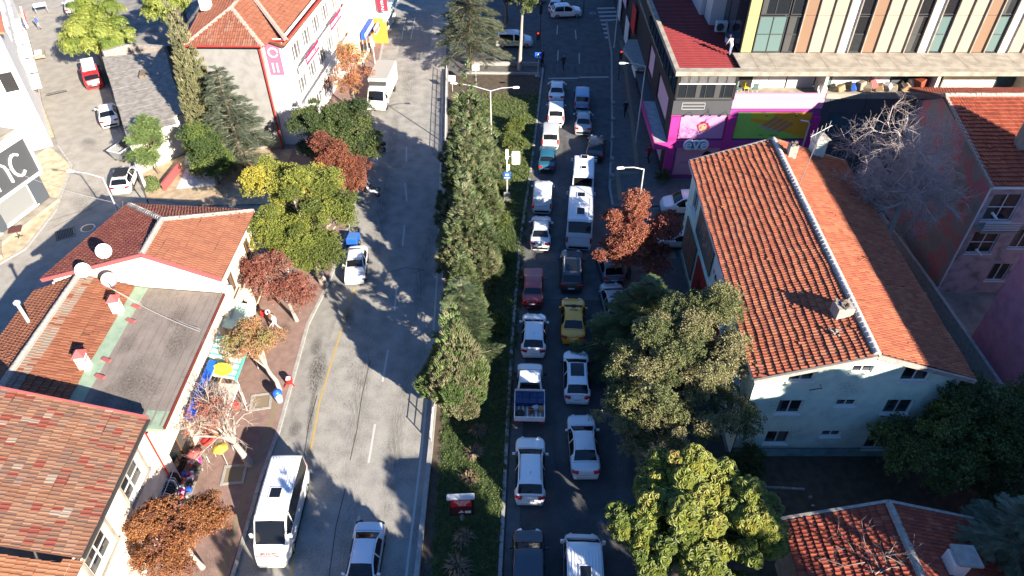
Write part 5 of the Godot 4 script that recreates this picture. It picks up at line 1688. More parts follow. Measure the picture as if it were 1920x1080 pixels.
# ---------------------------------------------------------------- the pink houses on the right
func pink_houses() -> void:
	var rng := RandomNumberGenerator.new()
	rng.seed = 51
	var h := thing("stained_pink_house", "pink house with a large stained blank side wall and terracotta roof behind the bare tree", "house", Vector3.ZERO)
	facade(h, "wall", M.stained_pink, Vector3(33.7, 0, -54.0), Vector3(-0.5, 0, 12.4).normalized(), 12.5, 10.0, [], null)
	facade(h, "wall", M.lilac_wall, Vector3(33.2, 0, -41.6), Vector3(1, 0, 0), 12, 10.0, [[0.6, 3.9, 1.9, 2.0, 2, 2], [0.5, 6.9, 2.1, 2.3, 2, 2], [3.3, 1.2, 1.4, 1.7, 2, 1], [3.6, 4.4, 1.4, 1.7, 2, 1]], M.frame)
	facade(h, "wall", M.lilac_wall, Vector3(45, 0, -54), Vector3(-1, 0, 0), 11.5, 10.0, [], null)
	var mb := MB.new()
	mb.bb(Vector3(33.4, 6.5, -41.5), Vector3(36.0, 6.65, -40.6))
	part(h, "balcony_floor", mb, M.ledge)
	for k in 4:
		mb = MB.new()
		mb.bb(Vector3(33.4, 6.75 + k * 0.2, -40.66), Vector3(36.0, 6.85 + k * 0.2, -40.6))
		part(h, "balcony_slat", mb, M.galv)
	for q in [[33.9, 7.9], [34.2, 4.6]]:
		mb = MB.new()
		mb.tube(Vector3(q[0], q[1], -41.2), Vector3(q[0] + 0.5, q[1] - 0.5, -41.1), 0.09)
		part(h, "stove_pipe", mb, M.frame)
	mb = MB.new()
	mb.tube(Vector3(33.15, 9.9, -41.5), Vector3(33.15, 0.3, -41.5), 0.06)
	part(h, "downpipe", mb, M.frame)
	var roof := Roof.new()
	slope(h, roof, Vector3(32.95, 10.15, -41.2), Vector3(1, 0, 0), Vector3(0, 2.0, -9.3), [[0, 0], [12, 0], [12, 9.5], [0, 9.5]], rng)
	slope(h, roof, Vector3(45, 10.35, -55.4), Vector3(-1, 0, 0), Vector3(0, 1.8, 4.9), [[0, 0], [12, 0], [12, 5.2], [0, 5.2]], rng)
	roof_done(h, roof, [[0.279, 0.0614, 0.0296], [0.316, 0.0717, 0.0338], [0.251, 0.0512, 0.0253], [0.338, 0.0872, 0.0422]])
	ridge(h, Vector3(45, 12.25, -50.5), Vector3(33.0, 12.25, -50.5), M.mortar, 0.16)
	for e in [[Vector3(32.95, 10.1, -41.2), Vector3(33.1, 12.15, -50.5)], [Vector3(33.3, 10.3, -55.4), Vector3(33.1, 12.15, -50.5)]]:
		mb = MB.new()
		var d: Vector3 = e[1] - e[0]
		mb.box((e[0] + e[1]) * 0.5, Vector3(0.22, 0.2, d.length()), Basis.looking_at(d.normalized()))
		part(h, "verge_board", mb, M.mortar)
	mb = MB.new()
	mb.prism(PackedVector3Array([Vector3(33.2, 10, -41.6), Vector3(33.68, 10, -54.0), Vector3(33.35, 12.0, -50.5)]), Vector3(0.1, 0, 0))
	part(h, "gable_wall", mb, M.stained_pink)
	mb = MB.new()
	mb.bb(Vector3(33.0, 9.9, -41.35), Vector3(45, 10.1, -41.15))
	part(h, "eaves_board", mb, M.frame)
	chimney(h, Vector3(36.6, 9.4, -45.0), Vector3(1.0, 5.0, 0.9), M.ledge, M.mortar, 0, true)
	# the taller pink house nearer the camera
	h = thing("tall_pink_house", "plain pink house wall at the right edge of the photo", "house", Vector3.ZERO)
	facade(h, "wall", M.pink_wall, Vector3(33.2, 0, -36.2), Vector3(0, 0, 1), 28, 9.0, [], null)
	facade(h, "wall", M.lilac_wall, Vector3(45, 0, -36.2), Vector3(-1, 0, 0), 11.8, 9.0, [], null)
	facade(h, "wall", M.pink_wall, Vector3(33.2, 0, -8.2), Vector3(1, 0, 0), 11.8, 9.0, [], null)
	facade(h, "wall", M.pink_wall, Vector3(45, 0, -8.2), Vector3(0, 0, -1), 28, 9.0, [], null)
	mb = MB.new()
	mb.bb(Vector3(33.2, 9.0, -36.2), Vector3(45, 9.2, -8.2))
	part(h, "roof", mb, M.slate_roof)
	h = thing("shading_block", "tall plain apartment block outside the right edge of the photo that shades the gardens", "building", Vector3.ZERO)
	mb = MB.new()
	mb.bb(Vector3(47.4, 0, -25), Vector3(53.4, 27.4, 4))
	part(h, "wall", mb, M.cream)
	for fl in 8:
		for k in 6:
			window(h, Vector3(47.37, 2.0 + fl * 3.4, -23 + k * 4.4), Vector3(0, 0, 1), 1.8, 1.6, 2, 1, M.frame, M.glass)
	h = thing("gabled_block", "narrow gabled block outside the lower right edge that shades the green house front", "building", Vector3.ZERO)
	mb = MB.new()
	mb.prism(PackedVector3Array([Vector3(27, 0, -10.5), Vector3(43, 0, -10.5), Vector3(43, 17, -10.5), Vector3(37.5, 19.0, -10.5), Vector3(34.8, 18.3, -10.5), Vector3(31, 16.3, -10.5), Vector3(27, 15.3, -10.5)]), Vector3(0, 0, 3.0))
	part(h, "wall", mb, M.cream)
	for fl in 5:
		for k in 4:
			window(h, Vector3(42 - k * 3.8, 2.0 + fl * 3.3, -10.53), Vector3(-1, 0, 0), 1.6, 1.5, 2, 1, M.frame, M.glass)
	var w := thing("passage_wall", "low wall along the narrow passage beside the green house", "wall", Vector3.ZERO)
	mb = MB.new()
	wall_line(mb, [[31.6, -50], [32.0, -41], [32.2, -27]], 0.25, 0, 1.6)
	part(w, "wall", mb, M.kerb)

# ---------------------------------------------------------------- the low house at the lower right
func courtyard_house() -> void:
	var rng := RandomNumberGenerator.new()
	rng.seed = 61
	var h := thing("courtyard_house", "single-storey house with a worn terracotta roof strewn with dry branches, lower right", "house", Vector3.ZERO)
	facade(h, "wall", M.ledge, Vector3(14.4, 0, -19.2), Vector3(0, 0, 1), 14, 3.9, [], null)
	facade(h, "wall", M.ledge, Vector3(23.6, 0, -19.2), Vector3(-1, 0, 0), 9.2, 3.9, [], null, PackedVector3Array([Vector3(14.4, 3.9, -19.2), Vector3(23.6, 3.9, -19.2), Vector3(19, 5.4, -19.2)]))
	facade(h, "wall", M.ledge, Vector3(23.6, 0, -5.2), Vector3(0, 0, -1), 14, 3.9, [], null)
	facade(h, "wall", M.ledge, Vector3(14.4, 0, -5.2), Vector3(1, 0, 0), 9.2, 3.9, [], null, PackedVector3Array([Vector3(14.4, 3.9, -5.2), Vector3(23.6, 3.9, -5.2), Vector3(19, 5.4, -5.2)]))
	var roof := Roof.new()
	var el := Vector3(13.95, 3.85, -19.6); var er := Vector3(23.95, 3.85, -19.6); var rf := Vector3(18.95, 5.5, -19.6)
	var lw := (rf - el).length()
	var clay := [[0.265, 0.0512, 0.0253], [0.294, 0.0614, 0.0296], [0.236, 0.0435, 0.0211], [0.206, 0.041, 0.0232], [0.324, 0.0816, 0.0422]]
	slope(h, roof, el, Vector3(0, 0, 1), rf - el, [[0, 0], [14.8, 0], [14.8, lw], [0, lw]], rng)
	slope(h, roof, er + Vector3(0, 0, 14.8), Vector3(0, 0, -1), rf - er, [[0, 0], [14.8, 0], [14.8, lw - 0.04], [0, lw - 0.04]], rng)
	roof_done(h, roof, clay, 295)
	ridge(h, rf + Vector3(0, 0.04, 0), rf + Vector3(0, 0.04, 14.8), M.mortar, 0.17)
	for e in [[el, rf], [er, rf]]:
		var mb := MB.new()
		var d: Vector3 = e[1] - e[0]
		mb.box((e[0] + e[1]) * 0.5 + Vector3(0, -0.02, -0.12), Vector3(d.length(), 0.24, 0.16), Basis(d.normalized(), Vector3(0, 0, 1).cross(d.normalized()), Vector3(0, 0, 1)))
		part(h, "verge_board", mb, M.mortar)
	var mb2 := MB.new()
	mb2.bevel(Vector3(21.0, 4.9, -16.6), Vector3(0.8, 1.8, 0.9), 0.03)
	var ch := part(h, "chimney", mb2, M.frame)
	mb2 = MB.new()
	mb2.bevel(Vector3(21.25, 5.95, -16.6), Vector3(1.2, 0.14, 1.1), 0.03, Basis(Vector3.BACK, -0.15))
	part(ch, "cap_slab", mb2, M.kerb)
	# edging of upright bricks round a bed, and the bed itself
	var bed := thing("garden_bed", "rectangular garden bed edged with pale upright bricks in the dark courtyard", "garden bed", Vector3(16.4, 0.09, -22.9), -4)
	for k in 26:
		mb2 = MB.new()
		var q := Vector3(-1.3 + (k % 13) * 0.2, 0.08, -1.0 if k < 13 else 1.0)
		if k % 13 > 11:
			q = Vector3(1.2, 0.08, -0.5 + (0.6 if k > 13 else 0.0))
		mb2.box(q, Vector3(0.17, 0.16, 0.11), Basis(Vector3.UP, rng.randfn(0, 0.1)))
		part(bed, "edging_brick", mb2, M.kerb)

# ---------------------------------------------------------------- trees
var leafm := {}

func leaf_quad(mb: MB, at: Vector3, d: Vector3, side: Vector3, l: float, w: float, droop := 0.0) -> void:
	# one leaf: a folded diamond from its stalk end
	var nn := d.cross(side).normalized()
	var tip := at + d * l - Vector3.UP * droop * l
	var mid := at + d * l * 0.45
	mb.tri(at, mid + side * w * 0.5 + nn * w * 0.15, tip)
	mb.tri(at, tip, mid - side * w * 0.5 + nn * w * 0.15)

func make_leaves() -> void:
	var rng := RandomNumberGenerator.new()
	rng.seed = 77
	# broad: a sprig of small leaves, about a metre across at scale 1
	var mb := MB.new()
	for k in 16:
		var d := Vector3(rng.randfn(), rng.randfn() * 0.6 + 0.35, rng.randfn()).normalized()
		leaf_quad(mb, d * rng.randf_range(0.05, 0.4), (d + Vector3(rng.randfn(), rng.randfn(), rng.randfn()) * 0.6).normalized(), d.cross(Vector3(rng.randfn(), rng.randfn(), rng.randfn())).normalized(), 0.34, 0.22, 0.15)
	leafm.broad = mb.mesh()
	# palmate: five to seven leaflets hanging from one point
	mb = MB.new()
	for k in 7:
		var a := TAU * k / 7.6
		var d := Vector3(cos(a), -0.28 + 0.12 * sin(k * 3.0), sin(a)).normalized()
		var s := d.cross(Vector3.UP).normalized()
		var l := 0.52 - 0.05 * absf(k - 3.0)
		var m1 := d * l * 0.6
		var t := d * l - Vector3.UP * 0.2
		mb.tri(Vector3.ZERO, m1 + s * 0.1 - Vector3.UP * 0.03, t); mb.tri(Vector3.ZERO, t, m1 - s * 0.1 - Vector3.UP * 0.03)
	leafm.palm = mb.mesh()
	# compound: a feathery leaf with paired leaflets
	mb = MB.new()
	for j in 3:
		var a := TAU * j / 3.0 + 0.4
		var ax := Vector3(cos(a), 0.15, sin(a)).normalized()
		var s := ax.cross(Vector3.UP).normalized()
		for k in 5:
			for q in [-1.0, 1.0]:
				leaf_quad(mb, ax * (0.1 + k * 0.1) - Vector3.UP * 0.02 * k * k * 0.5, (s * q + ax * 0.5 - Vector3.UP * 0.25).normalized(), ax, 0.2, 0.085)
	leafm.compound = mb.mesh()
	# needles: a flat spray as on cedar branches
	mb = MB.new()
	for k in 9:
		var z := -0.5 + k * 0.11
		for q in [-1.0, 1.0]:
			var p := Vector3(0, -0.25 * z * z, z)
			var l := 0.34 * (1.0 - absf(z) * 0.9)
			var d := Vector3(q, 0.12 + 0.2 * rng.randf(), 0.75).normalized()
			mb.tri(p + Vector3(0, 0, -0.045), p + d * l + Vector3(0, rng.randfn(0, 0.03), 0), p + Vector3(0, 0.03, 0.05))
		mb.tri(Vector3(-0.02, -0.25 * z * z, z), Vector3(0, 0.11 - 0.25 * z * z, z + 0.06), Vector3(0.02, -0.25 * z * z, z + 0.02))
	leafm.spray = mb.mesh()
	# tuft: upright pointed flames of a cypress
	mb = MB.new()
	for k in 7:
		var a := TAU * k / 7.0
		var o := Vector3(cos(a), 0, sin(a)) * (0.17 if k else 0.0)
		var tip := o * 1.5 + Vector3(rng.randfn(0, 0.04), 0.42 + rng.randf() * 0.25, rng.randfn(0, 0.04))
		for j in 3:
			var b := TAU * j / 3.0 + k
			var c := TAU * (j + 1) / 3.0 + k
			mb.tri(o + Vector3(cos(b), 0, sin(b)) * 0.085, tip, o + Vector3(cos(c), 0, sin(c)) * 0.085)
	leafm.tuft = mb.mesh()
	# blade: long strap leaf for border plants
	mb = MB.new()
	for k in 14:
		var a := TAU * k / 14.0 + rng.randf()
		var d := Vector3(cos(a), 0, sin(a))
		var s := d.cross(Vector3.UP) * 0.035
		var m2 := d * 0.35 + Vector3.UP * rng.randf_range(0.3, 0.6)
		var t := d * rng.randf_range(0.6, 0.9) + Vector3.UP * rng.randf_range(0.0, 0.45)
		mb.quad(-s, m2 - s * 1.2, m2 + s * 1.2, s); mb.tri(m2 - s * 1.2, t, m2 + s * 1.2)
	leafm.blade = mb.mesh()

func limb_tree(mb: MB, rng: RandomNumberGenerator, base: Vector3, top: Vector3, r: float, spread: Array, fork := 0.45) -> void:
	# trunk with limbs reaching to the given crown points
	var pts := []
	var rad := []
	for i in 6:
		var t := i / 5.0
		pts.append(base.lerp(top, t) + Vector3(rng.randfn(0, 0.05), 0, rng.randfn(0, 0.05)) * (1.0 if i > 0 else 0.0))
		rad.append(r * (1.25 if i == 0 else 1.0 - 0.6 * t))
	mb.path(pts, rad, 8)
	for s in spread:
		var st: Vector3 = base.lerp(top, fork + rng.randf() * (0.95 - fork))
		var md: Vector3 = st.lerp(s, 0.5) + Vector3(rng.randfn(0, 0.15), 0.25, rng.randfn(0, 0.15))
		mb.path([st, md, s], [r * 0.42, r * 0.26, r * 0.08], 5)

func pick(pal: Array, rng: RandomNumberGenerator, t := -1.0) -> Color:
	var k: Array = pal[rng.randi() % pal.size()] if t < 0.0 else pal[mini(int(t * pal.size()), pal.size() - 1)]
	var s := rng.randf_range(1.0, 1.45)
	return Color(k[0] * s, k[1] * s, k[2] * s)

func puffs_of(lobes: Array, rng: RandomNumberGenerator, per: int, size: float) -> Array:
	# second-order clumps on the outside of each lobe [center, radii]
	var out := []
	for l in lobes:
		var c: Vector3 = l[0]
		var r: Vector3 = l[1]
		for k in per:
			var d := Vector3(rng.randfn(), rng.randfn() * 0.8 + 0.25, rng.randfn()).normalized()
			out.append([c + d * r * rng.randf_range(0.35, 1.05), size * rng.randf_range(0.5, 1.25), rng.randf()])
	return out

func crown(parent: Node, puffs: Array, count: int, mesh: Mesh, mat: Material, pal: Array, sc: float, rng: RandomNumberGenerator, flat := 0.75, mode := 0, tint = null) -> void:
	var xf := []
	var cols := []
	var tot := 0.0
	for p in puffs:
		tot += p[1] * p[1]
	for p in puffs:
		var n := int(ceil(count * p[1] * p[1] / tot))
		for k in n:
			var d := Vector3(rng.randfn(), rng.randfn(), rng.randfn()).normalized()
			if d.y < -0.35 and rng.randf() < 0.7:
				d.y = -d.y
			var q: float = p[1] * (0.25 + 0.95 * pow(rng.randf(), 0.6))
			var at: Vector3 = p[0] + d * Vector3(q, q * flat, q)
			var b: Basis
			if mode == 0:
				b = Basis.from_euler(Vector3(rng.randfn(0, 0.5), rng.randf() * TAU, rng.randfn(0, 0.5)))
			else:
				# facing out of the clump, a little upward
				var up := (d + Vector3.UP * 0.55).normalized()
				b = Basis(Quaternion(Vector3.UP, up)) * Basis(Vector3.UP, rng.randf() * TAU)
			xf.append(Transform3D(b.scaled(Vector3.ONE * sc * rng.randf_range(0.75, 1.25)), at))
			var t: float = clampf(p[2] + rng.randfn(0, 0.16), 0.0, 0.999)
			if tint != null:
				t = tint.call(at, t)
			cols.append(pick(pal, rng, t))
	scatter(parent, "crown", mesh, mat, xf, cols).set_meta("kind", "stuff")

func broadleaf(called: String, label: String, base: Vector3, lobes: Array, opt: Dictionary) -> Node3D:
	# lobes relative to base: [x, y, z, rx, ry, rz]
	var rng := RandomNumberGenerator.new()
	rng.seed = opt.get("seed", 1)
	var t := thing(called, label, opt.get("category", "tree"), base, 0, opt.get("group", ""))
	var ll := []
	for q in lobes:
		ll.append([Vector3(q[0], q[1], q[2]), Vector3(q[3], q[4], q[5])])
	var puffs := puffs_of(ll, rng, opt.get("per", 14), opt.get("puff", 0.9))
	var mb := MB.new()
	var ends := []
	for k in mini(puffs.size(), opt.get("limbs", 22)):
		ends.append(puffs[(k * 7) % puffs.size()][0])
	var c := Vector3.ZERO
	for q in ll:
		c += q[0] / ll.size()
	limb_tree(mb, rng, Vector3.ZERO, Vector3(c.x * 0.8, c.y * opt.get("trunk", 0.95), c.z * 0.8), opt.get("r", 0.2), ends, opt.get("fork", 0.45))
	part(t, "trunk", mb, opt.get("bark", M.bark))
	crown(t, puffs, opt.get("count", 2500), leafm[opt.get("leaf", "broad")], opt.get("mat", M.leaf), opt.pal, opt.get("size", 0.5), rng, opt.get("flat", 0.75), opt.get("mode", 0), opt.get("tint"))
	return t

func cypress(called: String, label: String, base: Vector3, h: float, w: float, opt: Dictionary) -> void:
	# upright crown made of close-set spires
	var rng := RandomNumberGenerator.new()
	rng.seed = opt.get("seed", 1)
	var t := thing(called, label, "tree", base, 0, opt.get("group", ""))
	var mb := MB.new()
	var lean: Vector3 = opt.get("lean", Vector3.ZERO)
	mb.path([Vector3.ZERO, Vector3(0, h * 0.3, 0) + lean * 0.3, Vector3(0, h * 0.85, 0) + lean * 0.85], [0.26, 0.2, 0.04], 8)
	part(t, "trunk", mb, M.bark)
	var xf := []
	var cols := []
	var low: float = opt.get("low", 0.12)
	var nsp: int = opt.get("spires", 26)
	var spires := []
	for k in nsp:
		var a := rng.randf() * TAU
		var rr := sqrt(rng.randf()) * w
		var top := h * (1.0 - 0.62 * pow(rr / w, 1.6)) * rng.randf_range(0.86, 1.0)
		var y0 := h * low + (h * 0.22) * rng.randf() * (rr / w)
		spires.append([Vector3(cos(a) * rr, 0, sin(a) * rr), y0, maxf(top, y0 + 1.2), rng.randf_range(0.30, 0.52) * w, rng.randf()])
	spires.append([Vector3.ZERO, h * low * 1.2, h, w * 0.5, 0.5])
	var count: int = opt.get("count", 2600)
	for k in count:
		var s: Array = spires[rng.randi() % spires.size()]
		var f := 1.0 - sqrt(rng.randf()) if rng.randf() < 0.72 else rng.randf()
		var y: float = lerpf(s[1], s[2], f)
		var rad: float = s[3] * pow(sin(PI * clampf(0.2 + f * 0.8, 0, 1)), 0.7)
		rad *= 1.0 + 0.22 * sin(y * 3.1 + s[4] * 20.0)
		var a := rng.randf() * TAU
		var out := Vector3(cos(a), 0, sin(a))
		var at: Vector3 = s[0] * (1.0 - 0.25 * f) + out * rad * sqrt(rng.randf_range(0.45, 1.0)) + Vector3(0, y, 0) + lean * (y / h)
		var up: Vector3 = (Vector3.UP * opt.get("rise", 1.0) + out * 0.75 + Vector3(rng.randfn(), rng.randfn(), rng.randfn()) * 0.25).normalized()
		xf.append(Transform3D(Basis(Quaternion(Vector3.UP, up)) * Basis(Vector3.UP, rng.randf() * TAU).scaled(Vector3.ONE * opt.get("size", 0.62) * rng.randf_range(0.7, 1.25)), at))
		cols.append(pick(opt.pal, rng, clampf(s[4] + rng.randfn(0, 0.2), 0, 0.999)))
	scatter(t, "crown", leafm.tuft, M.needle, xf, cols).set_meta("kind", "stuff")

func cedar(called: String, label: String, base: Vector3, h: float, w: float, opt: Dictionary) -> void:
	# tiers of drooping flat branches
	var rng := RandomNumberGenerator.new()
	rng.seed = opt.get("seed", 1)
	var t := thing(called, label, "tree", base, 0, opt.get("group", ""))
	var mb := MB.new()
	mb.path([Vector3.ZERO, Vector3(0, h * 0.5, 0), Vector3(0, h, 0)], [0.3, 0.2, 0.03], 8)
	var xf := []
	var cols := []
	var nb: int = opt.get("branches", 46)
	for k in nb:
		var f := (k + rng.randf()) / nb
		var y: float = h * (opt.get("low", 0.16) + (0.98 - opt.get("low", 0.16)) * f)
		var a := k * 2.4 + rng.randfn(0, 0.25)
		var l := w * pow(1.0 - f, 0.75) * rng.randf_range(0.75, 1.12) + 0.4
		var d := Vector3(cos(a), 0, sin(a))
		var p0 := Vector3(0, y, 0)
		var p1 := p0 + d * l * 0.55 + Vector3(0, l * 0.10, 0)
		var p2 := p0 + d * l + Vector3(0, -l * opt.get("droop", 0.10), 0)
		mb.path([p0, p1, p2], [0.07, 0.045, 0.015], 4)
		var tone := rng.randf()
		var n := int(opt.get("dense", 17.0) * l)
		for j in n:
			var u := pow(rng.randf(), 0.75)
			var c := p0.lerp(p1, u * 2.0) if u < 0.5 else p1.lerp(p2, u * 2.0 - 1.0)
			var sd := d.cross(Vector3.UP)
			var wid := 0.26 * l * sin(PI * clampf(u * 0.85 + 0.12, 0, 1)) + 0.12
			var q := rng.randf_range(-1, 1)
			var at := c + sd * q * wid + Vector3(0, -absf(q) * wid * 0.18 + rng.randfn(0, 0.05), 0)
			var fw := (d + sd * q * 0.9 + Vector3(0, rng.randfn(0.05, 0.16), 0)).normalized()
			var b := Basis.looking_at(-fw, Vector3.UP)
			xf.append(Transform3D(b.scaled(Vector3.ONE * opt.get("size", 0.75) * rng.randf_range(0.7, 1.2)), at))
			cols.append(pick(opt.pal, rng, clampf(tone + rng.randfn(0, 0.2), 0, 0.999)))
	part(t, "trunk", mb, M.bark)
	scatter(t, "crown", leafm.spray, M.needle, xf, cols).set_meta("kind", "stuff")

func twigs(mb: MB, rng: RandomNumberGenerator, at: Vector3, d: Vector3, l: float, r: float, depth: int, kids: int, bend := 0.35, lift := 0.1) -> void:
	# bare branching
	var p := [at]
	var rad := [r]
	var dir := d
	var seg := 3
	for k in seg:
		dir = (dir + Vector3(rng.randfn(), rng.randfn(), rng.randfn()) * bend * 0.5 + Vector3.UP * lift).normalized()
		p.append(p[-1] + dir * l / seg)
		rad.append(r * (1.0 - 0.55 * (k + 1) / seg))
	mb.path(p, rad, 5 if depth > 2 else 3, false)
	if depth <= 0:
		return
	for k in kids:
		var t := rng.randf_range(0.35, 1.0)
		var i := mini(int(t * seg), seg - 1)
		var st: Vector3 = p[i].lerp(p[i + 1], t * seg - i)
		var nd := (dir + Vector3(rng.randfn(), rng.randfn() * 0.8, rng.randfn()) * 0.75).normalized()
		twigs(mb, rng, st, nd, l * rng.randf_range(0.55, 0.8), r * 0.48, depth - 1, kids, bend, lift)

func bare_tree(called: String, label: String, base: Vector3, h: float, limbs: Array, r: float, opt: Dictionary) -> Node3D:
	var rng := RandomNumberGenerator.new()
	rng.seed = opt.get("seed", 1)
	var t := thing(called, label, "tree", base, 0, opt.get("group", ""))
	var fork: Vector3 = Vector3(0, h * opt.get("fork", 0.35), 0) + opt.get("lean", Vector3.ZERO)
	var mb := MB.new()
	mb.path([Vector3.ZERO, fork * 0.5 + Vector3(0.05, 0, 0), fork], [r * 1.3, r, r * 0.85], 8)
	part(t, "trunk", mb, opt.get("bark", M.pale_bark))
	for q in limbs:
		mb = MB.new()
		var d := Vector3(q[0], q[1], q[2])
		twigs(mb, rng, fork, d.normalized(), d.length(), r * 0.55, opt.get("depth", 4), opt.get("kids", 3), opt.get("bend", 0.4), opt.get("lift", 0.06))
		part(t, "limb", mb, opt.get("bark", M.pale_bark))
	return t

func trees() -> void:
	make_leaves()
	var olive := [[0.065, 0.082, 0.028], [0.095, 0.11, 0.038], [0.13, 0.14, 0.052], [0.165, 0.16, 0.07], [0.19, 0.17, 0.085]]
	var cyp := [[0.035, 0.055, 0.020], [0.055, 0.08, 0.028], [0.075, 0.10, 0.038], [0.095, 0.115, 0.05], [0.13, 0.13, 0.07]]
	# the median row, nearest first
	cypress("cypress", "many-spired bright green cypress, nearest of the median row, its pale trunk showing", Vector3(-3.45, 0, -29.3), 10.2, 1.95, {"seed": 3, "pal": [[0.06, 0.10, 0.03], [0.08, 0.125, 0.036], [0.095, 0.135, 0.045], [0.12, 0.14, 0.06], [0.15, 0.14, 0.08]], "low": 0.2, "count": 5200, "spires": 17, "rise": 1.9, "size": 0.5, "group": "conifers along the median"})
	cedar("juniper", "ragged young conifer between the nearest cypress and the tall row on the median", Vector3(-3.2, 0, -33.6), 8.3, 2.0, {"seed": 5, "pal": [[0.05, 0.075, 0.03], [0.07, 0.10, 0.042], [0.10, 0.125, 0.055]], "droop": -0.25, "branches": 40, "dense": 26, "size": 0.6, "group": "conifers along the median"})
	var row := [[-3.5, -37.9, 7.6, 1.2], [-3.3, -42.6, 10.6, 2.0], [-3.7, -45.9, 8.8, 1.7], [-3.6, -48.6, 11.8, 2.2], [-3.6, -54.2, 13.2, 2.3]]
	var said := ["slim dark cypress just behind the young conifer on the median", "broad cypress on the median beside the parked older white sedan", "lower cypress squeezed between two broad ones of the median row", "broad cypress on the median level with the long minibus", "tallest cypress of the median row, beside the blue sign post"]
	for k in row.size():
		var q: Array = row[k]
		cypress("cypress", said[k], Vector3(q[0], 0, q[1]), q[2], q[3], {"seed": 11 + k, "pal": cyp if k else [[0.04, 0.06, 0.022], [0.06, 0.085, 0.03], [0.08, 0.10, 0.04]], "count": 4600, "spires": 34, "rise": 0.7, "low": 0.08, "size": 0.58, "group": "conifers along the median"})
	# bushes of the median
	var bush := [[0.035, 0.055, 0.010], [0.055, 0.078, 0.014], [0.08, 0.10, 0.019]]
	var bs := [[-0.9, -49.6, 1.2, "round bush under the cypress row near the long minibus"], [-1.3, -55.2, 1.0, "light green bush beside the blue sign post"], [-1.6, -58.5, 1.5, "tall light green bush left of the blue sign post"], [0.4, -63.0, 1.6, "bush on the bright bank beside the teal car"], [0.2, -66.6, 1.5, "bush on the bright bank beside the pale van"], [-6.0, -70.6, 1.2, "bush at the upper left end of the median"], [-0.9, -45.2, 0.9, "small bush at the shaded foot of the broad cypresses"], [-1.3, -37.6, 0.8, "low sunlit bush in the shade near the white hatchback"]]
	for k in bs.size():
		var b: Array = bs[k]
		broadleaf("bush", b[3], Vector3(b[0], 0.1, b[1]), [[0, b[2] * 0.55, 0, b[2] * 0.75, b[2] * 0.55, b[2] * 0.75]], {"seed": 31 + k, "pal": bush, "count": 380, "size": 0.42, "puff": 0.5, "per": 9, "r": 0.05, "category": "bush", "group": "bushes on the median"})
	# grass of the median
	var rng := RandomNumberGenerator.new()
	rng.seed = 91
	var xf := []
	var cols := []
	for k in 9000:
		var z := -18.0 - 57.0 * rng.randf()
		var f := (-z - 18.0) / 57.0
		var x := lerpf(lerpf(-4.4, -5.2, f), lerpf(-0.9, 3.1, f), rng.randf())
		var s := rng.randf_range(0.12, 0.3)
		xf.append(Transform3D(Basis(Vector3.UP, rng.randf() * TAU).scaled(Vector3(s, s * 1.1, s)), Vector3(x, 0.10, z)))
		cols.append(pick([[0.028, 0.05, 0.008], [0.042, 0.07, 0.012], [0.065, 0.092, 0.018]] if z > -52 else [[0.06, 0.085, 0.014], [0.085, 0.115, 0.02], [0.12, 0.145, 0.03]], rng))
	var gr := scatter(self, "grass", leafm.blade, M.leaf, xf, cols)
	tag(gr, "short grass and ground cover over the length of the median", "grass")
	gr.set_meta("kind", "stuff")
	# strap-leaved plants
	var yp := [[-2.9, -18.9, 1.15, "largest spiky strap-leaved plant at the bottom of the median"], [-2.7, -20.6, 0.8, "spiky plant just below the red information panel"], [-2.6, -24.6, 0.8, "spiky plant above the red information panel"], [-2.3, -26.4, 0.9, "spiky plant below the nearest cypress trunk"], [-2.1, -28.0, 0.75, "spiky plant right of the nearest cypress trunk"]]
	for k in yp.size():
		var p := thing("strap_leaved_plant", yp[k][3], "plant", Vector3(yp[k][0], 0.1, yp[k][1]), k * 50.0, "spiky plants in the median")
		xf = []; cols = []
		for j in 9:
			xf.append(Transform3D(Basis(Vector3.UP, rng.randf() * TAU).scaled(Vector3.ONE * yp[k][2] * rng.randf_range(0.7, 1.1)), Vector3(rng.randfn(0, 0.12), 0, rng.randfn(0, 0.12))))
			cols.append(pick([[0.09, 0.065, 0.035], [0.13, 0.10, 0.05], [0.16, 0.12, 0.075]], rng))
		scatter(p, "leaves", leafm.blade, M.leaf, xf, cols).set_meta("kind", "stuff")
	# junction conifers
	cedar("cedar", "grey-green layered cedar at the top of the median by the junction", Vector3(-4.8, 0, -81.8), 12.6, 4.6, {"seed": 7, "pal": [[0.07, 0.085, 0.05], [0.10, 0.12, 0.072], [0.13, 0.15, 0.095]], "branches": 58, "dense": 22, "size": 0.85})
	broadleaf("conifer", "small round-headed conifer on a bare trunk at the junction island", Vector3(0.9, 0, -81.2), [[0.2, 8.4, -0.5, 1.7, 2.6, 1.6], [0.5, 10.6, -0.8, 1.1, 1.8, 1.0]], {"seed": 8, "pal": cyp, "leaf": "tuft", "mat": M.needle, "count": 1500, "size": 0.6, "puff": 0.7, "r": 0.24, "bark": M.pale_bark, "limbs": 12, "mode": 1, "fork": 0.75})
	broadleaf("broadleaf_tree", "dark tree behind the junction conifer at the top edge", Vector3(-0.8, 0, -96.0), [[0, 5.0, 0, 2.6, 2.6, 2.4]], {"seed": 9, "pal": [[0.03, 0.05, 0.015], [0.05, 0.075, 0.02]], "count": 1200, "size": 0.6})
	# trees of the lane
	cypress("tall_cypress", "very tall leaning cypress beside the old shed", Vector3(-28.7, 0, -61.6), 16.2, 1.75, {"seed": 41, "pal": [[0.10, 0.105, 0.05], [0.13, 0.13, 0.062], [0.155, 0.15, 0.075]], "low": 0.05, "count": 7500, "spires": 30, "lean": Vector3(-1.2, 0, -1.0), "rise": 1.7, "size": 0.55})
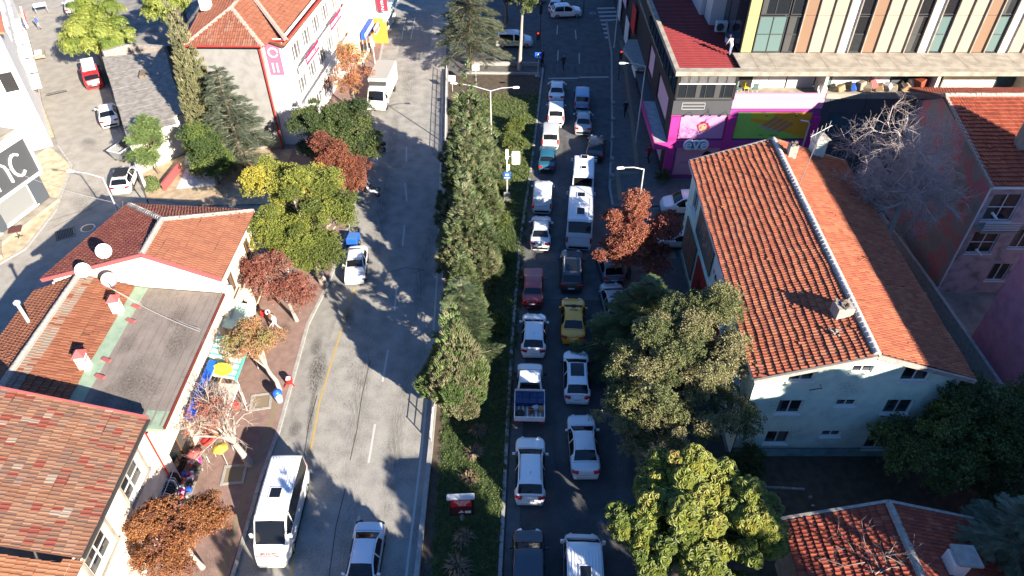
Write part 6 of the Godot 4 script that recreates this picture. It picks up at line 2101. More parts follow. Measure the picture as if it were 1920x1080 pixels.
	cedar("cedar", "blue-green spruce-like cedar against the blank grey wall of the apartment house", Vector3(-26.0, 0, -59.8), 10.4, 3.7, {"seed": 42, "pal": [[0.055, 0.075, 0.05], [0.08, 0.105, 0.07], [0.11, 0.135, 0.09]], "branches": 60, "dense": 20, "size": 0.72, "low": 0.08})
	broadleaf("broadleaf_tree", "feathery pale green tree standing in front of the old shed wall", Vector3(-33.9, 0, -58.6), [[0, 3.0, 0, 1.5, 1.7, 1.4], [0.3, 4.4, -0.2, 1.1, 1.1, 1.0], [-0.3, 2.0, 0.4, 1.3, 1.0, 1.1]], {"seed": 43, "pal": [[0.07, 0.11, 0.03], [0.10, 0.145, 0.042], [0.135, 0.18, 0.06]], "leaf": "compound", "count": 1900, "size": 0.55, "puff": 0.6, "r": 0.12})
	broadleaf("broadleaf_tree", "dark green round tree below the cedar beside the white yard slabs", Vector3(-27.7, 0, -56.8), [[0, 3.6, 0, 1.9, 2.0, 1.8], [0.9, 2.6, 0.8, 1.5, 1.4, 1.4], [-0.8, 4.4, -0.7, 1.4, 1.3, 1.3]], {"seed": 44, "pal": [[0.035, 0.06, 0.012], [0.055, 0.085, 0.016], [0.08, 0.11, 0.022]], "count": 2600, "size": 0.42, "puff": 0.75})
	broadleaf("shrub", "yellow-green autumn shrub at the foot of the tall cypress", Vector3(-29.6, 0, -60.5), [[0, 2.2, 0, 1.3, 1.6, 1.2], [0.2, 3.6, -0.6, 1.0, 1.3, 1.0]], {"seed": 45, "pal": [[0.10, 0.115, 0.01], [0.16, 0.16, 0.012], [0.24, 0.20, 0.015]], "count": 1200, "size": 0.42, "puff": 0.6, "r": 0.08, "category": "shrub"})
	broadleaf("shrub", "small yellowing shrub on the white yard slab", Vector3(-29.3, 0, -57.6), [[0, 1.1, 0, 0.7, 0.8, 0.7]], {"seed": 46, "pal": [[0.12, 0.12, 0.012], [0.22, 0.19, 0.015]], "count": 320, "size": 0.4, "puff": 0.4, "per": 8, "r": 0.04, "category": "shrub"})
	broadleaf("shrub", "little green shrub beside the parked white car with the black top", Vector3(-33.0, 0, -55.6), [[0, 0.6, 0, 0.7, 0.6, 0.7]], {"seed": 47, "pal": [[0.07, 0.10, 0.03], [0.11, 0.14, 0.045]], "count": 260, "size": 0.4, "puff": 0.4, "per": 8, "r": 0.04, "category": "shrub"})
	broadleaf("ash_tree", "light green ash-like tree over the lane wall, the larger one at the upper left", Vector3(-47.4, 0, -81.4), [[0, 5.4, 0, 3.8, 2.4, 3.2], [1.8, 4.2, 2.2, 2.6, 1.7, 2.4], [-0.4, 7.2, -1.6, 3.0, 1.8, 2.6], [-1.8, 4.4, 1.4, 2.2, 1.5, 2.0]], {"seed": 48, "pal": [[0.10, 0.14, 0.022], [0.15, 0.19, 0.03], [0.21, 0.235, 0.045]], "leaf": "compound", "count": 4200, "size": 0.8, "puff": 1.0, "mode": 1})
	broadleaf("ash_tree", "light green ash-like tree next to the top of the tall cypress", Vector3(-40.4, 0, -84.6), [[0, 6.6, 0, 2.4, 2.4, 2.4], [1.8, 8.2, -0.8, 2.0, 1.6, 1.8]], {"seed": 49, "pal": [[0.10, 0.14, 0.022], [0.15, 0.19, 0.03], [0.21, 0.235, 0.045]], "leaf": "compound", "count": 2200, "size": 0.85, "puff": 1.0, "mode": 1})
	broadleaf("street_tree", "dusty grey-green tree behind the garden at the top edge", Vector3(-44.0, 0, -96.0), [[0, 5, 0, 3, 2.2, 2.6]], {"seed": 50, "pal": [[0.07, 0.075, 0.05], [0.10, 0.10, 0.07]], "count": 900, "size": 0.7})
	# along the left pavement
	var mapl := [[0.065, 0.085, 0.014], [0.095, 0.115, 0.018], [0.13, 0.15, 0.024], [0.18, 0.185, 0.028], [0.27, 0.235, 0.03]]
	broadleaf("maple_tree", "big green and yellow maple leaning over the left pavement", Vector3(-14.95, 0, -42.6), [[-1.4, 6.4, -1.6, 2.6, 1.9, 2.4], [1.4, 6.2, -1.0, 2.2, 1.6, 2.0], [-3.0, 7.4, -3.0, 2.0, 1.6, 1.9], [-0.6, 4.8, 0.6, 2.3, 1.3, 1.7], [-2.9, 5.2, -0.2, 1.8, 1.4, 1.6], [0.3, 8.0, -2.8, 1.8, 1.3, 1.6], [0.2, 4.0, 1.5, 1.6, 1.0, 1.3]], {"seed": 51, "pal": mapl, "count": 10000, "size": 0.38, "puff": 0.85, "per": 13, "r": 0.3, "bark": M.pale_bark, "mode": 1, "tint": func(p: Vector3, t: float) -> float: return clampf(t * 0.75 + (-p.z - 1.0) * 0.07 + (-p.x) * 0.06, 0.0, 0.999)})
	var rust := [[0.10, 0.03, 0.017], [0.14, 0.042, 0.022], [0.18, 0.062, 0.03], [0.12, 0.036, 0.025]]
	broadleaf("maple_tree", "dark red maple half hidden behind the big green and yellow maple", Vector3(-14.9, 0, -52.8), [[0, 3.9, 0, 1.9, 1.6, 1.9], [-0.9, 4.9, -1.4, 1.6, 1.2, 1.5]], {"seed": 52, "pal": rust, "mat": M.autumn, "count": 2600, "size": 0.40, "puff": 0.75})
	var dkg := [[0.028, 0.048, 0.014], [0.045, 0.068, 0.018], [0.07, 0.092, 0.026]]
	broadleaf("evergreen_tree", "dark round evergreen in front of the apartment house, the left one of two", Vector3(-18.2, 0, -60.0), [[0, 4.7, 0, 2.6, 2.4, 2.4], [0.6, 3.0, 1.4, 2.4, 1.8, 2.0]], {"seed": 53, "pal": dkg, "count": 3000, "size": 0.42, "puff": 0.8, "group": "dark evergreens by the apartment house"})
	broadleaf("evergreen_tree", "dark round evergreen beside the street, the right one of two", Vector3(-14.9, 0, -60.2), [[0, 4.8, 0, 2.4, 2.4, 2.4], [0.3, 2.9, 1.5, 2.3, 1.7, 2.0], [-1.8, 4.0, 1.2, 2.0, 1.8, 1.8]], {"seed": 54, "pal": dkg, "count": 3000, "size": 0.42, "puff": 0.8, "group": "dark evergreens by the apartment house"})
	var thin := [[0.26, 0.10, 0.045], [0.32, 0.14, 0.06], [0.22, 0.085, 0.05], [0.28, 0.18, 0.06]]
	var tt := broadleaf("autumn_tree", "thin orange autumn tree beside the parked white truck", Vector3(-17.0, 0, -70.8), [[0, 4.2, 0, 2.0, 2.0, 2.0], [0.3, 6.0, -0.4, 1.3, 1.2, 1.3]], {"seed": 55, "pal": thin, "mat": M.autumn, "count": 1000, "size": 0.36, "puff": 0.8, "r": 0.13, "bark": M.pale_bark, "limbs": 30})
	broadleaf("autumn_tree", "dense russet autumn tree standing over the shop stalls", Vector3(-16.1, 0, -38.3), [[-0.6, 4.2, 0.2, 2.3, 1.2, 1.6], [-2.0, 4.6, -0.9, 1.7, 1.0, 1.3], [0.6, 3.7, 0.8, 1.4, 0.9, 1.1]], {"seed": 56, "pal": [[0.15, 0.045, 0.03], [0.18, 0.06, 0.04], [0.21, 0.08, 0.052], [0.18, 0.095, 0.07]], "mat": M.autumn, "count": 2100, "size": 0.32, "puff": 0.7, "r": 0.15, "bark": M.pale_bark, "limbs": 34})
	broadleaf("autumn_tree", "brownish thin-leaved tree over the blue litter bin", Vector3(-15.75, 0, -31.5), [[-0.9, 4.0, -0.6, 1.7, 1.1, 1.3], [-1.7, 4.4, -1.4, 1.2, 0.8, 1.0]], {"seed": 57, "pal": [[0.26, 0.12, 0.055], [0.30, 0.16, 0.075], [0.22, 0.13, 0.065], [0.20, 0.17, 0.06]], "mat": M.autumn, "count": 1250, "size": 0.30, "puff": 0.6, "r": 0.17, "bark": M.pale_bark, "limbs": 34})
	var bt := bare_tree("autumn_tree", "nearly bare pinkish tree leaning over the shop stalls by the minibus", Vector3(-16.1, 0, -25.6), 4.6, [[-1.6, 1.5, -1.0], [-0.9, 1.6, -1.5], [-1.8, 1.0, 0.1], [-0.6, 1.8, -0.4], [-1.4, 1.2, -1.7], [-0.2, 1.4, -1.1], [-2.1, 1.3, -0.6]], 0.2, {"seed": 58, "fork": 0.42, "lean": Vector3(-0.6, 0, -0.3), "depth": 3, "kids": 4})
	var rg := RandomNumberGenerator.new()
	rg.seed = 59
	crown(bt, puffs_of([[Vector3(-1.9, 3.8, -0.9), Vector3(1.9, 1.0, 1.6)]], rg, 24, 0.5), 330, leafm.broad, M.autumn, [[0.30, 0.13, 0.09], [0.24, 0.10, 0.07]], 0.26, rg)
	var org := [[0.17, 0.062, 0.022], [0.21, 0.082, 0.028], [0.25, 0.11, 0.036], [0.20, 0.085, 0.042], [0.15, 0.055, 0.03]]
	broadleaf("autumn_tree", "full orange-brown autumn tree at the lower left below the minibus", Vector3(-16.9, 0, -19.0), [[-0.3, 4.2, 0.2, 1.7, 1.2, 1.3], [-1.5, 4.3, -0.6, 1.3, 1.0, 1.2], [0.7, 4.0, -0.8, 1.1, 0.9, 1.1], [-0.8, 3.6, 1.4, 1.6, 1.0, 1.2]], {"seed": 60, "pal": org, "mat": M.autumn, "count": 4000, "size": 0.27, "puff": 0.55, "per": 18, "r": 0.15, "bark": M.pale_bark, "limbs": 30})
	# right side
	broadleaf("maple_tree", "red maple lit from above beside the parked grey car", Vector3(9.3, 0, -43.4), [[-0.5, 5.5, -0.3, 2.4, 1.9, 2.2], [1.5, 4.5, 0.5, 2.2, 1.6, 1.9], [-1.6, 4.2, 0.7, 2.1, 1.5, 1.8], [0.2, 3.1, 1.2, 2.2, 1.2, 1.7]], {"seed": 61, "pal": [[0.17, 0.05, 0.03], [0.22, 0.07, 0.04], [0.27, 0.10, 0.05], [0.20, 0.06, 0.045]], "mat": M.autumn, "count": 6200, "size": 0.34, "puff": 0.8, "per": 12, "r": 0.2})
	cedar("cedar", "dark green layered cedar in the shade below the red maple", Vector3(9.0, 0, -34.6), 7.4, 4.3, {"seed": 62, "pal": [[0.045, 0.07, 0.022], [0.065, 0.095, 0.03], [0.10, 0.125, 0.042]], "branches": 56, "dense": 22, "size": 0.75, "low": 0.1})
	broadleaf("evergreen_oak", "large olive-green evergreen oak between the traffic and the green house", Vector3(9.5, 0, -27.2), [[-3.0, 4.6, 0.8, 1.7, 1.5, 1.6], [-1.8, 3.2, 0.0, 1.9, 1.2, 1.8], [-1.2, 6.0, 0.4, 2.3, 2.0, 2.0], [1.4, 6.6, -0.6, 2.1, 1.9, 1.9], [-0.2, 7.6, -1.4, 1.8, 1.5, 1.6], [2.2, 5.0, 1.4, 1.9, 1.7, 1.7], [0.2, 4.8, 2.2, 2.0, 1.7, 1.6], [-2.2, 4.2, 1.9, 1.7, 1.4, 1.5], [1.2, 8.2, -2.8, 1.4, 1.3, 1.3], [3.0, 7.0, -0.8, 1.1, 1.4, 1.1], [2.8, 8.8, -3.2, 1.0, 1.1, 1.0], [-2.6, 6.0, -1.6, 1.2, 1.2, 1.2]], {"seed": 63, "pal": olive, "count": 12500, "size": 0.32, "puff": 0.72, "per": 13, "r": 0.3, "mode": 1})
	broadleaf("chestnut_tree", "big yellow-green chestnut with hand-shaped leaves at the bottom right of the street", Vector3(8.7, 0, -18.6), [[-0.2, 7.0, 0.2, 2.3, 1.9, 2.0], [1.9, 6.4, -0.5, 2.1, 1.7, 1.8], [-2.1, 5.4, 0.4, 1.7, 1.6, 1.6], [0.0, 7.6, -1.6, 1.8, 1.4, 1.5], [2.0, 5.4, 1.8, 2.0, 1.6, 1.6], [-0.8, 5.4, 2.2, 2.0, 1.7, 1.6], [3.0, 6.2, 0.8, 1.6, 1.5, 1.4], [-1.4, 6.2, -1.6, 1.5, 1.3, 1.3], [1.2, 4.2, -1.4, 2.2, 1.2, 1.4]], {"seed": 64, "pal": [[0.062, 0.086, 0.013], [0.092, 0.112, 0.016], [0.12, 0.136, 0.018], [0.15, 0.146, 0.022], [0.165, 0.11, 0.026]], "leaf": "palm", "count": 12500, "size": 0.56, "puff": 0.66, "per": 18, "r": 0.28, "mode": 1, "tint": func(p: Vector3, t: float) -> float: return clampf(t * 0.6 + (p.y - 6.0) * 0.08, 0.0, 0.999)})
	bare_tree("bare_tree", "big leafless tree with pale twigs in front of the stained pink wall", Vector3(28.5, 0, -43.2), 12.0, [[1.6, 2.4, -2.4], [-1.8, 2.2, -1.2], [0.2, 2.6, -2.8], [2.2, 1.6, -0.6], [-2.2, 1.4, 0.6], [-0.8, 1.8, 1.6], [1.0, 1.4, 1.7], [0.4, 2.8, -0.4], [-1.8, 2.0, -2.4], [2.4, 2.0, -2.0], [-2.6, 0.6, -0.8], [2.4, 0.4, 0.8], [-1.2, 0.5, 1.9], [0.6, 0.6, 2.3]], 0.26, {"seed": 65, "fork": 0.62, "depth": 4, "kids": 5, "bend": 0.55, "lift": 0.0, "bark": M.twig})
	broadleaf("dark_tree", "dark broadleaf tree in the shade at the corner of the green house", Vector3(25.2, 0, -24.4), [[0, 5.2, 0, 2.8, 2.3, 2.2], [-2.0, 4.0, 0.5, 2.1, 1.6, 1.8], [2.0, 5.6, -0.6, 2.3, 2.0, 1.9], [0.6, 3.2, 1.4, 2.6, 1.5, 1.8]], {"seed": 66, "pal": [[0.04, 0.058, 0.014], [0.06, 0.085, 0.018], [0.09, 0.115, 0.026]], "count": 3800, "size": 0.44, "puff": 0.85})
	broadleaf("dark_tree", "dark broadleaf tree at the right edge in front of the tall pink wall", Vector3(29.2, 0, -24.6), [[0, 5.6, 0, 2.0, 2.2, 1.9], [-0.8, 4.0, 0.9, 2.0, 1.5, 1.5], [0.6, 7.0, -0.5, 1.4, 1.3, 1.3]], {"seed": 67, "pal": [[0.04, 0.058, 0.014], [0.065, 0.085, 0.02], [0.11, 0.125, 0.035]], "count": 3000, "size": 0.44, "puff": 0.85})
	cedar("cedar", "blue-grey cedar spreading over the low house at the lower right corner", Vector3(24.9, 0, -17.6), 8.6, 4.4, {"seed": 68, "pal": [[0.075, 0.098, 0.062], [0.105, 0.132, 0.085], [0.14, 0.165, 0.105]], "branches": 60, "dense": 22, "size": 0.62, "low": 0.1})
	broadleaf("shrub", "low dark shrub at the left corner of the green house front", Vector3(13.9, 0, -25.0), [[0, 1.2, 0, 1.2, 0.9, 0.9]], {"seed": 69, "pal": [[0.03, 0.045, 0.012], [0.05, 0.07, 0.016]], "count": 500, "size": 0.36, "puff": 0.5, "r": 0.05, "category": "shrub"})
	broadleaf("shrub", "small shrub by the purple shop front pavement", Vector3(14.0, 0.12, -56.6), [[0, 0.8, 0, 0.5, 0.6, 0.5]], {"seed": 70, "pal": [[0.04, 0.06, 0.015], [0.06, 0.08, 0.02]], "count": 180, "size": 0.32, "puff": 0.35, "per": 6, "r": 0.03, "category": "shrub"})
	# dry branches lying on the low roof
	var br := thing("dry_branches", "bundle of dry grey branches lying on the worn terracotta roof", "branches", Vector3(17.1, 4.95, -17.2))
	rg.seed = 71
	for k in 9:
		var mb := MB.new()
		var a := -2.6 + k * 0.36
		twigs(mb, rg, Vector3(rg.randfn(0, 0.2), 0.12, 0.9 + rg.randfn(0, 0.3)), Vector3(cos(a) * 0.9, 0.16 * -cos(a) * -1.0, sin(a)).normalized(), 1.6, 0.035, 2, 4, 0.5, 0.0)
		part(br, "branch", mb, M.pale_bark)
	# trees standing just outside the picture, whose shade falls into it
	for q in [[-1.6, -9.6, 11.4, 1.9], [1.0, -4.2, 12.0, 2.0], [-2.4, -13.6, 8.4, 1.5], [-3.2, -5.2, 11.6, 2.0]]:
		cypress("cypress", "cypress of the median row standing nearer than the bottom edge of the photo", Vector3(q[0], 0, q[1]), q[2], q[3], {"seed": 80, "pal": cyp, "count": 1500, "spires": 24, "size": 0.8, "group": "cypresses below the bottom edge"})
	for q in [[12.5, -9.0, 7.0], [9.2, -6.6, 10.0], [11.5, -3.0, 11.5], [8.0, 0.5, 10.0], [12.0, 3.5, 12.5], [28.5, -4.6, 18.0], [28.5, 0.5, 18.6], [30.5, 5.5, 18.0], [31.0, -9.2, 16.6], [18.0, 4.0, 13.0]]:
		broadleaf("street_tree", "broad street tree standing nearer than the bottom edge of the photo", Vector3(q[0], 0, q[1]), [[0, q[2], 0, 2.6, 2.0, 2.6], [0.5, q[2] - 2, 0.6, 2.4, 1.6, 2.4]], {"seed": 85, "pal": olive, "count": 1500, "size": 0.7, "group": "street trees below the bottom edge"})

# ---------------------------------------------------------------- vehicles
# outline tables: roof line [share of the length from the rear, height], glazed ranges along the length
var SHAPE := {
	"hatch": {"L": 4.15, "W": 1.78, "H": 1.48, "tum": 0.69, "top": [[0, 0.52], [0.012, 0.74], [0.03, 0.94], [0.05, 1.02], [0.155, 1.36], [0.19, 1.44], [0.34, 1.48], [0.50, 1.475], [0.585, 1.42], [0.745, 1.0], [0.80, 0.95], [0.93, 0.80], [0.975, 0.68], [1, 0.46]], "rear": [0.05, 0.155], "ws": [0.585, 0.745], "side": [0.13, 0.68], "pil": [0.40, 0.425]},
	"sedan": {"L": 4.5, "W": 1.78, "H": 1.45, "tum": 0.67, "top": [[0, 0.55], [0.01, 0.86], [0.03, 0.99], [0.12, 1.03], [0.165, 1.05], [0.285, 1.36], [0.34, 1.43], [0.45, 1.45], [0.53, 1.43], [0.59, 1.38], [0.735, 0.99], [0.79, 0.95], [0.93, 0.80], [0.975, 0.68], [1, 0.46]], "rear": [0.165, 0.285], "ws": [0.59, 0.735], "side": [0.25, 0.68], "pil": [0.455, 0.475]},
	"suv": {"L": 4.42, "W": 1.84, "H": 1.64, "tum": 0.72, "top": [[0, 0.58], [0.012, 0.84], [0.03, 1.02], [0.045, 1.10], [0.13, 1.50], [0.16, 1.60], [0.34, 1.64], [0.50, 1.63], [0.58, 1.56], [0.735, 1.12], [0.79, 1.06], [0.93, 0.94], [0.975, 0.80], [1, 0.5]], "rear": [0.045, 0.13], "ws": [0.58, 0.735], "side": [0.11, 0.68], "pil": [0.40, 0.42]},
	"mpv": {"L": 4.3, "W": 1.8, "H": 1.80, "tum": 0.82, "top": [[0, 0.6], [0.01, 0.9], [0.02, 1.1], [0.03, 1.18], [0.065, 1.68], [0.09, 1.78], [0.34, 1.80], [0.55, 1.78], [0.615, 1.70], [0.77, 1.14], [0.82, 1.06], [0.94, 0.92], [0.975, 0.78], [1, 0.48]], "rear": [0.03, 0.065], "ws": [0.615, 0.77], "side": [0.10, 0.72], "pil": [0.47, 0.50]},
	"old": {"L": 4.1, "W": 1.66, "H": 1.42, "tum": 0.74, "top": [[0, 0.6], [0.008, 0.9], [0.02, 0.98], [0.15, 1.0], [0.17, 1.01], [0.25, 1.34], [0.275, 1.40], [0.45, 1.42], [0.57, 1.40], [0.60, 1.36], [0.70, 1.0], [0.74, 0.96], [0.96, 0.86], [0.985, 0.78], [1, 0.5]], "rear": [0.17, 0.25], "ws": [0.60, 0.70], "side": [0.225, 0.66], "pil": [0.44, 0.47]},
	"minibus": {"L": 5.9, "W": 2.05, "H": 2.62, "tum": 0.86, "top": [[0, 0.7], [0.006, 1.2], [0.012, 1.5], [0.016, 1.6], [0.03, 2.42], [0.05, 2.56], [0.10, 2.62], [0.60, 2.62], [0.70, 2.56], [0.745, 2.42], [0.885, 1.42], [0.91, 1.30], [0.965, 1.12], [0.985, 0.95], [1, 0.5]], "rear": [0.016, 0.03], "ws": [0.745, 0.885], "side": [0.04, 0.82], "pil": [0.66, 0.675]},
	"bus": {"L": 6.9, "W": 2.2, "H": 2.75, "tum": 0.90, "top": [[0, 0.6], [0.02, 1.1], [0.04, 1.62], [0.045, 1.7], [0.11, 2.52], [0.125, 2.66], [0.16, 2.74], [0.60, 2.75], [0.80, 2.72], [0.85, 2.6], [0.95, 1.6], [0.965, 1.42], [0.985, 1.1], [1, 0.6]], "rear": [0.045, 0.11], "ws": [0.85, 0.95], "side": [0.13, 0.90], "pil": [0.66, 0.67]},
}

func top_at(keys: Array, s: float) -> float:
	for i in keys.size() - 1:
		if s <= keys[i + 1][0]:
			return lerpf(keys[i][1], keys[i + 1][1], (s - keys[i][0]) / maxf(keys[i + 1][0] - keys[i][0], 1e-5))
	return keys[-1][1]

func make_car(called: String, label: String, category: String, group: String, kind: String, mat: Material, x: float, z: float, head: float, opt := {}) -> Node3D:
	# head: degrees clockwise from driving away from the camera
	var S: Dictionary = SHAPE[kind]
	var t := thing(called, label, category, Vector3(x, opt.get("y", 0.004), z), -head, group)
	var L: float = opt.get("L", S.L)
	var W: float = S.W * opt.get("wide", 1.0)
	var H: float = S.H
	var keys: Array = S.top
	var st: Array[float] = []
	for k in keys:
		st.append(k[0])
	for e in [S.side[0], S.side[1], S.pil[0], S.pil[1], 0.07, 0.10, 0.22, 0.64, 0.70, 0.86, 0.90, 0.95]:
		st.append(e)
	st.sort()
	var u: Array[float] = []
	for e in st:
		if u.is_empty() or e - u[-1] > 0.0035:
			u.append(e)
	var rows := []
	var belt: float = opt.get("belt", minf(0.93, H * 0.62)) if H < 2.0 else 1.35
	var rr := 0.16 if H < 2.0 else 0.07
	var fr := 0.26 if kind != "old" else 0.08
	for s in u:
		var w := W * 0.5 * (1.0 - rr * pow(maxf(0.0, (0.11 - s) / 0.11), 2.0) - fr * pow(maxf(0.0, (s - 0.84) / 0.16), 2.0))
		var yt := top_at(keys, s)
		var yb := minf(belt + 0.06 * (1.0 - s), yt - 0.075)
		var cab := clampf((yt - belt - 0.08) / (H - belt - 0.08), 0.0, 1.0)
		var xr := lerpf(w - 0.075, minf(W * 0.5 * S.tum + 0.05, w - 0.05), cab)
		var half := [Vector2(w - 0.06, 0.2), Vector2(w, 0.42), Vector2(w + 0.004, yb - 0.22 if yb > 0.7 else yb * 0.7), Vector2(w - 0.015, yb), Vector2(xr, yt - 0.05 - 0.02 * cab), Vector2(xr - 0.085, yt - 0.006), Vector2(0, yt + 0.022 + 0.012 * cab)]
		var row := PackedVector3Array()
		var zz := L * (0.5 - s)
		for k in 7:
			row.append(Vector3(-half[k].x, half[k].y, zz))
		for k in range(5, -1, -1):
			row.append(Vector3(half[k].x, half[k].y, zz))
		rows.append(row)
	var skip := {}
	var sets := {"windscreen": {}, "rear_window": {}, "side_window": {}, "side_window_b": {}}
	for j in u.size() - 1:
		var m := (u[j] + u[j + 1]) * 0.5
		for i in 12:
			var which := ""
			if (i == 5 or i == 6) and m > S.ws[0] and m < S.ws[1]: which = "windscreen"
			elif (i == 5 or i == 6) and m > S.rear[0] and m < S.rear[1]: which = "rear_window"
			elif (i == 3 or i == 8) and m > S.side[0] and m < S.side[1] and not (m > S.pil[0] and m < S.pil[1]) and not opt.get("panel_van", false): which = "side_window" if i == 3 else "side_window_b"
			if which != "" and not (which == "rear_window" and opt.get("blind_rear", false)):
				skip[j * 100 + i] = true
				sets[which][j * 100 + i] = true
	var body := MB.new()
	body.grid(rows, false, skip)
	body.fan(rows[0]); body.fan(rows[-1])
	var bo := part(t, "body", body, mat)
	for k in sets:
		if sets[k].is_empty():
			continue
		var g := MB.new()
		g.cells(rows, sets[k])
		part(t, "side_window" if k == "side_window_b" else k, g, M.car_glass)
	# shut lines of bonnet and tail, and the gutters along the roof
	var seam := func(s0: float, k0: int, k1: int) -> void:
		var j := 0
		while j < u.size() - 2 and u[j + 1] < s0: j += 1
		var f := (s0 - u[j]) / (u[j + 1] - u[j])
		var sm := MB.new()
		for k in range(k0, k1):
			var a: Vector3 = rows[j][k].lerp(rows[j + 1][k], f) + Vector3(0, 0.006, 0)
			var b: Vector3 = rows[j][k + 1].lerp(rows[j + 1][k + 1], f) + Vector3(0, 0.006, 0)
			sm.quad(a, b, b + Vector3(0, 0, 0.022), a + Vector3(0, 0, 0.022))
		part(t, "shut_line", sm, M.black)
	seam.call(S.ws[1] + 0.018, 4, 8)
	seam.call(S.rear[0] - 0.018 if kind != "sedan" and kind != "old" else S.rear[0] - 0.02, 4, 8)
	for i in [5, 7]:
		var gt := MB.new()
		for j in u.size() - 1:
			if u[j] >= S.rear[1] and u[j + 1] <= S.ws[0]:
				var dx := Vector3(-0.012 if i == 5 else 0.012, 0.004, 0)
				var lift := Vector3(0, 0.005, 0)
				gt.quad(rows[j][i] + lift, rows[j + 1][i] + lift, rows[j + 1][i] + dx + lift, rows[j][i] + dx + lift)
		part(t, "roof_gutter", gt, M.dark_steel)
	# black sills and bumpers
	var trim := MB.new()
	for s in [-1, 1]:
		trim.box(Vector3(s * (W * 0.5 - 0.03), 0.22, 0), Vector3(0.08, 0.14, L * 0.6))
	part(t, "sill", trim, M.black)
	trim = MB.new()
	trim.bevel(Vector3(0, 0.42, L * 0.5 - 0.02), Vector3(W * 0.74, 0.2, 0.1), 0.02)
	part(t, "rear_bumper", trim, M.black if opt.get("dark_bumper", true) else mat)
	# wheels with rims
	for q in [[-1, 0.31], [1, 0.31], [-1, -0.315], [1, -0.315]]:
		var r := 0.31 if H < 2.0 else 0.35
		var ax := Basis(Vector3.BACK, -PI / 2 * q[0])
		var wh := MB.new()
		wh.lathe(Vector3(q[0] * (W * 0.5 - 0.1), r, q[1] * L), [[r * 0.6, -0.1], [r * 0.95, -0.1], [r, -0.06], [r, 0.08], [r * 0.93, 0.115], [r * 0.64, 0.118]], 16, ax)
		var wo := part(t, "wheel", wh, M.tyre)
		wh = MB.new()
		wh.lathe(Vector3(q[0] * (W * 0.5 - 0.1), r, q[1] * L), [[r * 0.66, 0.116], [r * 0.6, 0.095], [r * 0.16, 0.10], [0.0, 0.112]], 10, ax)
		part(wo, "rim", wh, M.rim)
	# lamps on the corners follow the body line
	var zr := L * 0.5
	for s in [-1.0, 1.0]:
		var lamp := MB.new()
		if kind == "hatch" or kind == "suv" or kind == "sedan":
			lamp.bevel(Vector3(s * (W * 0.5 - 0.25), keys[2][1] - 0.11, zr - 0.10), Vector3(0.40, 0.15, 0.20), 0.03, Basis(Vector3.UP, s * 0.42))
		elif kind == "old":
			lamp.bevel(Vector3(s * (W * 0.5 - 0.26), 0.80, zr - 0.02), Vector3(0.36, 0.2, 0.08), 0.02)
		else:
			lamp.bevel(Vector3(s * (W * 0.5 - 0.12), 0.98 if H < 2 else 1.15, zr - 0.055), Vector3(0.14, 0.5, 0.12), 0.02)
		part(t, "tail_light", lamp, opt.get("tail", M.tail))
		lamp = MB.new()
		lamp.bevel(Vector3(s * (W * 0.5 - 0.36), keys[-3][1] - 0.10, -zr + 0.30), Vector3(0.42, 0.14, 0.30), 0.04, Basis(Vector3.UP, s * -0.62))
		part(t, "headlight", lamp, M.head)
		var mir := MB.new()
		mir.bevel(Vector3(s * (W * 0.5 + 0.09), belt + (0.1 if H < 2 else 0.35), -L * (S.ws[1] - 0.565)), Vector3(0.2, 0.15 if H < 2 else 0.32, 0.12), 0.03)
		part(t, "mirror", mir, opt.get("mirror", mat))
	var pl := MB.new()
	pl.box(Vector3(0, 0.62 if kind != "sedan" else 0.7, zr + 0.012 - (0.0 if kind != "hatch" else 0.01)), Vector3(0.5, 0.11, 0.03))
	part(t, "number_plate", pl, M.plate)
	pl = MB.new()
	pl.box(Vector3(0, 0.45, -zr - 0.01), Vector3(0.5, 0.11, 0.03))
	part(t, "number_plate", pl, M.plate)
	if opt.has("roof_glass"):
		var a: float = opt.roof_glass[0]
		var b: float = opt.roof_glass[1]
		var g := MB.new()
		var rw := []
		for k in 7:
			var s := lerpf(a, b, k / 6.0)
			var hw: float = W * 0.5 * S.tum - 0.16
			rw.append(PackedVector3Array([Vector3(-hw, top_at(keys, s) + 0.018, L * (0.5 - s)), Vector3(0, top_at(keys, s) + 0.046, L * (0.5 - s)), Vector3(hw, top_at(keys, s) + 0.018, L * (0.5 - s))]))
		g.grid(rw)
		part(t, "roof_glass", g, M.car_glass)
	if opt.get("rails", false):
		for s in [-1, 1]:
			var g := MB.new()
			g.path([Vector3(s * (W * 0.5 * S.tum - 0.04), H - 0.03, L * 0.32), Vector3(s * (W * 0.5 * S.tum - 0.04), H + 0.05, L * 0.26), Vector3(s * (W * 0.5 * S.tum - 0.04), H + 0.06, 0), Vector3(s * (W * 0.5 * S.tum - 0.06), H - 0.02, -L * 0.08)], [0.022, 0.022, 0.022, 0.022], 5)
			part(t, "roof_rail", g, opt.get("rail_mat", M.black))
	if opt.get("fin", H < 1.7 and kind != "old"):
		var g := MB.new()
		g.tri(Vector3(0, H + 0.03, L * 0.24), Vector3(0, H + 0.12, L * 0.23), Vector3(0.02, H + 0.02, L * 0.19)); g.tri(Vector3(0, H + 0.03, L * 0.24), Vector3(0, H + 0.12, L * 0.23), Vector3(-0.02, H + 0.02, L * 0.19))
		part(t, "aerial_fin", g, M.black)
	if opt.get("ribs", false):
		for k in 9:
			var g := MB.new()
			var xx: float = -W * 0.5 * S.tum + 0.22 + k * (W * S.tum - 0.44) / 8.0
			g.bevel(Vector3(xx, H + 0.02 + 0.01 * (1.0 - absf(k - 4) / 4.0), L * 0.14), Vector3(0.05, 0.03, L * 0.55), 0.01)
			part(t, "roof_rib", g, mat)
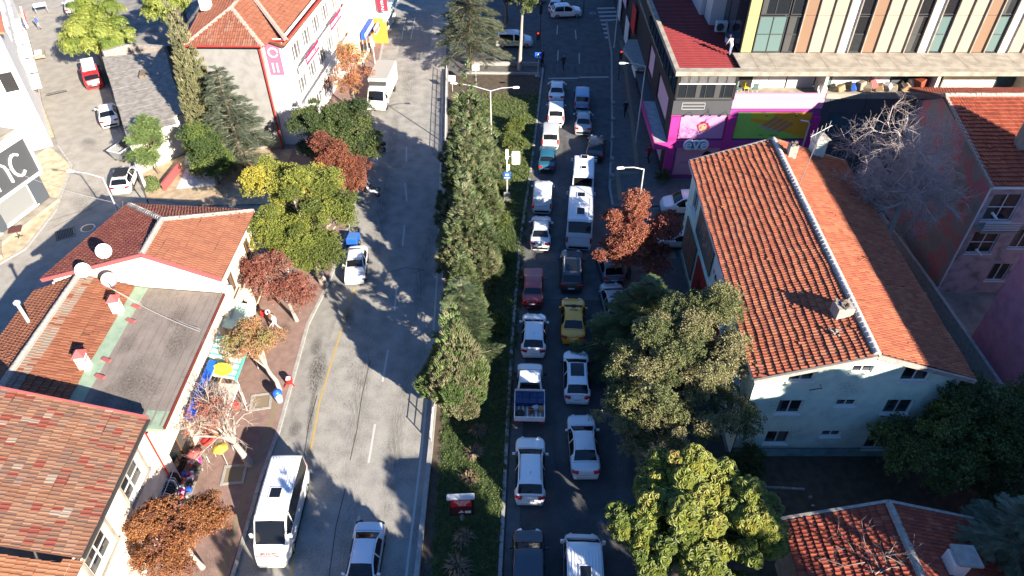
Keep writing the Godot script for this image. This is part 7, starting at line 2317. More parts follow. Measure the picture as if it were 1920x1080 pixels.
	for hq in opt.get("hatches", []):
		# roof hatches: [share along the length, width, length]
		var zz: float = L * (0.5 - hq[0])
		var g := MB.new()
		g.bevel(Vector3(0, H + 0.05, zz), Vector3(hq[1] + 0.16, 0.07, hq[2] + 0.16), 0.025)
		var hm := part(t, "roof_hatch", g, mat)
		g = MB.new()
		g.bevel(Vector3(0, H + 0.085, zz), Vector3(hq[1], 0.04, hq[2]), 0.015)
		part(hm, "hatch_pane", g, M.car_glass)
	return t

func vehicles() -> void:
	var white := paint(0.80, 0.80, 0.79)
	var white2 := paint(0.68, 0.685, 0.69)
	var silver := paint(0.36, 0.37, 0.39)
	var grey := paint(0.16, 0.17, 0.185)
	var black := paint(0.012, 0.013, 0.016)
	var navy := paint(0.016, 0.022, 0.038)
	var darkg := paint(0.03, 0.032, 0.036)
	var teal := paint(0.015, 0.10, 0.15)
	var skyb := paint(0.18, 0.33, 0.50)
	var red := paint(0.34, 0.035, 0.03)
	var taxi := paint(0.80, 0.36, 0.008)
	var beige := paint(0.47, 0.47, 0.46)
	var g := "vehicles queuing towards the junction"
	make_car("white_sedan", "white sedan first in the left queue at the stop line", "car", g, "sedan", white, 5.05, -74.9, 4.0)
	make_car("white_hatchback", "white hatchback second in the left queue, behind the first white sedan", "car", g, "mpv", white2, 4.7, -69.7, 3.3, {"L": 4.1})
	make_car("pale_people_carrier", "boxy pale grey people carrier third in the left queue", "car", g, "mpv", beige, 3.95, -65.0, 3.6, {"L": 4.4})
	make_car("teal_car", "teal old sedan fourth in the left queue, behind the pale grey carrier", "car", g, "old", teal, 3.42, -60.5, 3.5, {"L": 4.0, "fin": false})
	make_car("white_panel_van", "small white panel van in the left queue beside the long minibus", "van", g, "mpv", white, 2.78, -54.0, 3.8, {"panel_van": true, "blind_rear": true, "L": 4.4})
	make_car("white_sedan", "white sedan in the left queue behind the small white panel van", "car", g, "sedan", white2, 2.45, -48.7, 3.4, {"L": 4.25, "wide": 0.97})
	make_car("red_car", "faded dark red sedan in the left queue", "car", g, "old", red, 1.62, -41.6, 2.3, {"L": 4.1, "fin": false})
	make_car("white_hatchback", "white hatchback with bright tail lights in the left queue behind the dark red car", "car", g, "hatch", white, 1.58, -36.5, 2.4, {"L": 4.1, "dark_bumper": false})
	make_car("white_estate", "white crossover with slim tail lights, second last in the left queue", "car", g, "suv", white, 1.1, -25.0, 1.5, {"L": 4.5, "rails": true, "rail_mat": M.dark_steel, "dark_bumper": false})
	make_car("dark_van", "near-black van at the bottom edge, last in the left queue", "van", g, "mpv", navy, 0.88, -18.7, 1.4, {"L": 4.6})
	make_car("blue_car", "pale blue estate car first in the right queue", "car", g, "mpv", skyb, 7.75, -73.0, 4.8, {"L": 4.3, "wide": 0.96})
	make_car("silver_sedan", "silver sedan second in the right queue", "car", g, "sedan", silver, 7.5, -67.8, 5.6, {"L": 4.3})
	make_car("black_car", "black sedan with open dark top line right of the short minibus", "car", g, "sedan", black, 8.35, -62.6, 8.0, {"L": 4.3})
	make_car("short_minibus", "white minibus with two roof hatches in front of the longer minibus", "minibus", g, "minibus", white, 6.62, -56.6, 5.9, {"L": 5.3, "hatches": [[0.62, 0.55, 0.55], [0.28, 0.42, 0.42]]})
	var b := make_car("long_minibus", "long white minibus with a sloping dark rear window, the biggest vehicle in the queue", "minibus", g, "bus", white2, 5.85, -50.1, 5.5, {"L": 6.9, "hatches": [[0.62, 0.62, 0.62], [0.27, 0.62, 0.9]]})
	for s in [-1, 1]:
		var mb := MB.new()
		mb.bevel(Vector3(s * 0.75, 2.78, 0.9), Vector3(0.06, 0.06, 2.6), 0.01)
		part(b, "roof_strip", mb, white2)
	make_car("dark_crossover", "glossy black crossover with roof glass directly behind the long minibus", "car", g, "suv", darkg, 4.75, -43.6, 4.0, {"L": 4.6, "roof_glass": [0.2, 0.52], "rails": true, "rail_mat": M.galv})
	var tx := make_car("yellow_taxi", "yellow taxi with dark windows in the right queue", "taxi", g, "sedan", taxi, 4.52, -38.0, 3.6, {"L": 4.5, "dark_bumper": false})
	var mbt := MB.new()
	mbt.bevel(Vector3(0, 1.52, -0.42), Vector3(0.34, 0.13, 0.16), 0.03)
	part(tx, "roof_sign", mbt, M.black)
	text(tx, "T 0158", Vector3(0, 1.485, 0.0), Basis(Vector3.RIGHT, -PI / 2), 0.15, M.black, 0.01)
	make_car("white_coupe", "white hatchback with a black glass roof behind the yellow taxi", "car", g, "hatch", white, 4.4, -32.5, 2.2, {"L": 4.45, "roof_glass": [0.30, 0.57], "dark_bumper": false, "mirror": M.black})
	make_car("white_sedan", "white sedan with dappled sun on its roof beside the evergreen oak", "car", g, "sedan", white2, 4.42, -26.8, -0.4, {"L": 4.6, "dark_bumper": false})
	make_car("white_van", "white ribbed-roof van with a dark roof hatch at the bottom edge of the right queue", "van", g, "minibus", white, 3.75, -17.9, 2.2, {"L": 5.4, "ribs": true, "hatches": [[0.42, 0.55, 0.6]]})
	# the pickup with its load
	pickup(white)
	# parked on the right
	var pg := "cars parked by the green house"
	make_car("grey_car", "grey hatchback parked half under the red maple", "car", pg, "hatch", grey, 7.85, -44.4, -5.0, {"L": 4.3})
	make_car("silver_car", "silver-blue car parked half hidden by the dark cedar", "car", pg, "hatch", silver, 7.75, -39.9, -4.0)
	make_car("bright_red_car", "bright red car almost wholly hidden beneath the evergreen oak", "car", pg, "hatch", paint(0.45, 0.01, 0.012), 8.3, -31.4, 2.0)
	make_car("white_parcel_van", "white van parked nose-left against the far end of the green house", "van", pg, "mpv", white, 15.5, -52.6, -88.0, {"panel_van": false, "L": 4.4})
	make_car("white_sedan", "white sedan parked nose-left below the white van", "car", pg, "sedan", white, 14.3, -47.7, -87.0, {"L": 4.4})
	# the junction
	var jg := "vehicles crossing the junction"
	make_car("white_hatchback", "white five-door car turning right across the far junction", "car", jg, "suv", white, 7.4, -98.4, 84.0, {"L": 4.3})
	make_car("white_car", "white car at the top edge behind the turning white one", "car", jg, "hatch", white2, 6.2, -101.2, 10.0)
	make_car("grey_car", "dark grey car cut by the top edge left of the turning white car", "car", jg, "sedan", grey, 2.6, -103.6, 92.0)
	var po := make_car("patrol_van", "white patrol van with blue and yellow-green side markings behind the junction conifer", "van", jg, "mpv", white, 0.3, -88.6, 90.0, {"L": 4.7})
	for k in 6:
		var mb := MB.new()
		mb.box(Vector3(0.916, 0.72, 1.8 - k * 0.5), Vector3(0.02, 0.26, 0.42))
		part(po, "side_marking", mb, M.blue if k < 1 else [M.yellow, std(0.25, 0.55, 0.05, 0.5)][k % 2])
	# left carriageway
	truck()
	make_car("white_sedan", "white older sedan parked facing the camera under the green and yellow maple", "car", "", "old", paint(0.76, 0.76, 0.75), -12.55, -44.3, 175.8, {"L": 4.0, "wide": 0.98, "dark_bumper": false})
	var mv := make_car("white_minibus", "white minibus parked facing the camera with red lettering on its bonnet", "minibus", "", "minibus", paint(0.78, 0.78, 0.77), -13.1, -21.9, 179.5, {"L": 5.9, "wide": 0.95, "ribs": true, "hatches": [[0.48, 0.6, 0.6]]})
	var bb2 := Basis(Vector3.UP, PI) * Basis(Vector3.RIGHT, -1.05)
	text(mv, "BELEDIYESI", Vector3(0, 1.19, -2.72), bb2, 0.13, M.red, 0.01)
	text(mv, "EVDE BAKIM HIZMETI", Vector3(0, 1.09, -2.80), bb2, 0.10, M.red, 0.01)
	make_car("silver_white_saloon", "pearl white saloon driving towards the camera at the bottom edge", "car", "", "sedan", paint(0.66, 0.68, 0.72), -8.0, -19.0, 180.8, {"L": 4.7, "wide": 0.96, "tail": M.black, "dark_bumper": false})
	# the lane
	var lgp := "cars parked along the lane"
	make_car("white_sedan", "white sedan parked in the lane at the top edge of the photo", "car", lgp, "sedan", white2, -61.3, -100.4, -27.0, {"L": 4.6})
	var rv := make_car("red_van", "red van with a white roof parked in the lane beneath the light green tree", "van", lgp, "mpv", paint(0.55, 0.015, 0.02), -48.9, -78.6, -29.0, {"L": 5.6, "wide": 1.08})
	var mbv := MB.new()
	mbv.bevel(Vector3(0, 1.83, -0.4), Vector3(1.36, 0.12, 3.6), 0.04)
	part(rv, "white_roof", mbv, white)
	mbv = MB.new()
	mbv.box(Vector3(0, 0.95, 2.80), Vector3(1.2, 0.36, 0.05))
	part(rv, "white_rear_panel", mbv, white)
	make_car("white_sedan", "white sedan parked beside the old shed behind the red van", "car", lgp, "sedan", white, -43.2, -69.4, -28.0, {"L": 4.8, "wide": 1.04})
	var cb := make_car("black_topped_car", "small white car with a black soft top parked alone in the sunny lane", "car", lgp, "hatch", white, -36.3, -56.9, -10.0, {"L": 4.1, "roof_glass": [0.16, 0.58], "dark_bumper": false})
	mbv = MB.new()
	mbv.bevel(Vector3(0, 1.50, 0.35), Vector3(1.22, 0.05, 1.5), 0.02)
	part(cb, "soft_top", mbv, M.black)

func pickup(white: Material) -> void:
	var t := thing("pickup_truck", "white pickup truck with blue crates and a red bucket in its open bed", "pickup truck", Vector3(1.18, 0.004, -31.0), -1.5, "vehicles queuing towards the junction")
	var mb := MB.new()
	# cab as a smooth loft
	var keys := [[-2.35, 0.55, 0.66], [-2.3, 0.85, 0.74], [-2.1, 0.95, 0.82], [-1.55, 1.08, 0.84], [-0.95, 1.70, 0.74], [-0.75, 1.78, 0.72], [0.05, 1.80, 0.73], [0.2, 1.76, 0.73], [0.32, 1.15, 0.80]]
	var rows := []
	for k in keys:
		var w: float = 0.86 if k[0] > -2.2 else k[2] + 0.06
		rows.append(PackedVector3Array([Vector3(-w, 0.35, k[0]), Vector3(-w, minf(0.95, k[1] - 0.06), k[0]), Vector3(-k[2], k[1] - 0.05, k[0]), Vector3(-k[2] + 0.1, k[1], k[0]), Vector3(0, k[1] + 0.03, k[0]), Vector3(k[2] - 0.1, k[1], k[0]), Vector3(k[2], k[1] - 0.05, k[0]), Vector3(w, minf(0.95, k[1] - 0.06), k[0]), Vector3(w, 0.35, k[0])]))
	mb.grid(rows, false, {303: true, 304: true, 703: true, 704: true, 501: true, 506: true})
	mb.fan(rows[0]); mb.fan(PackedVector3Array([Vector3(-0.8, 0.35, 0.34), Vector3(-0.8, 1.12, 0.34), Vector3(0.8, 1.12, 0.34), Vector3(0.8, 0.35, 0.34)]))
	part(t, "cab", mb, white)
	for q in [["windscreen", 303, 304], ["rear_window", 703, 704], ["side_window", 501, -1], ["side_window", 506, -1]]:
		mb = MB.new()
		mb.cells(rows, {q[1]: true} if q[2] < 0 else {q[1]: true, q[2]: true})
		part(t, q[0], mb, M.car_glass)
	mb = MB.new()
	mb.bevel(Vector3(0, 1.40, 0.345), Vector3(1.15, 0.3, 0.05), 0.01)
	part(t, "rear_window", mb, M.car_glass)
	for k in 13:
		mb = MB.new()
		mb.box(Vector3(-0.84 + k * 0.14, 0.80, 1.42), Vector3(0.12, 0.05, 2.1))
		part(t, "bed_plank", mb, M.galv if k % 2 else M.plank)
	for s in [-1, 1]:
		mb = MB.new()
		mb.bevel(Vector3(s * 0.96, 0.95, 1.42), Vector3(0.06, 0.42, 2.2), 0.015)
		part(t, "bed_side", mb, white)
	mb = MB.new()
	mb.bevel(Vector3(0, 0.95, 2.53), Vector3(1.98, 0.42, 0.06), 0.015)
	part(t, "tailgate", mb, white)
	mb = MB.new()
	mb.bevel(Vector3(0, 1.05, 0.40), Vector3(1.98, 0.6, 0.05), 0.015)
	part(t, "headboard", mb, white)
	for q in [[-1, 1.5], [1, 1.5], [-1, -1.45], [1, -1.45]]:
		mb = MB.new()
		mb.lathe(Vector3(q[0] * 0.76, 0.31, q[1]), [[0.18, -0.1], [0.3, -0.1], [0.31, 0.06], [0.28, 0.11], [0.0, 0.09]], 14, Basis(Vector3.BACK, -PI / 2 * q[0]))
		part(t, "wheel", mb, M.tyre)
	for s in [-1, 1]:
		mb = MB.new()
		mb.bevel(Vector3(s * 0.8, 0.62, 2.55), Vector3(0.3, 0.12, 0.06), 0.01)
		part(t, "tail_light", mb, M.tail)
		mb = MB.new()
		mb.bevel(Vector3(s * 1.03, 1.15, -1.1), Vector3(0.2, 0.2, 0.1), 0.02)
		part(t, "mirror", mb, M.black)
	var at := func(x: float, y: float, z: float) -> Vector3: return t.transform * Vector3(x, y, z)
	var cm := std(0.012, 0.035, 0.12, 0.5)
	for k in 8:
		mb = MB.new()
		mb.bevel(Vector3(0, 0.17, 0), Vector3(0.42, 0.34, 0.44), 0.03)
		mb.bevel(Vector3(0, 0.355, 0), Vector3(0.46, 0.05, 0.48), 0.015)
		var c := solo("blue_crate", mb, cm, "dark blue lidded crate in the pickup bed, %s row, %s from the left" % [["front", "second"][k / 4], ["first", "second", "third", "fourth"][k % 4]], "crate", "blue crates in the pickup bed")
		c.transform = t.transform * Transform3D(Basis(Vector3.UP, 0.08 * sin(k * 3.0)), Vector3(-0.71 + (k % 4) * 0.475, 0.83, 0.70 + (k / 4) * 0.50))
	var bk := thing("red_bucket", "red bucket standing in the pickup bed", "bucket", at.call(0.12, 0.83, 1.95))
	mb = MB.new()
	mb.lathe(Vector3.ZERO, [[0.12, 0.0], [0.17, 0.34], [0.18, 0.34], [0.13, 0.03], [0.0, 0.03]], 14)
	part(bk, "pail", mb, std(0.40, 0.08, 0.03, 0.6))
	mb = MB.new()
	mb.path([Vector3(-0.17, 0.33, 0), Vector3(0, 0.42, 0.1), Vector3(0.17, 0.33, 0)], [0.012, 0.012, 0.012], 4)
	part(bk, "handle", mb, M.galv)
	mb = MB.new()
	mb.lathe(Vector3.ZERO, [[0.0, 0.02], [0.16, 0.03], [0.27, 0.08], [0.3, 0.16], [0.22, 0.2], [0.12, 0.16], [0.0, 0.14]], 14)
	var so := solo("black_coil", mb, M.black, "black coiled hose or tyre lying at the rear left of the pickup bed", "coil")
	so.position = at.call(-0.6, 0.83, 2.1)
	mb = MB.new()
	mb.bevel(Vector3(0, 0.12, 0), Vector3(0.5, 0.22, 0.36), 0.08, Basis(Vector3.UP, 0.4))
	so = solo("plastic_bag", mb, M.galv, "crumpled pale plastic bag among the crates of the pickup", "bag")
	so.position = at.call(0.38, 0.85, 1.6)
	mb = MB.new()
	mb.bevel(Vector3(0, 0.15, 0), Vector3(0.4, 0.3, 0.34), 0.02)
	so = solo("cardboard_box", mb, M.cardboard, "brown cardboard box at the right side of the pickup bed", "box")
	so.position = at.call(0.76, 0.83, 1.72)

func truck() -> void:
	var t := thing("box_truck", "white box truck with a grey-topped cargo body parked facing the camera", "truck", Vector3(-14.45, 0.004, -73.9), 176)
	# local -z is the front
	var w := std(0.66, 0.64, 0.58, 0.45)
	var mb := MB.new()
	mb.bevel(Vector3(0, 1.95, 1.15), Vector3(2.2, 2.1, 4.8), 0.05)
	part(t, "cargo_box", mb, w)
	mb = MB.new()
	mb.box(Vector3(0, 3.02, 1.15), Vector3(2.1, 0.04, 4.7))
	part(t, "box_roof", mb, std(0.33, 0.315, 0.28, 0.7))
	var rows := []
	for k in [[-1.3, 2.35, 0.98], [-1.5, 2.42, 0.96], [-2.2, 2.38, 0.95], [-2.5, 2.2, 0.94], [-3.05, 1.35, 0.98], [-3.15, 1.2, 0.98], [-3.42, 0.95, 0.9], [-3.5, 0.55, 0.86]]:
		rows.append(PackedVector3Array([Vector3(-1.0, 0.5, k[0]), Vector3(-1.0, minf(1.25, k[1] - 0.07), k[0]), Vector3(-k[2] + 0.02, k[1] - 0.06, k[0]), Vector3(-k[2] + 0.14, k[1], k[0]), Vector3(0, k[1] + 0.03, k[0]), Vector3(k[2] - 0.14, k[1], k[0]), Vector3(k[2] - 0.02, k[1] - 0.06, k[0]), Vector3(1.0, minf(1.25, k[1] - 0.07), k[0]), Vector3(1.0, 0.5, k[0])]))
	mb = MB.new()
	mb.grid(rows, false, {303: true, 304: true, 201: true, 206: true})
	mb.fan(rows[-1])
	part(t, "cab", mb, w)
	for q in [["windscreen", 303, 304], ["side_window", 201, -1], ["side_window", 206, -1]]:
		mb = MB.new()
		mb.cells(rows, {q[1]: true} if q[2] < 0 else {q[1]: true, q[2]: true})
		part(t, q[0], mb, M.car_glass)
	mb = MB.new()
	mb.bevel(Vector3(0, 2.6, -1.5), Vector3(1.9, 0.3, 0.5), 0.05)
	part(t, "roof_vent", mb, M.dark_steel)
	for q in [[-1, 2.0], [1, 2.0], [-1, -2.3], [1, -2.3]]:
		mb = MB.new()
		mb.lathe(Vector3(q[0] * 0.88, 0.38, q[1]), [[0.2, -0.12], [0.37, -0.12], [0.38, 0.08], [0.34, 0.13], [0.0, 0.1]], 14, Basis(Vector3.BACK, -PI / 2 * q[0]))
		part(t, "wheel", mb, M.tyre)
	for s in [-1, 1]:
		mb = MB.new()
		mb.bevel(Vector3(s * 0.72, 0.9, -3.45), Vector3(0.35, 0.2, 0.12), 0.03)
		part(t, "headlight", mb, M.head)
		mb = MB.new()
		mb.bevel(Vector3(s * 1.15, 1.7, -2.6), Vector3(0.16, 0.4, 0.1), 0.02)
		part(t, "mirror", mb, M.black)

# ---------------------------------------------------------------- street furniture
func lamp_post(called: String, label: String, at: Vector3, h: float, arms: Array, group := "street lamps") -> void:
	var t := thing(called, label, "street lamp", at, 0, group)
	var mb := MB.new()
	mb.path([Vector3.ZERO, Vector3(0, 0.5, 0), Vector3(0, h, 0)], [0.11, 0.08, 0.05], 8)
	part(t, "pole", mb, M.galv)
	for a in arms:
		var e := Vector3(a[0], h + a[2], a[1])
		mb = MB.new()
		mb.path([Vector3(0, h - 0.05, 0), Vector3(a[0] * 0.5, h + a[2] * 0.5 + 0.08, a[1] * 0.5), e], [0.045, 0.04, 0.035], 6)
		part(t, "arm", mb, M.galv)
		mb = MB.new()
		var d := Vector3(a[0], 0, a[1]).normalized()
		mb.bevel(e + d * 0.25, Vector3(0.24, 0.12, 0.6), 0.05, Basis.looking_at(d))
		part(t, "lamp_head", mb, M.white)

func traffic_light(label: String, at: Vector3, h: float, face: float, lit := true) -> void:
	var t := thing("traffic_light", label, "traffic light", at, face, "traffic lights")
	var mb := MB.new()
	mb.tube(Vector3.ZERO, Vector3(0, h, 0), 0.06, 0.05)
	part(t, "pole", mb, M.dark_steel)
	mb = MB.new()
	mb.bevel(Vector3(0, h + 0.3, 0.05), Vector3(0.36, 1.05, 0.3), 0.04)
	part(t, "housing", mb, M.black)
	for k in 3:
		mb = MB.new()
		mb.lathe(Vector3(0, h + 0.62 - k * 0.32, 0.2), [[0.0, 0.03], [0.1, 0.02], [0.12, 0.0]], 12, Basis(Vector3.RIGHT, PI / 2))
		part(t, "lens", mb, M.lamp_red if k == 0 and lit else M.dark_steel)

func street_furniture() -> void:
	lamp_post("street_lamp", "grey street lamp with one long arm at the corner of the lane", Vector3(-31.15, 0, -46.2), 7.6, [[-2.3, -0.4, 0.3]])
	lamp_post("street_lamp", "double-armed street lamp in the middle of the median cypresses", Vector3(-1.9, 0.1, -58.4), 8.6, [[2.0, -0.2, 0.2], [-3.0, -0.6, 0.4]])
	lamp_post("street_lamp", "street lamp with its head over the road behind the red maple", Vector3(10.1, 0.02, -46.9), 7.9, [[-1.6, 0.2, 0.25]])
	lamp_post("street_lamp", "tall street lamp on the right pavement by the traffic light", Vector3(12.6, 0.12, -64.2), 8.2, [[-2.0, 0.0, 0.3]])
	lamp_post("street_lamp", "short grey pavement lamp below the green and yellow maple", Vector3(-17.5, 0.12, -42.6), 4.2, [[0.9, 0.5, 0.15]])
	traffic_light("red traffic light on the right pavement before the junction", Vector3(12.4, 0.12, -78.4), 2.9, 0)
	traffic_light("red traffic light at the right end of the crossing island", Vector3(3.1, 0.12, -83.4), 3.0, 0)
	traffic_light("slim traffic light post on the island behind the red one", Vector3(3.4, 0.12, -84.6), 5.6, 180, false)
	traffic_light("black traffic light with unlit back hanging in the far junction", Vector3(9.9, 0.0, -99.4), 2.4, 180, false)
	lamp_post("street_lamp", "dark lamp post beside the zebra crossing", Vector3(12.9, 0.12, -87.6), 8.0, [[0.6, -1.0, 0.1]])
	# signs
	var t := thing("crossing_sign", "blue square pedestrian crossing sign on the median end", "sign", Vector3(3.05, 0.1, -79.6))
	var mb := MB.new()
	mb.tube(Vector3.ZERO, Vector3(0, 2.6, 0), 0.04)
	part(t, "pole", mb, M.galv)
	mb = MB.new()
	mb.bevel(Vector3(0, 2.5, 0.06), Vector3(0.8, 0.8, 0.04), 0.01)
	part(t, "plate", mb, M.bright_blue)
	mb = MB.new()
	mb.fan(PackedVector3Array([Vector3(0, 2.78, 0.09), Vector3(0.28, 2.24, 0.09), Vector3(-0.28, 2.24, 0.09)]))
	part(t, "white_triangle", mb, M.white)
	mb = MB.new()
	mb.box(Vector3(0, 2.46, 0.1), Vector3(0.06, 0.26, 0.02)); mb.box(Vector3(0.05, 2.36, 0.1), Vector3(0.2, 0.05, 0.02), Basis(Vector3.BACK, 0.7))
	part(t, "walking_figure", mb, M.black)
	mb = MB.new()
	mb.lathe(Vector3.ZERO, [[0.35, 0.0], [0.3, 0.16], [0.0, 0.2]], 12)
	part(t, "foot", mb, M.kerb)
	t = thing("sign_post", "grey post with a small blue sign and instruments among the median bushes", "sign post", Vector3(-0.45, 0.1, -54.0))
	mb = MB.new()
	mb.tube(Vector3.ZERO, Vector3(0, 5.2, 0), 0.09, 0.07)
	part(t, "post", mb, M.galv)
	mb = MB.new()
	mb.bevel(Vector3(0, 2.75, 0.12), Vector3(0.62, 0.72, 0.05), 0.02)
	part(t, "blue_plate", mb, M.bright_blue)
	mb = MB.new()
	mb.box(Vector3(0.02, 2.82, 0.15), Vector3(0.3, 0.2, 0.02)); mb.box(Vector3(0, 2.52, 0.15), Vector3(0.5, 0.06, 0.02))
	part(t, "white_symbol", mb, M.white)
	mb = MB.new()
	mb.bevel(Vector3(0.0, 4.9, 0.1), Vector3(0.28, 0.9, 0.26), 0.04); mb.bevel(Vector3(0.1, 3.6, 0.12), Vector3(0.3, 0.5, 0.22), 0.04)
	part(t, "instrument", mb, M.white)
	mb = MB.new()
	mb.bevel(Vector3(0.0, 0.55, 0.16), Vector3(0.6, 0.9, 0.1), 0.02)
	part(t, "lower_cabinet", mb, M.steel)
	mb = MB.new()
	mb.bevel(Vector3(0, 0, 0), Vector3(0.75, 1.0, 0.6), 0.06)
	mb.tube(Vector3(-0.1, -0.5, 0), Vector3(-0.1, -0.72, 0), 0.05)
	mb.tube(Vector3(-0.72, 0.1, 0), Vector3(-0.3, 0.1, 0), 0.04)
	var so := solo("white_control_box", mb, M.white, "white box hung on the arm right of the blue sign post", "box")
	so.position = Vector3(0.32, 4.6, -54.0)
	for q in [[-6.75, -75.6, 1.6, "white notice board beside the wall end at the top of the median"], [-4.1, -76.6, 2.4, "cream notice board right of the tallest cypress tip"], [-7.4, -61.8, 7.2, ""]]:
		if q[3] == "":
			continue
		t = thing("notice_board", q[3], "sign", Vector3(q[0], 0.1, q[1]))
		mb = MB.new()
		mb.tube(Vector3.ZERO, Vector3(0, q[2], 0), 0.03)
		part(t, "pole", mb, M.galv)
		mb = MB.new()
		mb.bevel(Vector3(0, q[2], 0.05), Vector3(0.8, 0.6, 0.05), 0.02, Basis(Vector3.RIGHT, -0.5))
		part(t, "board", mb, M.white)
	# red information panel in the median
	t = thing("information_panel", "red and black illuminated-style information panel with white text lines in the median", "sign", Vector3(-2.85, 0.1, -21.9), 3)
	mb = MB.new()
	mb.tube(Vector3(0, 0, 0), Vector3(0, 0.75, 0), 0.14)
	part(t, "foot", mb, M.steel)
	mb = MB.new()
	mb.bevel(Vector3(0, 1.5, 0), Vector3(1.42, 1.75, 0.22), 0.04)
	part(t, "case", mb, M.black)
	mb = MB.new()
	mb.bevel(Vector3(0, 2.42, 0.02), Vector3(1.55, 0.14, 0.36), 0.04)
	part(t, "hood", mb, M.galv)
	mb = MB.new()
	mb.bb(Vector3(-0.58, 1.55, 0.11), Vector3(0.58, 2.25, 0.125))
	part(t, "red_print", mb, std(0.55, 0.015, 0.03, 0.5))
	mb = MB.new()
	mb.bb(Vector3(-0.58, 0.82, 0.11), Vector3(0.58, 1.545, 0.125))
	part(t, "dark_print", mb, std(0.07, 0.012, 0.015, 0.5))
	for k in 5:
		text(t, ["HAYAT KURTARAN", "TRAFIK KURALLARI", "HEPIMIZ ICIN", "YAVAS GIT", "SAG VAR"][k], Vector3(0.05, 2.12 - k * 0.105, 0.128), Basis.IDENTITY, 0.075, M.white, 0.004)
	mb = MB.new()
	mb.bb(Vector3(0.18, 0.88, 0.127), Vector3(0.52, 1.12, 0.135)); mb.fan(PackedVector3Array([Vector3(-0.22, 0.9, 0.13), Vector3(-0.02, 1.2, 0.13), Vector3(0.14, 0.95, 0.13)]))
	part(t, "pale_print", mb, M.plate)
	# railings on the median wall
	for seg in [[[-6.1, -52.2], [-5.75, -46.5], [-5.5, -43.0], "steel railing on the median wall beside the cypress row, lower stretch"], [[-7.7, -80.0], [-6.55, -61.2], [-6.1, -52.3], "long steel railing on the median wall up to the junction"], [[-5.12, -30.2], [-5.1, -28.6], [-5.08, -27.2], "short steel railing on the median wall near the first cypress"]]:
		t = thing("railing", seg[3], "railing", Vector3.ZERO, 0, "railings on the median wall")
		for s in 2:
			var a := Vector3(seg[s][0], 0.42, seg[s][1])
			var b := Vector3(seg[s + 1][0], 0.42, seg[s + 1][1])
			var n := maxi(1, int((b - a).length() / 1.75))
			for y in [0.16, 0.52, 0.92]:
				mb = MB.new()
				mb.tube(a + Vector3(0, y, 0), b + Vector3(0, y, 0), 0.028, 0.028, 6)
				part(t, "rail", mb, M.galv)
			for k in n + 1:
				mb = MB.new()
				mb.tube(a.lerp(b, k / float(n)), a.lerp(b, k / float(n)) + Vector3(0, 0.98, 0), 0.035, 0.035, 6)
				part(t, "post", mb, M.galv)
			var bars := MB.new()
			for k in int((b - a).length() / 0.16):
				var p := a.lerp(b, (k + 0.5) / int((b - a).length() / 0.16))
				bars.tube(p + Vector3(0, 0.16, 0), p + Vector3(0, 0.9, 0), 0.009, 0.009, 3)
			part(t, "bars", bars, M.galv).set_meta("kind", "stuff")
	# bollards on the right pavement
	var where := ["farthest of the row", "second farthest of the row", "middle of the row", "second nearest of the row", "nearest of the row, by the street lamp arm"]
	var proto: Node3D = null
	for k in 5:
		var q: Vector2 = [Vector2(11.2, -72.2), Vector2(10.75, -68.6), Vector2(10.3, -64.7), Vector2(9.85, -60.6), Vector2(9.5, -57.6)][k]
		if proto == null:
			proto = thing("bollard", "", "bollard", Vector3(q.x, 0.12, q.y), 0, "white ball bollards on the right pavement")
			mb = MB.new()
			mb.ball(Vector3(0, 0.28, 0), Vector3(0.24, 0.26, 0.24), 14, 8)
			part(proto, "ball", mb, M.kerb)
			mb = MB.new()
			mb.lathe(Vector3.ZERO, [[0.26, 0.0], [0.22, 0.08], [0.12, 0.1]], 14)
			part(proto, "base", mb, M.kerb)
		else:
			var d: Node3D = proto.duplicate()
			d.name = numbered("bollard")
			add_child(d)
			d.position = Vector3(q.x, 0.12, q.y)
			proto = proto
			d.set_meta("label", "white ball bollard at the right kerb, " + where[k])
	proto.set_meta("label", "white ball bollard at the right kerb, " + where[0])
	# blue litter bin, red box by the tree
	t = thing("litter_bin", "blue hooded litter bin at the kerb below the brownish tree", "litter bin", Vector3(-15.5, 0.12, -30.6), 20)
	mb = MB.new()
	mb.lathe(Vector3.ZERO, [[0.0, 0.02], [0.22, 0.02], [0.28, 0.7], [0.26, 0.72]], 14)
	part(t, "drum", mb, std(0.35, 0.42, 0.50, 0.4))
	mb = MB.new()
	mb.lathe(Vector3(0, 0.72, 0), [[0.3, 0.0], [0.31, 0.2], [0.2, 0.36], [0.0, 0.42]], 14)
	part(t, "hood", mb, M.bright_blue)
	mb = MB.new()
	mb.box(Vector3(0.05, 0.86, 0.29), Vector3(0.3, 0.06, 0.05), Basis(Vector3.BACK, 0.4))
	part(t, "white_mark", mb, M.white)
	t = thing("ride_on_toy", "small red and white ride-on seat beside the litter bin tree", "toy", Vector3(-15.2, 0.12, -32.2), 10)
	mb = MB.new()
	mb.bevel(Vector3(0, 0.35, 0), Vector3(0.4, 0.5, 0.5), 0.1)
	part(t, "body", mb, M.red)
	mb = MB.new()
	mb.bevel(Vector3(0, 0.62, 0.12), Vector3(0.3, 0.1, 0.28), 0.03)
	part(t, "label_plate", mb, M.white)
	for s in [-1, 1]:
		mb = MB.new()
		mb.tube(Vector3(s * 0.2, 0.1, 0.2), Vector3(s * 0.34, 0.02, 0.4), 0.04)
		part(t, "foot", mb, M.red)
	# dumpster in the lane
	t = thing("dumpster", "open dark steel dumpster beside the yard wall in the lane", "dumpster", Vector3(-38.3, 0, -61.6), -20)
	mb = MB.new()
	var d0 := PackedVector3Array()
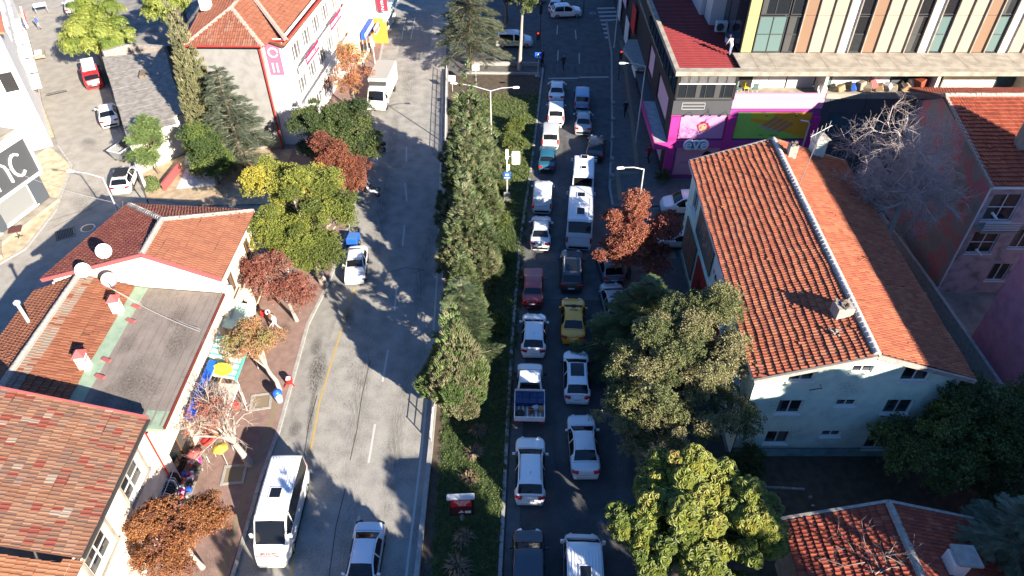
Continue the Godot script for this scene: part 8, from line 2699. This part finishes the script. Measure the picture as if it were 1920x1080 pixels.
	for q in [[-0.55, 0.2, -0.9], [0.55, 0.2, -0.9], [0.55, 0.2, 0.9], [-0.55, 0.2, 0.9]]:
		d0.append(Vector3(q[0], q[1], q[2]))
	var d1 := PackedVector3Array()
	for q in [[-0.75, 1.25, -1.15], [0.75, 1.25, -1.15], [0.75, 1.25, 1.15], [-0.75, 1.25, 1.15]]:
		d1.append(Vector3(q[0], q[1], q[2]))
	for k in 4:
		mb.quad(d1[k], d1[(k + 1) % 4], d0[(k + 1) % 4], d0[k])
	mb.fan(d0)
	part(t, "tub", mb, M.steel)
	mb = MB.new()
	for k in 4:
		mb.tube(d1[k], d1[(k + 1) % 4], 0.06)
	part(t, "rim", mb, M.galv)
	mb = MB.new()
	mb.bevel(Vector3(0, 1.32, -0.7), Vector3(1.5, 0.06, 0.9), 0.02, Basis(Vector3.RIGHT, 0.25))
	part(t, "lid", mb, M.black)
	for q in [[-0.5, -0.8], [0.5, -0.8], [0.5, 0.8], [-0.5, 0.8]]:
		mb = MB.new()
		mb.lathe(Vector3(q[0], 0.1, q[1]), [[0.0, -0.05], [0.1, -0.05], [0.1, 0.05], [0.0, 0.05]], 10, Basis(Vector3.BACK, PI / 2))
		part(t, "wheel", mb, M.tyre)
	# scooters
	scooter(Vector3(-12.9, 0.01, -55.0), 62, "white and black scooter parked across the kerb beside the dark red maple", M.white)
	scooter(Vector3(-13.5, 0.01, -62.6), 95, "black motorbike parked by the right dark evergreen", M.black)
	t = thing("cargo_trike", "blue cargo tricycle parked under the edge of the big maple", "tricycle", Vector3(-13.3, 0.01, -47.9), 175)
	mb = MB.new()
	mb.bevel(Vector3(0, 0.75, -0.4), Vector3(0.95, 0.55, 1.1), 0.05)
	part(t, "cargo_box", mb, M.bright_blue)
	mb = MB.new()
	mb.bevel(Vector3(0, 1.02, -0.4), Vector3(0.8, 0.05, 0.9), 0.01)
	part(t, "box_floor", mb, std(0.06, 0.15, 0.35, 0.6))
	mb = MB.new()
	mb.path([Vector3(0, 0.6, 0.1), Vector3(0, 0.7, 0.7), Vector3(0, 1.1, 0.9)], [0.04, 0.04, 0.03])
	mb.tube(Vector3(-0.35, 1.15, 0.2), Vector3(0.35, 1.15, 0.2), 0.025)
	part(t, "frame", mb, M.dark_steel)
	mb = MB.new()
	mb.bevel(Vector3(0, 0.95, 0.8), Vector3(0.24, 0.1, 0.3), 0.03)
	part(t, "saddle", mb, M.black)
	for q in [[-0.5, -0.5], [0.5, -0.5], [0.0, 1.1]]:
		mb = MB.new()
		mb.lathe(Vector3(q[0], 0.33, q[1]), [[0.26, -0.03], [0.33, -0.03], [0.33, 0.03], [0.26, 0.03]], 16, Basis(Vector3.BACK, PI / 2))
		part(t, "wheel", mb, M.tyre)
	t = thing("barrier_board", "small white barrier board with a red edge beside the motorbike", "sign", Vector3(-13.4, 0.02, -60.0), 20)
	mb = MB.new()
	mb.bevel(Vector3(0, 0.6, 0), Vector3(0.8, 0.9, 0.06), 0.01, Basis(Vector3.RIGHT, -0.2))
	part(t, "board", mb, M.white)
	mb = MB.new()
	mb.bevel(Vector3(0, 0.98, -0.06), Vector3(0.82, 0.16, 0.08), 0.01, Basis(Vector3.RIGHT, -0.2))
	part(t, "red_edge", mb, M.red_trim)
	# wire from the lane lamp
	for k in 2:
		mb = MB.new()
		var a := Vector3(-31.1, 5.2, -46.3)
		var b: Vector3 = [Vector3(-44.0, 5.5, -52.0), Vector3(-27.0, 9.0, -41.0)][k]
		var pp := []
		for i in 9:
			pp.append(a.lerp(b, i / 8.0) - Vector3(0, 0.5 * sin(PI * i / 8.0), 0))
		mb.path(pp, pp.map(func(_p): return 0.016), 4)
		solo("cable", mb, M.galv, ["thin cable from the lane lamp to the lettered shop", "thin cable from the lane lamp to the gabled house"][k], "cable", "cables at the lane lamp")
	mb = MB.new()
	mb.tube(Vector3(-32.2, 0.05, -52.2), Vector3(-32.2, 4.2, -52.4), 0.06)
	solo("thin_post", mb, M.dark_steel, "thin dark post beside the parked car with the black top", "post")

func scooter(at: Vector3, yaw: float, label: String, mat: Material) -> void:
	var t := thing("scooter", label, "scooter", at, yaw, "two-wheelers on the left road")
	var mb := MB.new()
	for z in [-0.62, 0.62]:
		var w := MB.new()
		w.lathe(Vector3(0, 0.26, z), [[0.16, -0.05], [0.25, -0.05], [0.26, 0.0], [0.25, 0.05], [0.16, 0.05]], 14, Basis(Vector3.BACK, PI / 2))
		var wo := part(t, "wheel", w, M.tyre)
		w = MB.new()
		w.lathe(Vector3(0, 0.26, z), [[0.17, 0.03], [0.0, 0.05]], 10, Basis(Vector3.BACK, PI / 2))
		part(wo, "rim", w, M.rim)
	mb.path([Vector3(0, 0.42, 0.75), Vector3(0, 0.62, 0.4), Vector3(0, 0.4, 0.0), Vector3(0, 0.5, -0.4), Vector3(0, 0.95, -0.55)], [0.12, 0.19, 0.13, 0.13, 0.08], 8)
	part(t, "body", mb, mat)
	mb = MB.new()
	mb.path([Vector3(0, 0.78, 0.72), Vector3(0, 0.8, 0.35), Vector3(0, 0.74, 0.05)], [0.1, 0.15, 0.1], 8)
	part(t, "saddle", mb, M.black)
	mb = MB.new()
	mb.tube(Vector3(0, 0.3, -0.62), Vector3(0, 1.0, -0.48), 0.035); mb.tube(Vector3(-0.33, 1.03, -0.42), Vector3(0.33, 1.03, -0.42), 0.022)
	part(t, "handlebar", mb, M.dark_steel)
	mb = MB.new()
	mb.bevel(Vector3(0, 0.92, 0.78), Vector3(0.36, 0.28, 0.34), 0.04)
	part(t, "top_box", mb, M.blue_glass if mat != M.black else M.black)
	for s in [-1, 1]:
		mb = MB.new()
		mb.bevel(Vector3(s * 0.28, 1.16, -0.42), Vector3(0.12, 0.09, 0.03), 0.01)
		part(t, "mirror", mb, M.black)
	mb = MB.new()
	mb.bevel(Vector3(0, 0.85, -0.66), Vector3(0.18, 0.16, 0.08), 0.03)
	part(t, "headlight", mb, M.head)

# ---------------------------------------------------------------- stalls, awnings and goods along the left pavement
func stalls() -> void:
	var rng := RandomNumberGenerator.new()
	rng.seed = 71
	var t := thing("striped_awning", "green and white striped awning on the shop front below the russet tree", "awning", Vector3.ZERO)
	for k in 20:
		var z := -33.7 + k * 0.175
		var mb := MB.new()
		mb.quad(Vector3(-19.75, 3.25, z), Vector3(-19.75, 3.25, z + 0.175), Vector3(-17.7, 2.75, z + 0.175), Vector3(-17.7, 2.75, z))
		part(t, "stripe", mb, M.teal if k % 3 == 0 else std(0.55, 0.62, 0.55, 0.7))
	var mb := MB.new()
	mb.bb(Vector3(-17.72, 2.55, -33.7), Vector3(-17.64, 2.8, -30.2))
	part(t, "front_bar", mb, M.teal)
	for z in [-33.5, -30.4]:
		mb = MB.new()
		mb.tube(Vector3(-17.7, 0.12, z), Vector3(-17.7, 2.7, z), 0.03)
		part(t, "post", mb, M.galv)
	t = thing("teal_awning", "pale teal awning partly hidden by the russet tree", "awning", Vector3.ZERO)
	mb = MB.new()
	mb.prism(PackedVector3Array([Vector3(-19.75, 3.3, -37.0), Vector3(-18.2, 2.8, -37.0), Vector3(-18.2, 2.8, -34.4), Vector3(-19.75, 3.3, -34.4)]), Vector3(0, 0.05, 0))
	part(t, "cloth", mb, std(0.42, 0.60, 0.54, 0.7))
	mb = MB.new()
	mb.tube(Vector3(-18.2, 2.78, -37.0), Vector3(-18.2, 2.78, -34.4), 0.03)
	part(t, "front_bar", mb, M.teal)
	t = thing("yellow_oval_sign", "bright yellow oval sign projecting over the striped awning", "sign", Vector3(-18.45, 3.35, -30.55))
	t.basis = Basis(Vector3.RIGHT, -0.45) * Basis(Vector3.UP, 0.1)
	mb = MB.new()
	mb.lathe(Vector3.ZERO, [[0.0, 0.06], [0.52, 0.06], [0.55, 0.0], [0.52, -0.06], [0.0, -0.06]], 24, Basis(Vector3.RIGHT, PI / 2).scaled_local(Vector3(1.15, 1, 0.8)))
	part(t, "board", mb, M.yellow)
	text(t, "GUMUS VE", Vector3(0, 0.07, 0.065), Basis.IDENTITY, 0.13, M.dark_steel, 0.01)
	text(t, "ALTIN", Vector3(0, -0.12, 0.065), Basis.IDENTITY, 0.13, M.dark_steel, 0.01)
	t = thing("blue_shop_board", "long blue shop board with white letters along the flat-roofed shop", "sign", Vector3(-19.25, 3.35, -28.9))
	t.basis = Basis(Vector3(0, 0, -1), Vector3(0.45, 0.89, 0).normalized(), Vector3(0.89, -0.45, 0).normalized())
	mb = MB.new()
	mb.bevel(Vector3.ZERO, Vector3(4.3, 0.75, 0.5), 0.05)
	part(t, "board", mb, M.bright_blue)
	text(t, "ACALAR BUFE", Vector3(0.1, -0.05, 0.26), Basis.IDENTITY, 0.52, M.white, 0.02)
	t = thing("grey_canopy", "plain grey canopy in front of the blue shop board", "awning", Vector3.ZERO)
	mb = MB.new()
	mb.prism(PackedVector3Array([Vector3(-19.1, 2.75, -29.9), Vector3(-17.45, 2.6, -29.9), Vector3(-17.45, 2.6, -26.6), Vector3(-19.1, 2.75, -26.6)]), Vector3(0, 0.06, 0))
	part(t, "sheet", mb, std(0.40, 0.38, 0.34, 0.7))
	mb = MB.new()
	mb.tube(Vector3(-17.4, 2.62, -29.9), Vector3(-17.4, 2.62, -26.6), 0.06)
	part(t, "white_edge", mb, M.white)
	for z in [-29.8, -26.7]:
		mb = MB.new()
		mb.tube(Vector3(-17.45, 0.12, z), Vector3(-17.45, 2.6, z), 0.03)
		part(t, "post", mb, M.galv)
	# small parasols and goods
	for q in [[-18.4, -26.2, M.deep_red, "dark red folded parasol over the toy stall"], [-17.5, -25.6, std(0.45, 0.33, 0.05, 0.7), "yellow square parasol over the toy stall"], [-18.9, -25.2, M.red_trim, "red parasol over the toy stall nearest the wall"], [-17.9, -26.9, M.orange, "orange parasol at the far end of the toy stall"]]:
		t = thing("small_parasol", q[3], "parasol", Vector3(q[0], 0.12, q[1]), rng.randf() * 90.0, "parasols of the toy stall")
		mb = MB.new()
		mb.tube(Vector3.ZERO, Vector3(0, 2.0, 0), 0.02)
		part(t, "pole", mb, M.galv)
		mb = MB.new()
		mb.lathe(Vector3(0, 1.7, 0), [[0.5, 0.0], [0.28, 0.16], [0.0, 0.26]], 6)
		part(t, "canopy", mb, q[2])
	t = thing("goods_table", "long table of clothes and toys along the cream house wall", "table", Vector3(-19.15, 0.12, -24.0), 0)
	mb = MB.new()
	mb.bb(Vector3(-0.5, 0.7, -1.9), Vector3(0.5, 0.76, 3.6))
	part(t, "table_top", mb, M.plank)
	for q in [[-0.45, -1.8], [0.45, -1.8], [0.45, 3.5], [-0.45, 3.5]]:
		mb = MB.new()
		mb.tube(Vector3(q[0], 0, q[1]), Vector3(q[0], 0.7, q[1]), 0.03)
		part(t, "leg", mb, M.galv)
	var hues := [["charcoal", M.charcoal], ["white", M.white], ["blue", M.blue], ["magenta", M.magenta], ["pale pink", M.pale_pink], ["grey", M.steel], ["red", M.red], ["black", M.black]]
	for k in 40:
		mb = MB.new()
		mb.bevel(Vector3(0, 0.1, 0), Vector3(rng.randf_range(0.16, 0.4), rng.randf_range(0.1, 0.35), rng.randf_range(0.16, 0.4)), 0.04, Basis.from_euler(Vector3(rng.randfn(0, 0.3), rng.randf() * 3, rng.randfn(0, 0.3))))
		var so := solo("folded_garment", mb, hues[k % 8][1], "%s folded garment on the long goods table, %s" % [hues[k % 8][0], ["at its end by the toy stall", "next to the toy stall end", "at the middle of the table", "towards the orange autumn tree", "at its end below the orange tree"][k / 8]], "goods", "goods on the long table")
		so.position = Vector3(-19.15 + rng.randf_range(-0.42, 0.42), 0.9, -25.7 + k * 0.132)
	t = thing("clothes_rail", "rail of dark hanging clothes against the cream house wall", "clothes rail", Vector3(-19.7, 0.12, -22.4))
	mb = MB.new()
	mb.tube(Vector3(0, 1.8, -1.6), Vector3(0, 1.8, 1.6), 0.03)
	mb.tube(Vector3(0, 0, -1.6), Vector3(0, 1.8, -1.6), 0.03); mb.tube(Vector3(0, 0, 1.6), Vector3(0, 1.8, 1.6), 0.03)
	part(t, "frame", mb, M.galv)
	for k in 18:
		mb = MB.new()
		mb.prism(PackedVector3Array([Vector3(-0.24, 1.7, -1.5 + k * 0.17), Vector3(0, 1.8, -1.5 + k * 0.17), Vector3(0.24, 1.7, -1.5 + k * 0.17), Vector3(0.28, 0.7 + 0.2 * (k % 3), -1.45 + k * 0.17), Vector3(-0.28, 0.75, -1.48 + k * 0.17)]), Vector3(0, 0, 0.06))
		part(t, "garment", mb, [M.charcoal, M.black, M.steel, M.white, M.charcoal, M.blue_glass][k % 6])
	# toys hung at the far stalls
	for k in 9:
		mb = MB.new()
		var c: Material = [M.red, M.white, M.pale_pink, M.orange, M.blue, M.yellow, M.red, M.white, M.magenta][k]
		if k % 2:
			mb.ball(Vector3.ZERO, Vector3.ONE * 0.2, 10, 6)
		else:
			mb.bevel(Vector3.ZERO, Vector3(0.35, 0.5, 0.35), 0.08)
		var so := solo("hanging_toy" if k % 2 else "toy_box", mb, c, "%s toy on show at the stalls, %s" % [["red", "white", "pale pink", "orange", "blue", "yellow", "red", "white", "magenta"][k], "nearest the gabled house" if k < 3 else ("by the striped awning" if k < 6 else "near the grey canopy")], "toy", "toys at the stalls")
		so.position = Vector3(-18.6 + 0.8 * sin(k * 2.2), 0.6 + 0.7 * (k % 2), -38.6 + k * 0.62 + (5.0 if k > 5 else 0.0))
	# furniture in front of the lettered shop
	t = thing("cafe_table", "dark square cafe table in front of the lettered shop", "table", Vector3(-42.2, 0.1, -48.6), 20)
	mb = MB.new()
	mb.bevel(Vector3(0, 0.74, 0), Vector3(1.0, 0.05, 0.9), 0.02)
	part(t, "table_top", mb, std(0.10, 0.035, 0.03, 0.5))
	mb = MB.new()
	mb.tube(Vector3.ZERO, Vector3(0, 0.72, 0), 0.04); mb.box(Vector3(0, 0.03, 0), Vector3(0.6, 0.04, 0.08)); mb.box(Vector3(0, 0.031, 0), Vector3(0.08, 0.04, 0.6))
	part(t, "pedestal", mb, M.dark_steel)
	t = thing("folded_bench", "pale wooden bench frame lying on the shop pavement", "bench", Vector3(-42.9, 0.1, -46.3), 28)
	for k in 3:
		mb = MB.new()
		mb.bevel(Vector3(-0.5 + k * 0.5, 0.42, 0), Vector3(0.12, 0.06, 2.2), 0.01)
		part(t, "slat", mb, M.plank)
	for z in [-1.0, 1.0]:
		mb = MB.new()
		mb.bb(Vector3(-0.55, 0.0, z - 0.04), Vector3(0.55, 0.38, z + 0.04))
		part(t, "leg", mb, M.plank)
	for k in 5:
		mb = MB.new()
		mb.bevel(Vector3(0, 0.2, 0), Vector3(0.5, 0.4, 0.45), 0.03, Basis(Vector3.UP, k * 0.7))
		var so := solo("crate", mb, [M.cardboard, M.orange, M.bark, M.cardboard, M.black][k], "crate of wares before the lettered shop, %s" % ["brown and nearest the bench", "orange", "dark and narrow", "brown and farthest from the bench", "black"][k], "crate", "crates at the lettered shop")
		so.position = Vector3(-44.0 - 0.25 * k, 0.1, -44.6 + 0.62 * k - (0.4 if k % 2 else 0.0))
	# far lane shop front things
	t = thing("lane_stall", "white-topped stall table at the far end of the lane", "stall", Vector3(-65.2, 0.1, -99.6), 30)
	mb = MB.new()
	mb.bevel(Vector3(0, 1.0, 0), Vector3(1.6, 0.1, 1.4), 0.02)
	part(t, "table_top", mb, M.white)
	for q in [[-0.7, -0.6], [0.7, -0.6], [0.7, 0.6], [-0.7, 0.6]]:
		mb = MB.new()
		mb.tube(Vector3(q[0], 0, q[1]), Vector3(q[0], 1, q[1]), 0.04)
		part(t, "leg", mb, M.steel)
	t = thing("lane_sign", "red lettering sign standing out from the white building in the lane", "sign", Vector3(-58.8, 4.6, -86.0))
	t.basis = Basis(Vector3.UP, deg_to_rad(121.6))
	mb = MB.new()
	mb.box(Vector3.ZERO, Vector3(5.2, 0.9, 0.2))
	part(t, "board", mb, M.white)
	text(t, "LOKANTA", Vector3(0, 0, -0.12), Basis(Vector3.UP, PI), 0.75, M.red, 0.03)
	text(t, "LOKANTA", Vector3(0, 0, 0.12), Basis.IDENTITY, 0.75, M.red, 0.03)
	for k in 2:
		t = thing("lane_bench", ["dark bench with two white seats beside the garden wall in the lane", "small table with a checked top on the lane pavement"][k], "bench" if k == 0 else "table", [Vector3(-53.4, 0, -88.4), Vector3(-58.0, 0.1, -84.6)][k], 28)
		mb = MB.new()
		mb.bevel(Vector3(0, 0.5, 0), Vector3(1.2, 0.35, 2.0), 0.04)
		part(t, "seat" if k == 0 else "table_top", mb, M.bark if k == 0 else M.plank)
		mb = MB.new()
		mb.bevel(Vector3(-0.1, 0.72, -0.45), Vector3(0.8, 0.1, 0.5), 0.03); mb.bevel(Vector3(-0.1, 0.72, 0.45), Vector3(0.8, 0.1, 0.5), 0.03)
		part(t, "cushion" if k == 0 else "cloth", mb, M.white)
	t = thing("mesh_frame", "wire mesh frame leaning at the lane pavement edge by the white building", "frame", Vector3(-50.9, 0.1, -74.2), 32)
	for k in 8:
		mb = MB.new()
		mb.tube(Vector3(-0.9 + k * 0.26, 0.1, -0.9), Vector3(-0.9 + k * 0.26, 1.0, 0.9), 0.02, 0.02, 4)
		part(t, "wire", mb, M.dark_steel)
	mb = MB.new()
	mb.box(Vector3(0, 0.1, -0.9), Vector3(2.0, 0.06, 0.06)); mb.box(Vector3(0, 1.0, 0.9), Vector3(2.0, 0.06, 0.06))
	part(t, "edge", mb, M.dark_steel)
	# market umbrellas far up the left street
	for k in 3:
		t = thing("dark_parasol", ["black parasol on the far left pavement, nearest of three", "dark red parasol on the far left pavement, middle of three", "black parasol on the far left pavement, farthest of three"][k], "parasol", Vector3(-18.2 + 0.1 * k, 0.12, -88.2 - k * 2.4), 20.0 * k, "parasols on the far left pavement")
		mb = MB.new()
		mb.tube(Vector3.ZERO, Vector3(0, 2.6, 0), 0.03)
		part(t, "pole", mb, M.galv)
		mb = MB.new()
		mb.lathe(Vector3(0, 2.2, 0), [[1.3, 0.0], [0.7, 0.35], [0.0, 0.55]], 8)
		part(t, "canopy", mb, M.deep_red if k == 1 else M.black)
	t = thing("small_road_sign", "white post with a small sign at the left kerb beyond the truck", "sign", Vector3(-16.6, 0.1, -82.8))
	mb = MB.new()
	mb.tube(Vector3.ZERO, Vector3(0, 2.6, 0), 0.045)
	part(t, "pole", mb, M.white)
	mb = MB.new()
	mb.bevel(Vector3(0, 2.6, 0.05), Vector3(0.55, 0.7, 0.05), 0.02)
	part(t, "plate", mb, M.galv)

# ---------------------------------------------------------------- people
func body_mesh(pose: int, top: Array, legs: Array, hair: Array) -> ArrayMesh:
	# a walking, standing or bending figure as one skin: tapered capsules joined smoothly, meshed by surface nets
	var sw := 0.26 if pose == 0 else 0.05
	var J := []
	var bend := 0.0 if pose < 2 else 0.55
	var hip := Vector3(0, 0.93, 0)
	var chest := hip + Vector3(0, 0.42 * cos(bend), -0.42 * sin(bend))
	var neck := chest + Vector3(0, 0.16 * cos(bend), -0.16 * sin(bend))
	var head := neck + Vector3(0, 0.15, -0.03 - 0.1 * sin(bend))
	var skin := Color(0.42, 0.26, 0.18)
	var ct := Color(top[0], top[1], top[2])
	var cl := Color(legs[0], legs[1], legs[2])
	var ch := Color(hair[0], hair[1], hair[2])
	J.append([hip, chest, 0.15, 0.165, ct])
	J.append([chest + Vector3(-0.15, 0.06, 0), chest + Vector3(0.15, 0.06, 0), 0.085, 0.085, ct])
	J.append([chest, neck, 0.09, 0.055, skin])
	J.append([head, head + Vector3(0, 0.05, 0), 0.085, 0.09, skin])
	J.append([head + Vector3(0, 0.06, 0.025), head + Vector3(0, 0.04, 0.05), 0.088, 0.075, ch])
	J.append([head + Vector3(0, -0.005, -0.085), head + Vector3(0, -0.02, -0.10), 0.02, 0.018, skin])
	for s in [-1.0, 1.0]:
		var f: float = s * sw
		var h := hip + Vector3(s * 0.09, -0.04, 0)
		var kn := Vector3(s * 0.1, 0.49, -f * 0.7 - 0.03)
		var an := Vector3(s * 0.1, 0.09, -f * 1.3 + (0.05 if f < 0.0 else 0.0))
		J.append([h, kn, 0.092, 0.065, cl]); J.append([kn, an, 0.064, 0.045, cl])
		J.append([an + Vector3(0, -0.04, 0.03), an + Vector3(0, -0.055, -0.15), 0.042, 0.035, Color(0.02, 0.02, 0.02)])
		var sh := chest + Vector3(s * 0.2, 0.06, 0)
		var el := sh + Vector3(s * 0.05, -0.27, f * 0.6 - (0.06 if pose == 2 else 0.0))
		var wr := el + Vector3(-s * 0.02, -0.22, f * 0.5 - 0.1)
		J.append([sh, el, 0.055, 0.043, ct]); J.append([el, wr, 0.042, 0.032, ct])
		J.append([wr, wr + Vector3(0, -0.09, -0.03), 0.034, 0.026, skin])
		for q in 4:
			var a := wr + Vector3(0, -0.10, -0.06 + q * 0.02)
			J.append([a, a + Vector3(0, -0.07 - 0.01 * (q % 2), -0.01), 0.011, 0.009, skin])
		J.append([wr + Vector3(0, -0.04, -0.04), wr + Vector3(-s * 0.02, -0.10, -0.08), 0.012, 0.01, skin])
	var cell := 0.04
	var lo := Vector3(-0.42, -0.02, -0.75)
	var n := Vector3i(22, 48, 36)
	var val := PackedFloat32Array()
	val.resize(n.x * n.y * n.z)
	val.fill(9.0)
	var own := PackedInt32Array()
	own.resize(val.size())
	for q in J.size():
		var a: Vector3 = J[q][0]
		var b: Vector3 = J[q][1]
		var m: float = maxf(J[q][2], J[q][3]) + 0.09
		var i0 := Vector3i(((a.min(b) - Vector3.ONE * m - lo) / cell).floor()).clamp(Vector3i.ZERO, n - Vector3i.ONE)
		var i1 := Vector3i(((a.max(b) + Vector3.ONE * m - lo) / cell).ceil()).clamp(Vector3i.ZERO, n - Vector3i.ONE)
		for z in range(i0.z, i1.z + 1):
			for y in range(i0.y, i1.y + 1):
				for x in range(i0.x, i1.x + 1):
					var p := lo + Vector3(x, y, z) * cell
					var t := clampf((p - a).dot(b - a) / maxf((b - a).length_squared(), 1e-6), 0.0, 1.0)
					var d := p.distance_to(a.lerp(b, t)) - lerpf(J[q][2], J[q][3], t)
					var k := (z * n.y + y) * n.x + x
					if d < val[k]:
						own[k] = q
					var hh := clampf(0.5 + 0.5 * (val[k] - d) / 0.03, 0.0, 1.0)
					val[k] = lerpf(val[k], d, hh) - 0.03 * hh * (1.0 - hh)
	var mb := MB.new()
	var at := {}
	var off := [Vector3i(0, 0, 0), Vector3i(1, 0, 0), Vector3i(0, 1, 0), Vector3i(1, 1, 0), Vector3i(0, 0, 1), Vector3i(1, 0, 1), Vector3i(0, 1, 1), Vector3i(1, 1, 1)]
	var idx := func(v: Vector3i) -> int: return (v.z * n.y + v.y) * n.x + v.x
	for z in n.z - 1:
		for y in n.y - 1:
			for x in n.x - 1:
				var c := Vector3i(x, y, z)
				var inside := 0
				for o in off:
					if val[idx.call(c + o)] < 0.0: inside += 1
				if inside == 0 or inside == 8:
					continue
				var sum := Vector3.ZERO
				var cnt := 0
				for i in 8:
					for j in [1, 2, 4]:
						if i & j: continue
						var va: float = val[idx.call(c + off[i])]
						var vb: float = val[idx.call(c + off[i | j])]
						if (va < 0.0) != (vb < 0.0):
							sum += Vector3(off[i]).lerp(Vector3(off[i | j]), va / (va - vb)); cnt += 1
				var best: int = idx.call(c)
				for o in off:
					if val[idx.call(c + o)] < val[best]: best = idx.call(c + o)
				mb.col = J[own[best]][4]
				at[c] = mb.vert(lo + (Vector3(c) + sum / cnt) * cell, Vector3.ZERO)
	var face := func(a: int, b: int, d: int, e: int, flip: bool) -> void:
		for t in [[a, b, d], [a, d, e]]:
			if flip: t.reverse()
			var nn: Vector3 = (mb.v[t[2]] - mb.v[t[0]]).cross(mb.v[t[1]] - mb.v[t[0]])
			for k in t: mb.n[k] += nn
			mb.ix.append_array(PackedInt32Array(t))
	for c in at:
		var v0: bool = val[idx.call(c)] < 0.0
		for ax in 3:
			var e: Vector3i = [Vector3i(1, 0, 0), Vector3i(0, 1, 0), Vector3i(0, 0, 1)][ax]
			var p: Vector3i = [Vector3i(0, 1, 0), Vector3i(0, 0, 1), Vector3i(1, 0, 0)][ax]
			var q: Vector3i = [Vector3i(0, 0, 1), Vector3i(1, 0, 0), Vector3i(0, 1, 0)][ax]
			if v0 != (val[idx.call(c + e)] < 0.0) and at.has(c - p) and at.has(c - q) and at.has(c - p - q):
				face.call(at[c], at[c - p], at[c - p - q], at[c - q], v0)
	for k in mb.n.size():
		mb.n[k] = mb.n[k].normalized()
	return mb.mesh()

func people() -> void:
	var m := std(1, 1, 1, 0.85)
	m.vertex_color_use_as_albedo = true
	var dk := [0.015, 0.012, 0.01]
	var list := [
		[0, [0.03, 0.032, 0.038], [0.02, 0.022, 0.03], dk, Vector3(6.15, 0.01, -81.6), 200.0, "person in dark clothes walking across the road towards the camera before the junction"],
		[0, [0.012, 0.012, 0.014], [0.015, 0.015, 0.018], dk, Vector3(12.15, 0.12, -69.9), 185.0, "person in black walking along the right pavement"],
		[0, [0.30, 0.015, 0.03], [0.012, 0.012, 0.014], dk, Vector3(13.35, 0.12, -60.7), 20.0, "person in a red top and black trousers by the purple shop corner"],
		[0, [0.015, 0.015, 0.02], [0.02, 0.02, 0.025], dk, Vector3(-17.7, 0.12, -98.0), 190.0, "person in black walking at the top of the left pavement"],
		[1, [0.30, 0.50, 0.52], [0.03, 0.035, 0.05], dk, Vector3(-17.7, 0.12, -81.4), 150.0, "person in a pale turquoise top standing by the salmon house"],
		[1, [0.02, 0.02, 0.025], [0.03, 0.03, 0.035], dk, Vector3(-17.5, 0.12, -85.6), 100.0, "person in black under the far parasols, left of a pair"],
		[1, [0.16, 0.015, 0.02], [0.015, 0.015, 0.018], dk, Vector3(3.55, 0.12, -82.2), 60.0, "person in dark red waiting beside the island traffic light"],
		[1, [0.02, 0.022, 0.03], [0.02, 0.02, 0.022], dk, Vector3(3.75, 0.12, -83.0), 80.0, "person in black waiting behind the one in dark red at the island"],
		[2, [0.62, 0.52, 0.50], [0.16, 0.24, 0.34], [0.10, 0.03, 0.03], Vector3(19.4, 10.62, -61.4), 25.0, "worker in pale top and blue trousers bending over on the dark red roof"],
		[1, [0.35, 0.40, 0.48], [0.20, 0.22, 0.26], dk, Vector3(-18.5, 0.12, -37.0), 170.0, "person in grey-blue standing at the stalls under the russet tree"],
		[0, [0.68, 0.62, 0.60], [0.30, 0.25, 0.24], dk, Vector3(-17.3, 0.12, -37.2), 120.0, "person in white walking past the stalls under the russet tree"],
		[1, [0.05, 0.10, 0.35], [0.25, 0.25, 0.27], dk, Vector3(-62.6, 0.1, -93.6), 160.0, "person in blue standing far up the lane by the white building"],
		[0, [0.22, 0.05, 0.04], [0.10, 0.10, 0.12], dk, Vector3(-13.6, 0.13, -56.2), 120.0, "person with bare arms beside the white scooter"],
	]
	for q in list:
		var o := MeshInstance3D.new()
		o.name = numbered("person")
		o.mesh = body_mesh(q[0], q[1], q[2], q[3])
		o.material_override = m
		add_child(o)
		o.position = q[4]
		o.rotation.y = deg_to_rad(q[5])
		tag(o, q[6], "person")
